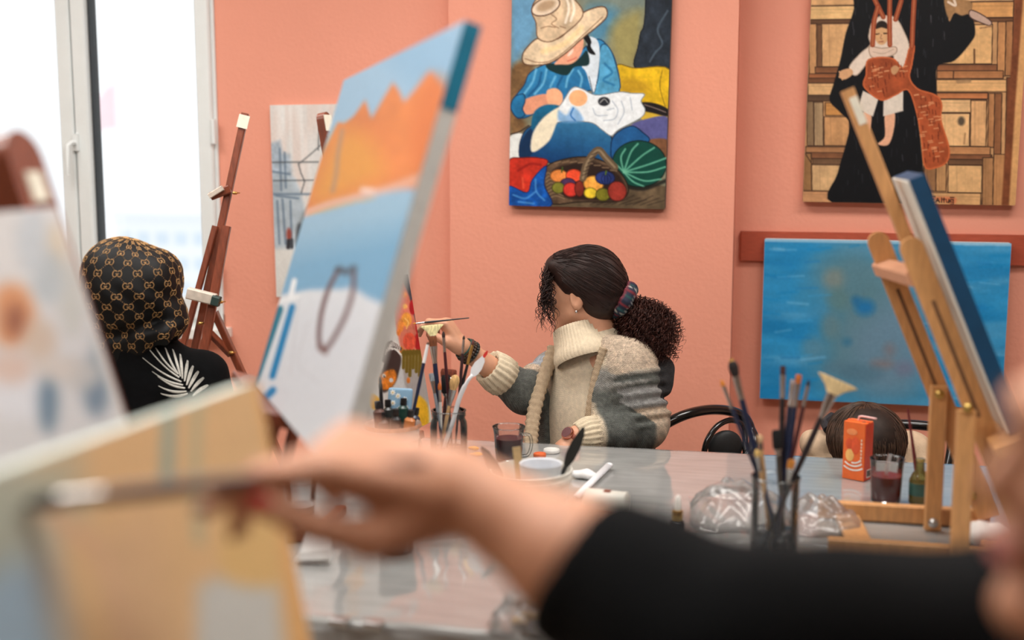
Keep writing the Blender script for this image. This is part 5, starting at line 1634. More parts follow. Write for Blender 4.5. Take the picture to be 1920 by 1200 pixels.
co = part('cardigan', cm, m_knit, woman, 'all', col=lin(np.clip(col, 0, 255)))
bvc = BVHTree.FromPolygons([tuple(v) for v in cm[0]], [tuple(int(i) for i in f) for f in cm[1]])
bvs = BVHTree.FromPolygons([tuple(v) for v in swv[0]], [tuple(int(i) for i in f) for f in swv[1]])
m_band = mat('ribbed_band', (182, 160, 132), .95, .12, 90, bump=.5, knit=.3, kscale=700)
def on_cloth(px, py, lift=.006):
    q = ray(px, py); n = nrm(q)
    best = None
    for b in (bvc, bvs):
        h = b.ray_cast(Vector(_c), Vector(n), 6)
        if h[0] is not None and (best is None or h[3] < best): best = h[3]
    return _c + n * ((best if best else 3.4) - lift)
for pts, r0 in (([(1040, 652), (1026, 690), (1012, 730), (1001, 775), (996, 815), (994, 850)], .020), ([(1132, 652), (1122, 682), (1113, 720), (1106, 760), (1102, 800), (1104, 836)], .0105)):
    q = np.array([on_cloth(*a, lift=.004) for a in pts])
    dd_ = (q - _c) @ _f
    dd_ = np.polyval(np.polyfit(np.arange(len(dd_)), np.minimum(dd_, np.median(dd_) + .02), 1), np.arange(len(dd_)))
    q = spline([P(a[0], a[1], d) for a, d in zip(pts, dd_)], 14)
    L = np.linspace(0, 1, len(q))
    rr = r0 * (1 + .10 * np.sin(np.arange(len(q)) * 1.6))
    part('ribbed_edge', tube(q, rr, 10, flat=(1, .55) if r0 > .01 else (1, .8)), m_band, co, 'all')
def cuff(a, b, r0, r1, n=96):
    ax = nrm(b - a); L = np.linalg.norm(b - a)
    pr = [(r0 * .8, 0), (r0, .004), (r0 * 1.02, L * .5), (r1, L - .004), (r1 * .9, L), (r1 * .7, L - .01)]
    v, f = lathe(pr, a, ax, n, 1, (0.2, .3, .9), False, False)
    ang = np.tile(np.arange(n), len(pr))
    c = a + ((v - a) @ ax)[:, None] * ax
    d = v - c
    return v + d / (np.linalg.norm(d, axis=1)[:, None] + 1e-9) * (.0022 * np.cos(ang * 6.283 / 5))[:, None], f
m_cuff = mat('cream_cuff', (218, 202, 174), .95, .1, 90, bump=.4, knit=.3, kscale=700)
axr = nrm(WRr - ERb)
part('cuff', cuff(cuffR - axr * .012, cuffR + axr * .062, .056, .050), m_cuff, co, 'all')
axl = nrm(WRl - ELb)
part('cuff', cuff(cuffL - axl * .03, WRl + axl * .004, .047, .036), m_cuff, co, 'all')
# bracelets and watch
for t, r, cc, bead in ((.80, .030, (20, 70, 62), 0), (.765, .031, (62, 46, 34), 1), (.735, .031, (70, 52, 38), 1), (.70, .032, (30, 34, 32), 1), (.68, .032, (150, 120, 96), 0)):
    c = ERb + (WRr - ERb) * (t + .17)
    e1_ = nrm(np.cross(axr, UP)); e2_ = np.cross(axr, e1_)
    mb_ = mat('bead_string', cc, .5, .2, 100)
    if bead:
        part('bead_bracelet', join(*[blob(c + (e1_ * math.cos(a) + e2_ * math.sin(a)) * r, .0048, None, 8, 6) for a in np.arange(22) * 6.283 / 22]), mb_, woman)
    else:
        q = [c + (e1_ * math.cos(a) + e2_ * math.sin(a)) * r for a in np.linspace(0, 6.283, 30)]
        part('cord_bracelet', tube(q, .0022, 6), mb_, woman)
wc = WRl + lx * .012
wq = [wc + (ly * math.cos(a) + lz * math.sin(a)) * V(1, 1, 1) * .0285 for a in np.linspace(0, 6.283, 33)]
wt = part('wristwatch', tube(wq, .008, 8, flat=(.35, 1)), mat('brown_strap', (150, 78, 58), .5, .1, 60), woman, label='rose watch with a brown strap')
wn = nrm(lz * .75 - ly * .25 - FH * .55)
wd = wc + wn * .030
part('watch_case', lathe([(.0165, -.004), (.0185, 0), (.0185, .005), (.0165, .008), (.0155, .008)], wd, wn, 28), mat('rose_gold', (196, 130, 112), .25, .05, 50, metal=1), wt)
part('watch_dial', lathe([(.0155, .0082), (.0155, .0088)], wd, wn, 24), mat('plum_dial', (92, 48, 52), .25, .1, 40), wt)
# trousers and shoes under the table
kn = [pelv + front * .42 + side * s * .10 + UP * -.03 for s in (1, -1)]
ank = [V(k[0], k[1], .09) + front * .05 for k in kn]
tro = [ell(pelv - UP * .02, V(.175, .15, .11), TR_, .04)]
for k, a, s in zip(kn, ank, (1, -1)):
    tro += [cap(pelv + side * s * .08 - UP * .01, k, .085, .062, .03), cap(k, a, .06, .045, .02)]
part('trousers', solid(tro, .012, .02), m_jean, woman, 'all')
m_shoe = mat('black_shoe', (26, 26, 28), .4, .1, 30)
for a in ank:
    part('shoe', solid([cap(V(a[0], a[1], .05), V(a[0], a[1], .04) + front * .13, .045, .036, .02)], .008, .02), m_shoe, woman, 'all')

# her black round-backed chair
chair = thing('round_back_chair', V(pelv[0], pelv[1], 0), 'black chair with glossy curved rail behind the woman in the cardigan', 'chair', 'black studio chairs')
def make_chair(o, seat, rail, loop, padc, padn, padr):
    part('seat', lathe([(.19, 0), (.205, .015), (.205, .035), (.18, .05), (.05, .054)], V(seat[0], seat[1], .395), UP, 36), m_blackpad, o)
    for a in (0.8, 2.35, 3.9, 5.5):
        q = V(math.cos(a), math.sin(a), 0)
        part('leg', tube([V(seat[0], seat[1], .40) + q * .15, V(seat[0], seat[1], .2) + q * .19, V(seat[0], seat[1], .004) + q * .21], .011, 10), m_blackmetal, o)
    part('back_rail', tube(spline(rail, 8), .0155, 14), m_blackmetal, o, 'all')
    if loop is not None:
        part('back_loop', tube(spline(loop, 8), .009, 10), m_blackmetal, o, 'all')
    f, l, u = frame3(padn)
    part('back_pad', blob(padc, V(.018, padr[0], padr[1]), np.array([f, l, u]), 24, 14), m_blackpad, o)
sc_ = V(pelv[0] + .0, pelv[1] + .0, 0)
rail = [V(sc_[0] - .02, sc_[1] + .21, .43), P(1196, 835, 3.62), P(1240, 800, 3.60), P(1290, 776, 3.62), P(1340, 768, 3.68), P(1385, 776, 3.74), P(1406, 802, 3.76), P(1404, 850, 3.72), V(sc_[0] + .24, sc_[1] + .17, .43)]
loop = [P(1318, 858, 3.66), P(1326, 826, 3.66), P(1346, 798, 3.68), P(1372, 788, 3.71), P(1394, 800, 3.74), P(1398, 850, 3.72)]
make_chair(chair, sc_, rail, loop, P(1360, 838, 3.72), -FH + RT * .2, (.056, .052))

# ------------------------------------------------------------------ the person in the patterned hood
hcx = P(250, 545, 3.180)
HR = np.array([RT, FH, UP])
hooded_base = V(*P(285, 800, 3.230)[:2], 0)
hooded = thing('person', hooded_base, 'person in black sweatshirt with monogram patterned hood, seen from behind', 'person', 'people painting in the studio')
hpr, HQ2 = head_prims(hcx + FH * .03 - UP * .01, *frame3(FH - RT * .25), 0.97)
tor = P(285, 760, 3.240)
shl, shr = P(200, 700, 3.220), P(372, 712, 3.220)
lowb = V(tor[0], tor[1], .62)
el_r, wr_r = P(425, 850, 3.160), V(*(P(395, 880, 3.180)[:2] + FH[:2] * .22), .80)
el_l, wr_l = P(140, 850, 3.180), V(*(P(170, 880, 3.230)[:2] + FH[:2] * .22), .80)
RF = np.array([RT, FH, UP])
hxx = nrm(FH * .95 + UP * .1 - RT * .2); hzz = nrm(UP - hxx * (UP @ hxx)); hyy = np.cross(hzz, hxx)
hd1, _, _ = hand_prims(wr_r, hxx, hyy, hzz, .95)
hd2, _, _ = hand_prims(wr_l, hxx, -hyy, hzz, .95)
part('body', solid(hpr + [cap(hcx - UP * .15, tor, .06, .08, .04), ell(tor, V(.14, .09, .16), RF, .04), ell(lowb, V(.14, .11, .22), RF, .05), cap(shr, el_r, .045, .038, .03), cap(el_r, wr_r, .038, .026, .02), cap(shl, el_l, .045, .038, .03), cap(el_l, wr_l, .038, .026, .02)] + hd1 + hd2, .007, .012), m_skin, hooded, 'all')
swt = [ell(tor - FH * .01, V(.165, .115, .17), RF, .04), ell(lowb, V(.165, .135, .24), RF, .05), cap(shl, shr, .075, .075, .04), cap(shr, el_r, .072, .062, .03), cap(el_r, el_r + (wr_r - el_r) * .85, .06, .042, .02), cap(shl, el_l, .072, .062, .03), cap(el_l, el_l + (wr_l - el_l) * .85, .06, .042, .02), cap(hcx - UP * .10, tor, .085, .10, .05)]
sg = solid(swt, .008, .02, lambda X, Y, Z: .003 * np.sin(X * 40 + Z * 55) * np.sin(Z * 30 - X * 20))
swo = part('sweatshirt', sg, m_black, hooded, 'all')
hoodp = [ell(P(240, 545, 3.180), V(0.1145, 0.1378, 0.1293), HR, .03), ell(P(286, 536, 3.180), V(0.0700, 0.1166, 0.0912), HR, .03), ell(P(300, 510, 3.180), V(0.0477, 0.0954, 0.0477), HR, .03), ell(P(222, 500, 3.180), V(0.0795, 0.1060, 0.0689), HR, .04),
         cap(P(205, 640, 3.180), P(322, 612, 3.170), .052, .030, .02), cap(P(215, 655, 3.150), P(300, 626, 3.120), .040, .030, .015), cap(P(212, 600, 3.180), P(310, 590, 3.180), .075, .060, .03)]
def hoodfold(X, Y, Z):
    v = np.stack([X, Y, Z], 1) - hcx
    x, z = v @ RT, v[:, 2]
    return .0045 * np.sin((x * .85 + z * .45) * 95 + 2.0 * np.sin(z * 30)) * np.clip((.07 - z) / .12, 0, 1) * np.clip((x + .08) * 12, 0, 1) + .003 * np.sin(z * 120 - x * 30) * np.clip((-.03 - z) * 20, 0, 1)
hg = solid(hoodp, .0055, .012, hoodfold)
hoodo = part('hood', hg, mat('black_satin', (8, 9, 11), .6, .15, 60, spec=.25), hooded, 'all', label='black hood printed with linked tan letters')
bvh2 = BVHTree.FromPolygons([tuple(v) for v in hg[0]], [tuple(int(i) for i in f) for f in hg[1]])
def on_hood(a, h):
    """a: angle round the head from the side facing the camera, h: height"""
    d = -FH * math.cos(a) + RT * math.sin(a)
    o_ = hcx + UP * (h * 1.0)
    o2 = V(o_[0], o_[1], min(o_[2], hcx[2] + .03)) if h > .03 else o_
    if h > .03:
        tl_ = (h - .03) * 9.5
        d = nrm(d * math.cos(min(tl_, 1.5)) + UP * math.sin(min(tl_, 1.5)))
    hit = bvh2.ray_cast(Vector(o2 + d * .4), Vector(-d), .6)
    if hit[0] is None: return None
    n = np.array(hit[1])
    return np.array(hit[0]) + (n if n @ d > 0 else -n) * .0006
R0 = .125
GA = np.radians(np.concatenate([np.linspace(38, 330, 13)]))
def glyph(cx, cz, mir, s=.0068):
    pts = [(s * .78 * math.cos(t) * mir, s * math.sin(t)) for t in GA] + [(s * .78 * mir, -s * .02), (s * .25 * mir, -s * .02)]
    return [(cx + x, cz + z) for x, z in pts]
paths_, dots_ = [], []
row = 0
for iz in range(-5, 8):
    for ia in range(-9, 10):
        cz = iz * .026
        cx = ia * .050 + (.025 if iz % 2 else 0)
        if abs(cx / R0) > 2.3: continue
        for mir, off in ((1, -.0056), (-1, .0056)):
            q = [on_hood(x / R0, z) for x, z in glyph(cx + off, cz, mir)]
            if any(a is None for a in q): continue
            q = np.array(q)
            if np.linalg.norm(np.diff(q, axis=0), axis=1).max() < .02: paths_.append(q)
        for sgn in (1, -1):
            for t in (.36, .5, .64):
                a = on_hood((cx + sgn * .025 * t) / R0, cz - .026 * t)
                if a is not None: dots_.append(a)
m_gold = mat('tan_print', (190, 146, 92), .6, .1, 60)
part('monogram_print', join(tubes(np.array(paths_), .00085, 4), *[blob(a, .0009, None, 5, 4) for a in dots_]), m_gold, hoodo, 'all', label='linked double G letters in tan')
# white palm leaf print on the sweatshirt
bvsw = BVHTree.FromPolygons([tuple(v) for v in sg[0]], [tuple(int(i) for i in f) for f in sg[1]])
def on_back(px, py):
    n = nrm(ray(px, py))
    h = bvsw.ray_cast(Vector(_c), Vector(n), 6)
    return None if h[0] is None else np.array(h[0]) - n * .0008
stem = spline([(392, 790), (352, 745), (330, 705), (300, 660)], 10)
leafs = []
lf = [((352, 738), (302, 738)), ((350, 734), (298, 724)), ((347, 728), (296, 706)), ((343, 722), (286, 697)), ((340, 716), (268, 671)), ((336, 708), (280, 655)), ((332, 700), (292, 652)), ((334, 702), (310, 652)), ((338, 706), (324, 655)), ((342, 710), (338, 664)), ((346, 715), (352, 676)), ((350, 722), (362, 686)), ((354, 728), (372, 696)), ((358, 734), (382, 708)), ((362, 742), (390, 722))]
for (a, b) in lf:
    for dx in (-1.6, 0.2, 2.0):
        q = []
        for t in np.linspace(0, 1, 12):
            x = a[0] * (1 - t) + b[0] * t + dx * math.sin(t * 2.6)
            y = a[1] * (1 - t) + b[1] * t + 5 * math.sin(t * 3.1) * (1 if b[0] < 320 else -.4) + dx * .8 * math.sin(t * 2.6)
            h = on_back(x, y)
            if h is None: break
            q.append(h)
        if len(q) == 12 and np.linalg.norm(np.diff(q, axis=0), axis=1).max() < .05: leafs.append(q)
if leafs:
    part('leaf_print', tubes(np.array(leafs), .0022 * np.clip(np.linspace(1.25, .25, 12), .3, 1), 4), mat('off_white_print', (206, 204, 196), .85, .15, 300), swo, 'all', label='off white palm leaf print')
pelh = V(lowb[0], lowb[1], .52)
leg = [ell(pelh, V(.17, .15, .11), RF, .04)]
for s in (1, -1):
    k = pelh + FH * .24 - RT * .16 + RT * s * .11 - UP * .02
    leg += [cap(pelh + RT * s * .08, k, .085, .062, .03), cap(k, V(k[0], k[1], .09), .06, .045, .02)]
    part('shoe', solid([cap(V(k[0], k[1], .05), V(k[0], k[1], .04) + FH * .13, .045, .036, .02)], .009, .02), m_shoe, hooded, 'all')
part('trousers', solid(leg, .012, .02), m_jean, hooded, 'all')
def stool(base, h, label):
    o = thing('stool', V(base[0], base[1], 0), label, 'stool', 'studio stools')
    part('seat', lathe([(.15, 0), (.165, .01), (.165, .03), (.15, .04)], V(base[0], base[1], h - .04), UP, 28), m_blackpad, o)
    for a in (.8, 2.35, 3.9, 5.5):
        q = V(math.cos(a), math.sin(a), 0)
        part('leg', tube([V(base[0], base[1], h - .04) + q * .12, V(base[0], base[1], .004) + q * .17], .012, 8), m_blackmetal, o)
    return o
stool(pelh, .425, 'black stool under the person in the patterned hood')

# ------------------------------------------------------------------ the child with head bowed behind the table
ch = P(1625, 824, 3.34)
cb = V(*P(1625, 850, 3.62)[:2], 0)
child = thing('person', cb, 'child with short brown hair in beige hoodie, head bowed behind the juice carton', 'person', 'people painting in the studio')
cfw = nrm(-FH * .55 - UP * .83)                      # looking down
chp, CQ = head_prims(ch - UP * .035 + FH * .012, *frame3(cfw, up=(-FH + UP * .2)), 0.74, True)
cl, cr2 = P(1545, 862, 3.52), P(1706, 868, 3.52)
ctor = V(*P(1625, 900, 3.60)[:2], .55)
cpel = V(*P(1625, 900, 3.66)[:2], .52)
lapl, lapr = V(*(cl[:2] - FH[:2] * .14), .62), V(*(cr2[:2] - FH[:2] * .14), .62)
part('body', solid(chp + [cap(ch + FH * .05 - UP * .03, ctor, .045, .07, .04), ell(ctor, V(.11, .08, .12), RF, .04), ell(cpel, V(.12, .10, .12), RF, .04), cap(cl, lapl, .035, .03, .02), cap(cr2, lapr, .035, .03, .02), ell(lapl, V(.028, .04, .02), None, .02), ell(lapr, V(.028, .04, .02), None, .02)], .008, .012), m_skin, child, 'all')
m_beige = mat('beige_fleece', (196, 170, 142), .92, .07, 60, bump=.25, bscale=300)
ho2 = part('hoodie', solid([cap(cl - UP * .03, cr2 - UP * .03, .055, .055, .04), ell(ctor, V(.135, .115, .14), RF, .04), cap(cl, lapl + UP * .02, .058, .05, .03), cap(cr2, lapr + UP * .02, .058, .05, .03),
                      cap(P(1556, 832, 3.50), P(1580, 850, 3.56), .034, .04, .03), cap(P(1690, 832, 3.50), P(1670, 850, 3.56), .034, .04, .03), ell(P(1532, 834, 3.48), V(.05, .06, .045), None, .03), ell(P(1715, 842, 3.48), V(.05, .06, .045), None, .03)], .008, .02,
                      lambda X, Y, Z: .003 * np.sin(X * 60 + Z * 40)), m_beige, child, 'all')
part('collar_lining', tube([P(1552, 806, 3.44), P(1545, 792, 3.48), P(1560, 780, 3.52)], .012, 8), mat('dark_lining', (30, 32, 38), .8), ho2)
hb = part('hair', solid([ell(ch + UP * .004, V(.097, .104, .090), HR, .02), ell(ch + FH * .03 + UP * .005, V(.091, .09, .082), HR, .02)], .007, .02), mat('child_hair', (40, 29, 23), .6, .35, 50, spec=.3), child, 'all')
rg = np.random.default_rng(8)
sp = []
crown = ch + UP * .085 + FH * .03 - RT * .03
for k in range(900):
    a = rg.uniform(0, 6.283); l0 = rg.uniform(0, .9)
    d0 = RT * math.cos(a) + (-FH) * math.sin(a)
    pts = []
    for t in np.linspace(0, 1, 8):
        ph = (l0 + t * .55) * 1.75
        q = UP * math.cos(ph) * .095 + d0 * math.sin(ph) * .102
        sw = np.cross(d0, UP) * .02 * t * math.sin(k)
        pts.append(ch + UP * .002 + q * (1 + .03 * t * (k % 3)) + sw * .5 + FH * .02 * math.cos(ph))
    sp.append(pts)
part('hair_strands', tubes(sp, np.array([.0016, .0017, .0017, .0016, .0014, .0012, .0009, .0005]), 3), mat('child_hair_light', (70, 50, 37), .5, .5, 60, spec=.35), hb, 'all', kind='stuff')
leg = [ell(cpel, V(.14, .12, .09), RF, .04)]
for s in (1, -1):
    k = cpel - FH * .30 + RT * s * .08 - UP * .02
    leg += [cap(cpel + RT * s * .06, k, .07, .05, .03), cap(k, V(k[0], k[1], .09), .048, .038, .02)]
    part('shoe', solid([cap(V(k[0], k[1], .045), V(k[0], k[1], .035) - FH * .11, .04, .032, .02)], .009, .02), m_shoe, child, 'all')
part('trousers', solid(leg, .012, .02), m_jean, child, 'all')
c2 = thing('round_back_chair', V(cpel[0], cpel[1], 0), 'black chair with glossy top rail behind the bowed child', 'chair', 'black studio chairs')
make_chair(c2, cpel, [V(cpel[0] - .2, cpel[1] + .16, .43), P(1560, 830, 3.86), P(1600, 800, 3.87), P(1660, 796, 3.88), P(1720, 797, 3.87), P(1765, 806, 3.84), P(1785, 835, 3.80), V(cpel[0] + .22, cpel[1] + .14, .43)], None, P(1680, 850, 3.86), -FH, (.12, .05))

# ------------------------------------------------------------------ the painter in the foreground: reaching arm, hand with brush, face at the edge
ph_ = P(2206, 868, 0.74)
pf, pl, pu = frame3(nrm(-RT * .985 - FH * .03 + UP * .10))
php, PQ = head_prims(ph_, pf, pl, pu)
W0 = P(850, 908, .97)
EL0 = P(1330, 1215, .86)
SH0 = P(2080, 1225, .93)
shn = V(*P(2330, 1290, .66)[:2], SH0[2] - .01)
pt = (SH0 + shn) / 2 - UP * .12
plow = V(pt[0] + .02, pt[1], .82)
painter = thing('person', V(plow[0], plow[1], 0), 'blurred person in black sleeve reaching a brush to the tan canvas', 'person', 'people painting in the studio')
hx0 = nrm(-RT * .95 + UP * .27 - FH * .05)
hz0 = nrm(UP * .93 - FH * .30); hz0 = nrm(hz0 - hx0 * (hx0 @ hz0)); hy0 = np.cross(hz0, hx0)
hand0, tips0, HPQ = hand_prims(W0, hx0, hy0, hz0, 1.12, ((20, 26, 10), (32, 44, 22), (46, 54, 28), (56, 58, 28)),
                               [(.012, .022, -.018), (.047, .043, -.032), (.086, .046, -.030), (.120, .040, -.027)])
sd2 = nrm((shn - SH0) * V(1, 1, 0)); fr2 = nrm(np.cross(UP, sd2))
R2 = np.array([sd2, fr2, UP])
lhw = V(*(plow[:2] + pf[:2] * .18 + sd2[:2] * .2), .95)
part('body', solid(php + [cap(PQ(-.045, 0, -.19), pt + UP * .1, .06, .08, .04), ell(pt, V(.15, .10, .17), R2, .04), ell(plow, V(.14, .11, .20), R2, .05),
      cap(SH0, EL0, .046, .042, .03), cap(EL0, EL0 + (W0 - EL0) * .45, .046, .045, .03), cap(EL0 + (W0 - EL0) * .45, W0, .045, .030, .03), cap(W0, W0 + hx0 * .02, .027, .024, .02, flat=(hz0, .8)),
      cap(shn, (shn + lhw) / 2 - UP * .12, .045, .04, .03), cap((shn + lhw) / 2 - UP * .12, lhw, .038, .026, .02), ell(lhw + pf * .04, V(.05, .04, .02), None, .02)] + hand0, .005, .012), m_skin, painter, 'all')
face_parts(PQ, pf, pl, pu, painter)
nails(tips0, mat('dark_red_polish', (120, 20, 36), .2, .05, 40, coat=.5), painter, (0, 1, 2, 3))
nails(tips0, mat('bright_red_polish', (196, 24, 44), .2, .05, 40, coat=.5), painter, (4,))
part('hair', solid([ell(PQ(-.03, 0, .05), V(.105, .088, .092), np.array([pf, pl, pu]), .02), ell(PQ(-.07, 0, -.03), V(.07, .08, .10), np.array([pf, pl, pu]), .03), ell(PQ(.10, 0, -.03), V(.085, .13, .10), np.array([pf, pl, pu]), .015, '-')], .008, .012), m_hair_d, painter, 'all')
rg = np.random.default_rng(14)
sp = []
for k in range(700):
    a = rg.uniform(-1.7, 1.7)
    wv_ = rg.uniform(-.006, .006)
    pts = []
    for t in np.linspace(0, 1, 12):
        ph = -.55 + t * 2.5
        x_, z_ = math.cos(ph + 1.2), math.sin(ph + 1.2)
        cy__ = math.cos(a)
        pts.append(PQ(-.035 + .112 * x_ * (.55 + .45 * abs(cy__)), .093 * math.sin(a) + wv_ * math.sin(t * 9 + k), .045 + .098 * z_ * (.35 + .65 * abs(cy__)) - (.04 * t * t)))
    sp.append(pts)
part('hair_strands', tubes(sp, .0016, 3), m_hair_c, painter, 'all', kind='stuff')
cf0 = EL0 + (W0 - EL0) * .40
cax = nrm(W0 - EL0); cs1 = nrm(np.cross(cax, UP)); cs2 = np.cross(cax, cs1)
slv = [cap(SH0, EL0, .085, .072, .04), cap(EL0, EL0 + (cf0 - EL0) * .5, .072, .060, .03), cap(EL0 + (cf0 - EL0) * .5, cf0, .064, .062, .02), ell(pt, V(.18, .125, .18), R2, .05), ell(plow, V(.175, .14, .22), R2, .05), cap(shn, (shn + lhw) / 2 - UP * .12, .07, .06, .03), cap((shn + lhw) / 2 - UP * .12, (shn + lhw) / 2 - UP * .12 + (lhw - (shn + lhw) / 2 + UP * .12) * .8, .058, .042, .03), cap(SH0, shn, .075, .075, .04), rbx(cf0 + cax * .085, V(.06, .10, .10), np.array([cax, cs1, cs2]), .004, .006, '-')]
part('sweater', solid(slv, .008, .02, lambda X, Y, Z: .004 * np.sin(X * 38 + Z * 20) * np.sin(X * 17 - Y * 25)), m_black, painter, 'all')
ppel = V(plow[0], plow[1], .70)
leg = [ell(ppel, V(.17, .15, .11), R2, .04)]
for s in (1, -1):
    k = ppel + pf * V(1, 1, 0) * .38 + sd2 * s * .10 - UP * .05
    leg += [cap(ppel + sd2 * s * .08, k, .085, .062, .03), cap(k, V(k[0], k[1], .09) - pf * V(1, 1, 0) * .05, .06, .045, .02)]
    part('shoe', solid([cap(V(k[0], k[1], .05) - pf * V(1, 1, 0) * .06, V(k[0], k[1], .04) + pf * V(1, 1, 0) * .08, .045, .036, .02)], .009, .02), m_shoe, painter, 'all')
part('trousers', solid(leg, .012, .02), m_jean, painter, 'all')
stool(ppel, .605, 'tall black stool under the blurred person in front')
# ================================================================== brushes, jars and things on the table
M_GLASS = glass('jar_glass', (0.95, 0.965, 0.965), 1.2, .03, .03, (220, 226, 228))
M_FILM = glass('clear_film', (0.98, 0.98, 0.98), 1.4, .15, .20, (222, 218, 216))
m_ferr = mat('silver_ferrule', (200, 198, 196), .25, .06, 60, metal=1.0)
m_gold_f = mat('gold_ferrule', (206, 170, 96), .28, .06, 60, metal=1.0)
_mc = {}
def cm_(rgb, rough=.35, coat=.3, var=.1):
    k = (rgb, rough)
    if k not in _mc:
        _mc[k] = mat('lacquer_%d_%d_%d' % rgb, rgb, rough, var, 60, coat=coat)
    return _mc[k]
def bm2(rgb):
    k = ('b', rgb)
    if k not in _mc:
        _mc[k] = mat('bristle_%d_%d_%d' % rgb, rgb, .85, .3, 300, stretch=(1, 1, .15), bump=.3)
    return _mc[k]
NAVY, INK, WINE, WOOD, BLACKH = (22, 34, 62), (34, 26, 30), (66, 24, 30), (196, 156, 108), (18, 19, 24)

def brush(base, tip, label, handle=NAVY, bristle=(70, 44, 30), kind='round', wd=.008, bl=.018, fl=.03, hr=.0038, ferr=None, group=None, tipc=None):
    base, tip = np.asarray(base, float), np.asarray(tip, float)
    ax = nrm(tip - base)
    L = np.linalg.norm(tip - base)
    o = thing('paintbrush', base, label, 'paintbrush', group)
    ref = nrm(np.cross(ax, FH))               # broad side seen from the front
    h = L - bl - fl
    part('handle', lathe([(hr * .45, 0), (hr * .6, .004), (hr * .8, h * .4), (hr * 1.15, h * .8), (hr, h)], base, ax, 12), cm_(handle), o)
    q = base + ax * h
    fw = wd / 2 if kind != 'fan' else wd * .22
    fe = 1.0 if kind in ('round', 'mop') else .38
    part('ferrule', lathe([(hr * 1.02, -.002, 1), (hr * 1.08, 0, 1), (hr * 1.0, .003, 1), (max(hr, fw * .8), fl * .5, (1 + fe) / 2), (fw, fl, fe)], q, ax, 14, 1, ref), ferr or m_ferr, o)
    q = base + ax * (L - bl)
    if kind == 'round':
        pr = [(fw * .95, -.002, 1), (fw * 1.12, bl * .3, 1), (fw * .8, bl * .7, 1), (fw * .15, bl, 1)]
    elif kind == 'mop':
        pr = [(fw * .7, -.002, 1), (fw * 1.1, bl * .25, .8), (fw * 1.25, bl * .6, .8), (fw * .95, bl * .88, .8), (fw * .3, bl, .8)]
    elif kind == 'fan':
        pr = [(wd * .2, -.002, .35), (wd * .42, bl * .4, .14), (wd * .72, bl * .78, .08), (wd * .84, bl * .93, .06), (wd * .60, bl, .05)]
    elif kind == 'foam':
        pr = [(fw * .9, -.002, .5), (fw * 1.1, .002, .6), (fw * 1.1, bl * .8, .6), (fw * .9, bl, .4)]
    else:
        pr = [(fw * .95, -.002, .36), (fw * 1.05, bl * .5, .34), (fw * 1.0, bl * .9, .2), (fw * .85, bl, .1)]
    b_ = part('bristles', lathe(pr, q, ax, 18, 1, ref), bm2(bristle), o)
    if tipc:
        part('paint_tip', lathe([(fw * .85, 0, .8), (fw * .8, bl * .25, .7), (fw * .2, bl * .5, .7)], q + ax * bl * .62, ax, 12, 1, ref), cm_(tipc, .5), b_)
    return o

def jar(c, R, H, label, rim=.9, neck=True):
    o = thing('glass_jar', c, label, 'jar', 'glass jars of brushes')
    if neck:
        pr = [(R * .86, .0), (R * .97, .006), (R, .02), (R, H * .72), (R * .96, H * .80), (R * .88, H * .86), (R * .88, H * .90), (R * .93, H * .91), (R * .88, H * .93), (R * .93, H * .945), (R * .88, H * .96), (R * .92, H * .99), (R * .90, H)]
    else:
        pr = [(R * .9, 0), (R, .008), (R, H * .97), (R * 1.02, H)]
    part('glass_wall', lathe(pr, c, UP, 40, 1, cap0=True, cap1=False), M_GLASS, o, 'all')
    part('rim', lathe([(R * rim - .0018, H - .003), (R * rim + .0018, H - .003), (R * rim + .0018, H + .001), (R * rim - .0018, H + .001), (R * rim - .0018, H - .003)], c, UP, 40, 1, cap0=False, cap1=False), M_GLASS, o, 'all')
    part('base_disc', lathe([(R * .84, .002), (R * .9, .007)], c, UP, 32), M_GLASS, o)
    part('murky_water', lathe([(R * .80, .008), (R * .94, .014), (R * .95, H * .34)], c, UP, 32), glass('murky_water', (.55, .58, .62), .6, .02, .35, (54, 60, 70)), o, 'all')
    return o

def in_jar(c, R, tip_px, rim_px, d_tip, H):
    """brush line through the rim point, ending inside the jar"""
    dj = float((c - _c) @ _f)
    t = P(tip_px[0], tip_px[1], d_tip)
    r = P(rim_px[0], rim_px[1], dj + .5 * (d_tip - dj))
    q = r - c
    lim = R * .62
    h = math.hypot(q[0], q[1])
    if h > lim: r = V(c[0] + q[0] * lim / h, c[1] + q[1] * lim / h, r[2])
    z = c[2] + .012
    b = t + (r - t) * ((z - t[2]) / (r[2] - t[2]))
    q = b - c
    h = math.hypot(q[0], q[1])
    if h > lim: b = V(c[0] + q[0] * lim / h, c[1] + q[1] * lim / h, z)
    return b, t

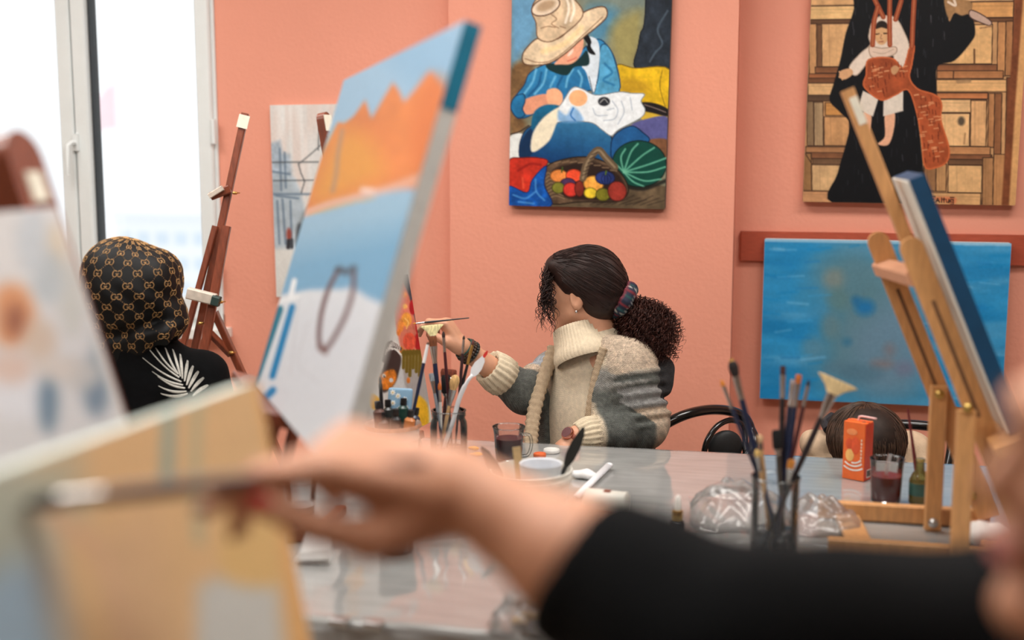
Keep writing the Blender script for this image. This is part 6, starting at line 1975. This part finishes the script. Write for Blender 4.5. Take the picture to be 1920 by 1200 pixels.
# ---- left jar
jl = PZ(842, 874, TT)
dl_ = float((jl - _c) @ _f)
RJ, HJ = .047, .145
jar(jl, RJ, HJ, 'tall glass jar crowded with brushes, left of the tea mug')
GL = 'brushes in the jar by the tea mug'
for tip, rim, dd, kw in (
        ((810, 609), (816, 770), .02, dict(label='cream fan brush standing tallest in the jar by the mug', kind='fan', bristle=(224, 214, 160), wd=.036, bl=.028, fl=.03, handle=INK)),
        ((811, 630), (818, 760), -.01, dict(label='wide brown flat brush with pale ferrule, jar by the mug', kind='flat', bristle=(112, 62, 30), wd=.020, bl=.026, fl=.042, handle=NAVY, hr=.006)),
        ((831, 621), (842, 765), .0, dict(label='round dark brush with wine handle, jar by the mug', bristle=(46, 26, 24), wd=.008, bl=.016, fl=.035, handle=WINE)),
        ((870, 629), (866, 760), .0, dict(label='small dark round brush with wine handle, upright in jar', bristle=(40, 26, 26), wd=.006, bl=.010, fl=.034, handle=(48, 26, 32))),
        ((888, 638), (860, 762), .01, dict(label='brown tipped brush with gold ferrule leaning right in jar', bristle=(84, 40, 34), wd=.007, bl=.012, fl=.05, handle=BLACKH, ferr=m_gold_f)),
        ((855, 703), (836, 790), -.02, dict(label='plump tan mop brush with raw wooden handle', kind='mop', bristle=(196, 158, 104), wd=.020, bl=.038, fl=.04, handle=WOOD, hr=.0045)),
        ((836, 703), (838, 775), .02, dict(label='square black foam brush in the jar by the mug', kind='foam', bristle=(22, 22, 24), wd=.022, bl=.046, fl=.014, handle=(150, 150, 150), hr=.005)),
        ((842, 692), (830, 770), .03, dict(label='broad red brown flat brush low in the jar', kind='flat', bristle=(110, 48, 26), wd=.040, bl=.022, fl=.03, handle=WINE, hr=.005)),
        ((808, 700), (812, 765), -.03, dict(label='grey handled brush at the left rim of jar', kind='flat', bristle=(150, 160, 168), wd=.012, bl=.02, fl=.03, handle=(150, 160, 170))),
        ((824, 716), (826, 775), -.03, dict(label='short orange bristled brush deep in the jar', bristle=(190, 100, 40), wd=.009, bl=.02, fl=.03, handle=(220, 220, 216)))):
    b, t = in_jar(jl, RJ, tip, rim, dl_ + dd, HJ)
    brush(b, t, group=GL, **kw)
# white plastic palette knife with a red tip
b, t = in_jar(jl, RJ, (913, 660), (850, 790), dl_ - .03, HJ)
pk = thing('palette_knife', b, 'white plastic palette knife with red paint on its tip', 'palette knife')
kx = P(886, 703, dl_ - .03)
dirk = nrm(t - kx)
sdk = nrm(np.cross(dirk, FH))
m_wp = mat('white_plastic', (232, 234, 238), .35, .03, 40)
part('handle', tube(spline([b, P(846, 800, dl_ - .01), P(862, 745, dl_ - .02), P(876, 716, dl_ - .03), kx], 5), [.0055] * 6 + [.006] * 8 + [.0045] * 7, 10), m_wp, pk, 'all')
def blade(p0, d, s, n, w_, L, th=.0012):
    out = [(-.25, 0), (.25, 0), (.5, .25), (.5, .55), (.2, .95), (0, 1.0), (-.35, .8), (-.5, .45), (-.45, .2)]
    v = [p0 + s * x * w_ + d * y * L - n * th for x, y in out] + [p0 + s * x * w_ + d * y * L + n * th for x, y in out]
    k = len(out)
    return np.array(v), [tuple(range(k))[::-1], tuple(range(k, 2 * k))] + [(i, (i + 1) % k, k + (i + 1) % k, k + i) for i in range(k)]
nk = np.cross(sdk, dirk)
part('blade', blade(kx - dirk * .002, dirk, sdk, nk, .024, np.linalg.norm(t - kx) * .85), m_wp, pk, 0)
part('paint_tip', blade(t - dirk * .016, dirk, sdk, nk, .008, .02, .0018), cm_((206, 48, 40), .5), pk, 0)

# ---- right jar
jr = PZ(1450, 1046, TT)
dr_ = float((jr - _c) @ _f)
RR, HR_ = .046, .165
jar(jr, RR, HR_, 'tall glass jar of brushes standing amid the clear plastic bag', neck=False, rim=1.0)
GR = 'brushes in the jar amid the plastic bag'
for tip, rim, dd, kw in (
        ((1352, 712), (1420, 900), .02, dict(label='small orange tipped brush leaning left in the right jar', bristle=(214, 130, 40), wd=.008, bl=.013, fl=.045, handle=NAVY)),
        ((1372, 676), (1418, 895), .0, dict(label='bushy black brush with yellow tip leaning left', kind='mop', bristle=(34, 26, 24), wd=.016, bl=.032, fl=.045, handle=NAVY, hr=.006, tipc=(190, 140, 40))),
        ((1468, 686), (1468, 890), .02, dict(label='dark topped brush with bright silver ferrule, upright', kind='flat', bristle=(64, 34, 32), wd=.011, bl=.018, fl=.045, handle=INK, hr=.005)),
        ((1486, 712), (1476, 890), .03, dict(label='worn down brush with navy handle, almost bristleless', kind='flat', bristle=(160, 150, 150), wd=.009, bl=.008, fl=.045, handle=NAVY, hr=.0045)),
        ((1498, 702), (1480, 892), .0, dict(label='orange bristled brush with navy handle in right jar', kind='flat', bristle=(186, 104, 44), wd=.012, bl=.018, fl=.045, handle=NAVY, hr=.005)),
        ((1517, 712), (1488, 895), -.01, dict(label='thin dark tipped brush with wine handle, right jar', bristle=(36, 36, 46), wd=.007, bl=.012, fl=.04, handle=WINE)),
        ((1572, 712), (1490, 900), -.02, dict(label='wide cream fan brush leaning far right', kind='fan', bristle=(226, 200, 150), wd=.052, bl=.030, fl=.05, handle=INK, hr=.0055)),
        ((1456, 806), (1462, 890), -.02, dict(label='stubby black foam brush low in the right jar', kind='foam', bristle=(20, 20, 22), wd=.018, bl=.036, fl=.012, handle=(70, 62, 56), hr=.005)),
        ((1424, 815), (1432, 900), .0, dict(label='pale wooden ball ended brush in the right jar', kind='mop', bristle=(206, 170, 130), wd=.011, bl=.016, fl=.012, handle=WOOD, hr=.005)),
        ((1418, 842), (1430, 905), -.02, dict(label='short yellow wooden brush sunk in the right jar', kind='round', bristle=(214, 180, 110), wd=.010, bl=.014, fl=.03, handle=WOOD, hr=.004)),
        ((1485, 862), (1476, 910), -.035, dict(label='orange flat brush barely above the right jar rim', kind='flat', bristle=(214, 140, 60), wd=.015, bl=.018, fl=.03, handle=BLACKH, hr=.004))):
    b, t = in_jar(jr, RR, tip, rim, dr_ + dd, HR_)
    brush(b, t, group=GR, **kw)

# ---- the woman's fine brush and the painter's brush
brush(P(880, 596, 3.335), P(774, 607, 3.325), 'fine black brush held at the flower canvas', BLACKH, (206, 150, 60), 'round', .0035, .008, .022, .0026)
den = nrm(np.cross(e1y, e2y))
def on_plane(px, py, c, n):
    q = ray(px, py)
    return _c + q * (((c - _c) @ n) / (q @ n))
tp = on_plane(42, 946, cy_, den)
brush(P(800, 864, .945), tp + den * .001, 'long brown brush touching the large tan canvas', (92, 56, 46), (70, 78, 84), 'round', .013, .026, .030, .0060)

# ---- pale bucket of paint tubes
bc = PZ(738, 896, TT)
m_pail = mat('pinkish_plastic', (222, 198, 186), .45, .06, 30)
bk = thing('bucket', bc, 'small pinkish white bucket holding black capped paint tubes', 'bucket')
RB, HB = .066, .135
part('pail', lathe([(RB * .80, 0), (RB * .82, .004), (RB * .95, HB * .74), (RB * .99, HB * .76), (RB * .96, HB * .80), (RB * 1.0, HB * .97), (RB * 1.05, HB), (RB * 1.02, HB + .003), (RB * .97, HB - .002), (RB * .90, HB * .7), (RB * .76, .006)], bc, UP, 44, cap1=True), m_pail, bk)
part('rim_stain', lathe([(RB * 1.052, HB - .006), (RB * 1.058, HB - .001), (RB * 1.03, HB + .0036)], bc, UP, 44, cap0=False, cap1=False), mat('rust_stain', (186, 132, 102), .6, .25, 60), bk)
db = float((bc - _c) @ _f)
tubes_px = [((708, 752), (96, 64, 56), 'maroon'), ((727, 749), (40, 46, 46), 'dark green'), ((742, 766), (30, 30, 34), 'black'), ((757, 746), (18, 60, 52), 'bottle green'), ((771, 768), (206, 130, 70), 'orange'), ((781, 764), (28, 40, 64), 'navy'), ((716, 772), (80, 70, 66), 'grey')]
for i, ((x, y), c, nm) in enumerate(tubes_px):
    t = P(x, y, db + (.03 if i % 2 else -.025))
    b = V(bc[0] + (t[0] - bc[0]) * .55, bc[1] + (t[1] - bc[1]) * .55, TT + .014)
    ax = nrm(t - b); L = np.linalg.norm(t - b)
    o = thing('paint_tube', b, nm + ' paint tube with black cap in the pale bucket', 'paint tube', 'paint tubes in the bucket')
    part('tube_body', lathe([(.013, 0, .15), (.0135, L * .4, .8), (.0135, L - .026, 1), (.006, L - .018, 1)], b, ax, 16), cm_(c, .4), o)
    part('cap', lathe([(.0075, L - .018), (.0085, L - .016), (.0078, L - .001), (.006, L)], b, ax, 14), cm_((20, 20, 22), .4), o)
b = V(bc[0] + .03, bc[1] - .01, TT + .014)
brush(V(bc[0] + .02, bc[1] - .01, TT + .014), P(803, 641, db), 'navy brush with white ferrule leaning out of the bucket', NAVY, (90, 60, 46), 'round', .007, .006, .045, .0042, mat('white_ferrule', (226, 226, 226), .3))
brush(V(bc[0] - .02, bc[1] - .01, TT + .014), P(713, 706, db), 'plain black brush standing at the back of bucket', BLACKH, (24, 24, 26), 'round', .006, .014, .012, .0044, cm_((30, 30, 32)))
# phone in a daisy case
f_, l_, u_ = frame3(-FH * .9 + UP * .25 - RT * .2)
pc = P(750, 752, db + .045)
R_ph = np.array([l_, u_, f_])
phn = thing('phone', pc - u_ * .07, 'phone in blue daisy case propped in the bucket', 'phone')
part('case', solid([rbx(pc - u_ * .035, V(.026, .062, .001), R_ph, .0055, .004)], .0025, .004), mat('blue_case', (136, 176, 206), .35, .05, 60), phn, 'all')
for dx, dz in ((-.004, .012), (.014, .004), (-.016, -.006), (.002, -.02), (.018, -.016), (-.018, .020)):
    q = pc + l_ * dx + u_ * dz + f_ * .0068
    part('daisy', join(*[blob(q + (l_ * math.cos(a) + u_ * math.sin(a)) * .0042, V(.0034, .0018, .0004), np.array([l_ * math.cos(a) + u_ * math.sin(a), u_ * math.cos(a) - l_ * math.sin(a), f_]), 8, 4) for a in np.arange(7) * .8976]), mat('daisy_white', (236, 236, 230), .5), phn)
    part('daisy_centre', blob(q, V(.0022, .0022, .0008), R_ph, 8, 5), mat('daisy_yellow', (226, 190, 80), .5), phn)
cq = P(790, 838, db + .02)
sl = thing('metal_case', V(cq[0], cq[1], TT), 'thin dark case leaning beside the pale bucket', 'case')
part('case_body', solid([rbx(V(cq[0], cq[1], TT + .048), V(.004, .018, .04), np.array([nrm(V(.94, .2, .25)), nrm(V(-.2, .97, 0)), nrm(V(-.25, 0, .96))]), .004, .004)], .003, .004), mat('dark_grey_case', (84, 92, 92), .35, .1, 40), sl, 'all')
part('case_rim', tube([V(cq[0] + .012, cq[1] - .02, TT + .004), V(cq[0] - .008, cq[1] - .02, TT + .088)], .0022, 8), m_blackmetal, sl)

# ---- tea mug
def tea_glass(c, R0_, R1_, H, fill, label, handle=None, tea=(70, 20, 18)):
    o = thing('tea_glass', c, label, 'glass', 'glasses of tea')
    part('glass_wall', lathe([(R0_ * .9, 0), (R0_, .004), (R0_ + (R1_ - R0_) * .35, H * .45), (R0_ + (R1_ - R0_) * .6, H * .8), (R1_, H)], c, UP, 40, cap0=True, cap1=False), M_GLASS, o, 'all')
    part('rim', lathe([(R1_ - .001, H - .002), (R1_ + .001, H - .002), (R1_ + .001, H + .001), (R1_ - .001, H + .001), (R1_ - .001, H - .002)], c, UP, 40, cap0=False, cap1=False), M_GLASS, o, 'all')
    part('tea', lathe([(R0_ * .84, .006), (R0_ * .95, .01), ((R0_ + (R1_ - R0_) * .35) * .96, min(H * .45, H * fill)), ((R0_ + (R1_ - R0_) * .5 * fill) * .965, H * fill)], c, UP, 36), mat('dark_tea', tea, .2, .1, 20, spec=.3), o)
    if handle is not None:
        h = nrm(handle)
        q = spline([c + h * R0_ * .98 + UP * H * .80, c + h * (R0_ + .022) + UP * H * .78, c + h * (R0_ + .027) + UP * H * .5, c + h * (R0_ + .018) + UP * H * .2, c + h * R0_ * .98 + UP * H * .14], 5)
        part('handle', tube(q, .0042, 10), M_GLASS, o, 'all')
    return o
mg = PZ(954, 862, TT)
tea_glass(mg, .034, .042, .088, .66, 'clear glass mug of dark tea with handle, before the woman', RT * .95 - FH * .3, (84, 22, 28))
tg = PZ(1660, 940, TT)
tgo = tea_glass(tg, .033, .038, .100, .62, 'straight tea glass with a clear spoon, beside the juice carton', None, (122, 20, 16))
spn = thing('plastic_spoon', tg + V(0, 0, .01), 'clear plastic spoon standing in the straight tea glass', 'spoon')
part('handle', bar(tg + V(-.008, -.006, .02), tg + V(.006, 0, .112), .009, .002, FH), glass('spoon_plastic', (.95, .96, .97), 2, .05, .35, (236, 240, 244)), spn)
part('bowl', blob(tg + V(-.009, -.006, .02), V(.008, .005, .012), None, 12, 8), M_FILM, spn)

# ---- white tub with tools
tc_ = PZ(996, 966, TT)
tub = thing('plastic_tub', tc_, 'round white plastic tub of tools in front of the tea mug', 'tub')
m_tub = mat('milky_plastic', (226, 224, 214), .4, .04, 30)
RT_, HT_ = .088, .105
part('tub_wall', lathe([(RT_ * .84, 0), (RT_ * .87, .004), (RT_ * .97, HT_ * .80), (RT_ * 1.01, HT_ * .81), (RT_ * 1.01, HT_ * .88), (RT_ * .99, HT_ * .89), (RT_ * 1.02, HT_), (RT_ * .985, HT_ + .001), (RT_ * .94, HT_ * .8), (RT_ * .82, .006)], tc_, UP, 56), m_tub, tub)
dt = float((tc_ - _c) @ _f)
def knife(b, t, w_, Lb, label, rgb, hrgb):
    b, t = np.asarray(b), np.asarray(t)
    o = thing('palette_knife', b, label, 'palette knife', 'tools in the white tub')
    d = nrm(t - b); s = nrm(np.cross(d, FH)); n = np.cross(s, d)
    part('handle', lathe([(.004, 0), (.006, .01), (.005, max(np.linalg.norm(t - b) - Lb, .03))], b, d, 10), cm_(hrgb, .5), o)
    part('blade', blade(t - d * Lb, d, s, n, w_, Lb), cm_(rgb, .4), o, 0)
    return o
knife(tc_ + V(.03, .0, .012), P(1096, 800, dt + .01), .024, .095, 'black bladed palette knife rising right out of the tub', (36, 38, 36), (40, 40, 40))
knife(tc_ + V(-.02, -.01, .012), P(903, 836, dt - .01), .024, .09, 'dark teal palette knife leaning left over the tub rim', (44, 62, 66), (40, 50, 54))
st_ = thing('wooden_stick', tc_ + V(-.02, .01, .012), 'pale flat wooden stick upright in the white tub', 'stick', 'tools in the white tub')
part('stick', bar(tc_ + V(-.018, .01, .012), P(968, 838, dt + .01), .018, .004, FH), cm_((206, 176, 128), .6), st_)
cup = thing('plastic_cup', tc_ + V(.022, -.004, .01), 'small white cup sitting inside the white tub', 'cup', 'tools in the white tub')
part('cup_wall', lathe([(.032, 0), (.034, .004), (.046, .108), (.047, .112), (.044, .110), (.03, .006)], tc_ + V(.022, -.004, .008), UP, 36), mat('white_cup', (226, 230, 236), .4, .03, 30), cup)
# spatula, wrapper and can to the right of the tub
sp0, sp1 = PZ(1082, 930, TT + .008), PZ(1142, 872, TT + .012)
spa = thing('spatula', sp0, 'white plastic spatula lying right of the tub', 'spatula')
part('handle', tube([sp0, (sp0 + sp1) / 2, sp1], [.008, .0085, .009], 12, flat=(1, .55)), m_wp, spa, 'all')
part('tip', blob(sp1, V(.010, .010, .006), None, 12, 8), m_wp, spa)
def crumple(c, R3, amp, seed, res=.004, k=.01):
    rg = np.random.default_rng(seed)
    pr = [ell(c, R3, None, .01)]
    for _ in range(9):
        d = rg.normal(size=3); d /= np.linalg.norm(d)
        d[2] = abs(d[2]) * .7
        pr.append(ell(c + d * R3 * .7, R3 * rg.uniform(.3, .55), None, k))
    f1 = rg.uniform(60, 110, 3)
    return solid(pr, res, k, lambda X, Y, Z: amp * (np.abs(np.sin(X * f1[0] + Z * 50)) + np.abs(np.sin(Y * f1[1] + X * 30)) - 1))
wp = PZ(1095, 890, TT + .008)
single('crumpled_wrapper', crumple(wp, V(.03, .018, .008), .0025, 3, .003), mat('white_paper', (232, 232, 232), .7, .06, 60), 'crumpled white wrapper between the tub and the spatula', 'wrapper')
ca0, ca1 = PZ(1098, 938, TT + .029), PZ(1176, 946, TT + .029)
can = thing('tin_can', V(*((ca0 + ca1) / 2)[:2], TT), 'white can with brown and green label lying on the table', 'can')
axc = nrm(ca1 - ca0); Lc = np.linalg.norm(ca1 - ca0)
part('can_body', lathe([(.026, 0), (.0285, .002), (.0285, .006), (.0278, .008), (.0278, Lc - .008), (.0285, Lc - .006), (.0285, Lc - .002), (.026, Lc)], ca0, axc, 32), mat('white_tin', (228, 226, 216), .4, .04, 30), can)
def wrapband(a, b, r, rgb, n0, n1, nm):
    e1 = nrm(np.cross(axc, UP)); e2 = np.cross(e1, axc)
    an = np.linspace(n0, n1, 14)
    v = [ca0 + axc * h + (e1 * math.cos(t) + e2 * math.sin(t)) * r for h in (a, b) for t in an]
    f = [(i, i + 1, 14 + i + 1, 14 + i) for i in range(13)]
    part(nm, (np.array(v), f), cm_(rgb, .5), can)
wrapband(.02, Lc * .72, .0282, (196, 140, 104), 3.3, 6.0, 'label_print')
wrapband(Lc * .72, Lc * .86, .0282, (96, 150, 54), 3.0, 5.6, 'label_band')
wrapband(.03, .05, .0284, (110, 62, 46), 4.0, 5.2, 'label_mark')
wrapband(Lc * .45, Lc * .62, .0284, (120, 60, 44), 1.2, 2.6, 'label_mark')
# orange and white lids, and scraps near the mug
for (x, y, r, c, nm) in ((1012, 856, .017, (226, 110, 60), 'small orange lid lying beyond the white tub'), (1034, 848, .022, (222, 222, 218), 'flat white lid lying beyond the white tub')):
    q = PZ(x, y, TT)
    single('paint_lid', lathe([(r * .96, 0), (r, .002), (r, .007), (r * .94, .009), (r * .86, .0085), (r * .84, .007)], q, UP, 28), cm_(c, .45), nm, 'lid', 'lids on the table')
for (x, y, s_, nm) in ((888, 840, .011, 'upper of two orange foil scraps by the mug'), (893, 851, .014, 'lower of two orange foil scraps by the mug')):
    q = PZ(x, y, TT + .004)
    single('foil_scrap', crumple(q, V(s_ * 1.3, s_ * .8, .003), .0015, int(x), .0022, .004), cm_((236, 164, 60), .35), nm, 'scrap', 'orange foil scraps')

# ---- dropper bottle
dbp = PZ(1270, 1004, TT)
db_ = thing('dropper_bottle', dbp, 'dark dropper bottle with gold collar and white bulb', 'bottle')
part('bottle', lathe([(.014, 0), (.0155, .003), (.0155, .028), (.013, .034), (.008, .037)], dbp, UP, 28), cm_((16, 18, 22), .2), db_)
part('collar', lathe([(.0105, .035), (.0112, .036), (.0112, .054), (.0100, .056)], dbp, UP, 28), m_gold_f, db_)
part('rubber_bulb', lathe([(.0075, .056), (.0078, .060), (.0068, .074), (.0058, .082), (.003, .086)], dbp, UP, 20), mat('white_rubber', (236, 234, 228), .5), db_)

# ---- crumpled clear plastic bag round the right jar
def film(c, ex, ey, W, D, H, seed, n=54):
    rg = np.random.default_rng(seed)
    u = np.linspace(-1, 1, n)
    U, Vv = np.meshgrid(u, u)
    r = np.maximum(np.abs(U), np.abs(Vv)) ** 2 * .5 + (U ** 2 + Vv ** 2) * .5
    out = np.clip(1.08 - r, 0, 1)
    z = H * out ** .6 * (.35 + .6 * vnoise(U + 3, Vv + 3, .7, seed) + .35 * np.abs(vnoise(U * 1.3 + Vv + 5, Vv - U + 5, .5, seed + 1) - .5) * 2 + .10 * np.abs(vnoise(U + 9, Vv + U + 9, .2, seed + 2) - .5))
    jx = .10 * (vnoise(U + 2, Vv + 7, .3, seed + 3) - .5)
    P_ = c + ex * ((U + jx) * W / 2)[..., None] + ey * ((Vv + jx) * D / 2)[..., None] + UP * (z + .001)[..., None]
    i = np.arange((n - 1) * n).reshape(n - 1, n)[:, :-1].ravel()
    return P_.reshape(-1, 3), np.stack([i, i + 1, i + n + 1, i + n], 1)
bgc = PZ(1385, 965, TT)
single('plastic_bag', film(bgc, V(1, .1, 0), V(-.1, 1, 0), .21, .26, .075, 5), M_FILM, 'large crumpled clear plastic bag left of the right brush jar', 'bag', 'clear plastic bags', smooth='all')
bgc2 = PZ(1548, 985, TT)
single('plastic_bag', film(bgc2, V(1, .15, 0), V(-.15, 1, 0), .15, .15, .06, 12), M_FILM, 'small crumpled clear bag draped at the pale easel base', 'bag', 'clear plastic bags', smooth='all')
bgc3 = PZ(985, 1172, TT)
single('plastic_bag', film(bgc3, V(1, 0, 0), V(0, 1, 0), .12, .09, .05, 21), M_FILM, 'clear snack bag of crackers near the front table edge', 'bag', 'clear plastic bags', smooth='all')
for i, (dx, dy) in enumerate(((-.01, .0), (.018, .008), (.006, -.014))):
    q = bgc3 + V(dx, dy, .006 + .008 * i)
    single('cracker', solid([rbx(q, V(.012, .009, .002), None, .002, .004)], .0025, .004), cm_((206, 170, 116), .8), ('lowest', 'middle', 'topmost')[i] + ' pale cracker inside the clear snack bag', 'cracker', 'crackers in the snack bag')

# ---- juice carton
jc = PZ(1606, 896, TT)
jn = nrm(-FH * .75 - RT * .66); js = nrm(np.cross(UP, jn))           # front normal, right-hand side
jx = thing('juice_carton', jc, 'orange juice carton with pink bent straw', 'carton')
JW, JD, JH = .057, .042, .142
R_j = np.array([js, jn, UP])
m_or = mat('orange_print', (240, 112, 50), .4, .06, 40)
def jbox(cx, cn, cz, hw, hn, hz, m, nm, ch=.001):
    c = jc + js * cx + jn * cn + UP * cz
    part(nm, bar(c - UP * hz, c + UP * hz, hn * 2, hw * 2, js, ch / max(hn, 1e-4) if hn > .002 else 0), m, jx, 0)
jbox(0, 0, JH / 2, JW / 2, JD / 2, JH / 2, m_or, 'carton_body', .0008)
part('side_panel', bar(jc + js * (JW / 2 + .0003) + UP * .001, jc + js * (JW / 2 + .0003) + UP * (JH - .003), JD * .98, .0008, js, 0), mat('red_orange_print', (206, 62, 34), .4, .06, 40), jx, 0)
part('top_fold', bar(jc + UP * (JH + .001) - js * JW * .48, jc + UP * (JH + .001) + js * JW * .48, .006, .003, UP), m_or, jx)
fo = jc + jn * (JD / 2 + .0006)
def arc(r, z0, w_, a0, a1, nm, rgb=(240, 236, 230)):
    an = np.linspace(a0, a1, 16)
    v = [fo + js * (rr * math.sin(a)) + UP * (z0 - rr * math.cos(a)) for rr in (r, r + w_) for a in an]
    part(nm, (np.array(v), [(i, i + 1, 17 + i, 16 + i) for i in range(15)]), cm_(rgb, .5), jx, 0)
arc(.030, .066, .004, -.75, .75, 'printed_wave'); arc(.040, .066, .004, -.62, .62, 'printed_wave'); arc(.022, .066, .004, -.2, .95, 'printed_wave')
for cx, cz, rx, rz, c in ((-.010, .060, .011, .016, (246, 190, 110)), (.004, .085, .012, .022, (232, 90, 44)), (-.012, .088, .009, .014, (222, 84, 40)), (-.006, .118, .014, .008, (248, 150, 90))):
    part('fruit_print', blob(fo + js * cx + UP * cz, V(rx, .0004, rz), np.array([js, jn, UP]), 16, 8), cm_(c, .5), jx)
for k in range(7):
    z = .046 + k * .0085
    part('printed_mark', bar(fo + js * .0195 + UP * z, fo + js * .0195 + UP * (z + .0055), .0008, .004 if k % 2 else .0028, js, 0), cm_((246, 214, 190), .5), jx, 0)
so = jc + js * (JW / 2 + .0009)
part('barcode_patch', bar(so + jn * -.002 + UP * .006, so + jn * -.002 + UP * .026, .022, .0006, js, 0), cm_((226, 222, 216), .5), jx, 0)
for k in range(7):
    part('barcode_line', bar(so + js * .0005 + jn * (-.011 + k * .003) + UP * .009, so + js * .0005 + jn * (-.011 + k * .003) + UP * .024, .001 + .0006 * (k % 3), .0004, js, 0), cm_((30, 30, 32), .5), jx, 0)
s0 = jc + js * .0 + UP * JH
part('straw', tube(spline([s0 - UP * .02, s0 + UP * .008, s0 + js * .004 + UP * .012, s0 + js * .012 + UP * .013, s0 + js * .045 + UP * .012], 5), .0026, 10), mat('pink_straw', (238, 190, 186), .4), jx, 'all')
part('straw_hole_foil', lathe([(.006, 0), (.006, .001)], jc + js * .016 + jn * .004 + UP * JH, UP, 16), m_steel, jx)

# ---- oil bottle with a brush behind the easel post
ob = PZ(1722, 944, TT)
obo = thing('oil_bottle', ob, 'small olive oil bottle with green label behind the easel post', 'bottle')
part('bottle', lathe([(.020, 0), (.0225, .004), (.0225, .055), (.017, .068), (.010, .078), (.0095, .098), (.011, .100), (.011, .104)], ob, UP, 28), glass('olive_glass', (.72, .66, .36), 1.2, .05, .35, (150, 136, 80)), obo, 'all')
part('label', lathe([(.0228, .022), (.0228, .050)], ob, UP, 28, cap0=False, cap1=False), cm_((52, 92, 84), .6), obo)
part('oil', lathe([(.018, .004), (.0205, .006), (.0205, .046)], ob, UP, 24), cm_((130, 112, 44), .2), obo)
b_ = ob + V(.004, 0, .008)
brush(P(1702, 766, float((ob - _c) @ _f)), b_, 'wine handled brush resting bristles down in the oil bottle', (104, 34, 40), (110, 80, 50), 'round', .007, .014, .03, .004)

# ---- tissues, dark cup, base of the centre easel, clips
tq = PZ(1846, 1000, TT + .022)
single('crumpled_tissue', crumple(tq, V(.05, .035, .022), .004, 31, .004), mat('tissue_white', (234, 232, 228), .9, .04, 60), 'crumpled white tissue at the foot of the pale easel', 'tissue', 'white tissues on the table')
tq = PZ(590, 1056, TT)
q8 = [tq + V(-.03, -.012, .0), tq + V(.032, .002, 0), tq + V(.022, .045, 0), tq + V(-.035, .03, 0), tq + V(-.030, -.004, .020), tq + V(.026, .008, .024), tq + V(.016, .042, .058), tq + V(-.030, .030, .050)]
tso = thing('folded_tissue', tq, 'folded white tissue standing beside the tan canvas edge', 'tissue', 'white tissues on the table')
part('fold', (np.array(q8), [(0, 3, 2, 1), (4, 5, 6, 7), (0, 1, 5, 4), (1, 2, 6, 5), (2, 3, 7, 6), (3, 0, 4, 7)]), mat('tissue_fold_white', (234, 234, 232), .9, .04, 60, bump=.3, bscale=60), tso, 0)
part('fold', (np.array([q + V(.004, -.004, .002) for q in (q8[4], q8[5], q8[6], q8[7])] + [q8[4] + V(-.006, -.014, -.012), q8[5] + V(.010, -.012, -.012)]), [(0, 1, 2, 3), (0, 4, 5, 1)]), mat('tissue_flap_white', (238, 238, 236), .9, .04, 60), tso, 0)
cq = PZ(745, 1034, TT)
cpo = thing('dark_cup', cq, 'dark blue cup half hidden beneath the reaching hand', 'cup')
part('cup_wall', lathe([(.030, 0), (.033, .003), (.040, .075), (.041, .082), (.0385, .081), (.031, .005)], cq, UP, 36), mat('dark_navy_ceramic', (18, 26, 38), .25, .1, 30, coat=.4), cpo)
part('paint_residue', lathe([(.0315, .006), (.036, .05)], cq, UP, 28), cm_((54, 48, 50), .4), cpo)
gq = PZ(566, 962, TT)
tea_glass(gq, .028, .034, .07, .3, 'small clear glass behind the folded tissue', None, (150, 150, 150))
b0_, b1_ = PZ(540, 1006, TT + .012), PZ(915, 973, TT + .012)
wb = thing('easel_base', V(*((b0_ + b1_) / 2)[:2], TT), 'red brown wooden easel base behind the dark cup', 'easel')  # base bars of the centre easel, kept as their own object
part('bar', bar(b0_, b1_, .022, .024, UP), m_wood_red, wb)
b2_ = PZ(640, 955, TT + .010)
part('bar', bar(b0_ + (b1_ - b0_) * .12 + V(0, .012, 0), b2_, .026, .018, UP), m_wood_red, wb)
part('screw', blob(b0_ + (b1_ - b0_) * .14 + V(0, 0.0, .013), V(.006, .006, .003), None, 10, 6), m_steel, wb)
for i, (x, y, nm) in enumerate(((626, 1176, 'steel clip gripping the front cloth edge, left one'), (690, 1184, 'steel clip gripping the front cloth edge, right one'))):
    q = PZ(x, y, TT + .002)
    q[1] = TY0 - .012
    o = thing('tablecloth_clip', q, nm, 'clip', 'steel tablecloth clips')
    part('spring', bar(V(q[0] - .016, q[1] - .004, TT + .005), V(q[0] + .016, q[1] - .004, TT + .005), .018, .0024, UP), m_steel, o)
    part('jaw', bar(V(q[0] - .016, q[1] - .016, TT + .004), V(q[0] + .016, q[1] - .016, TT + .0), .0024, .014, UP), m_steel, o)
    part('grip', tube([V(q[0] - .014, q[1] - .02, TT + .006), V(q[0] + .014, q[1] - .02, TT + .006)], .004, 10), m_steel, o)
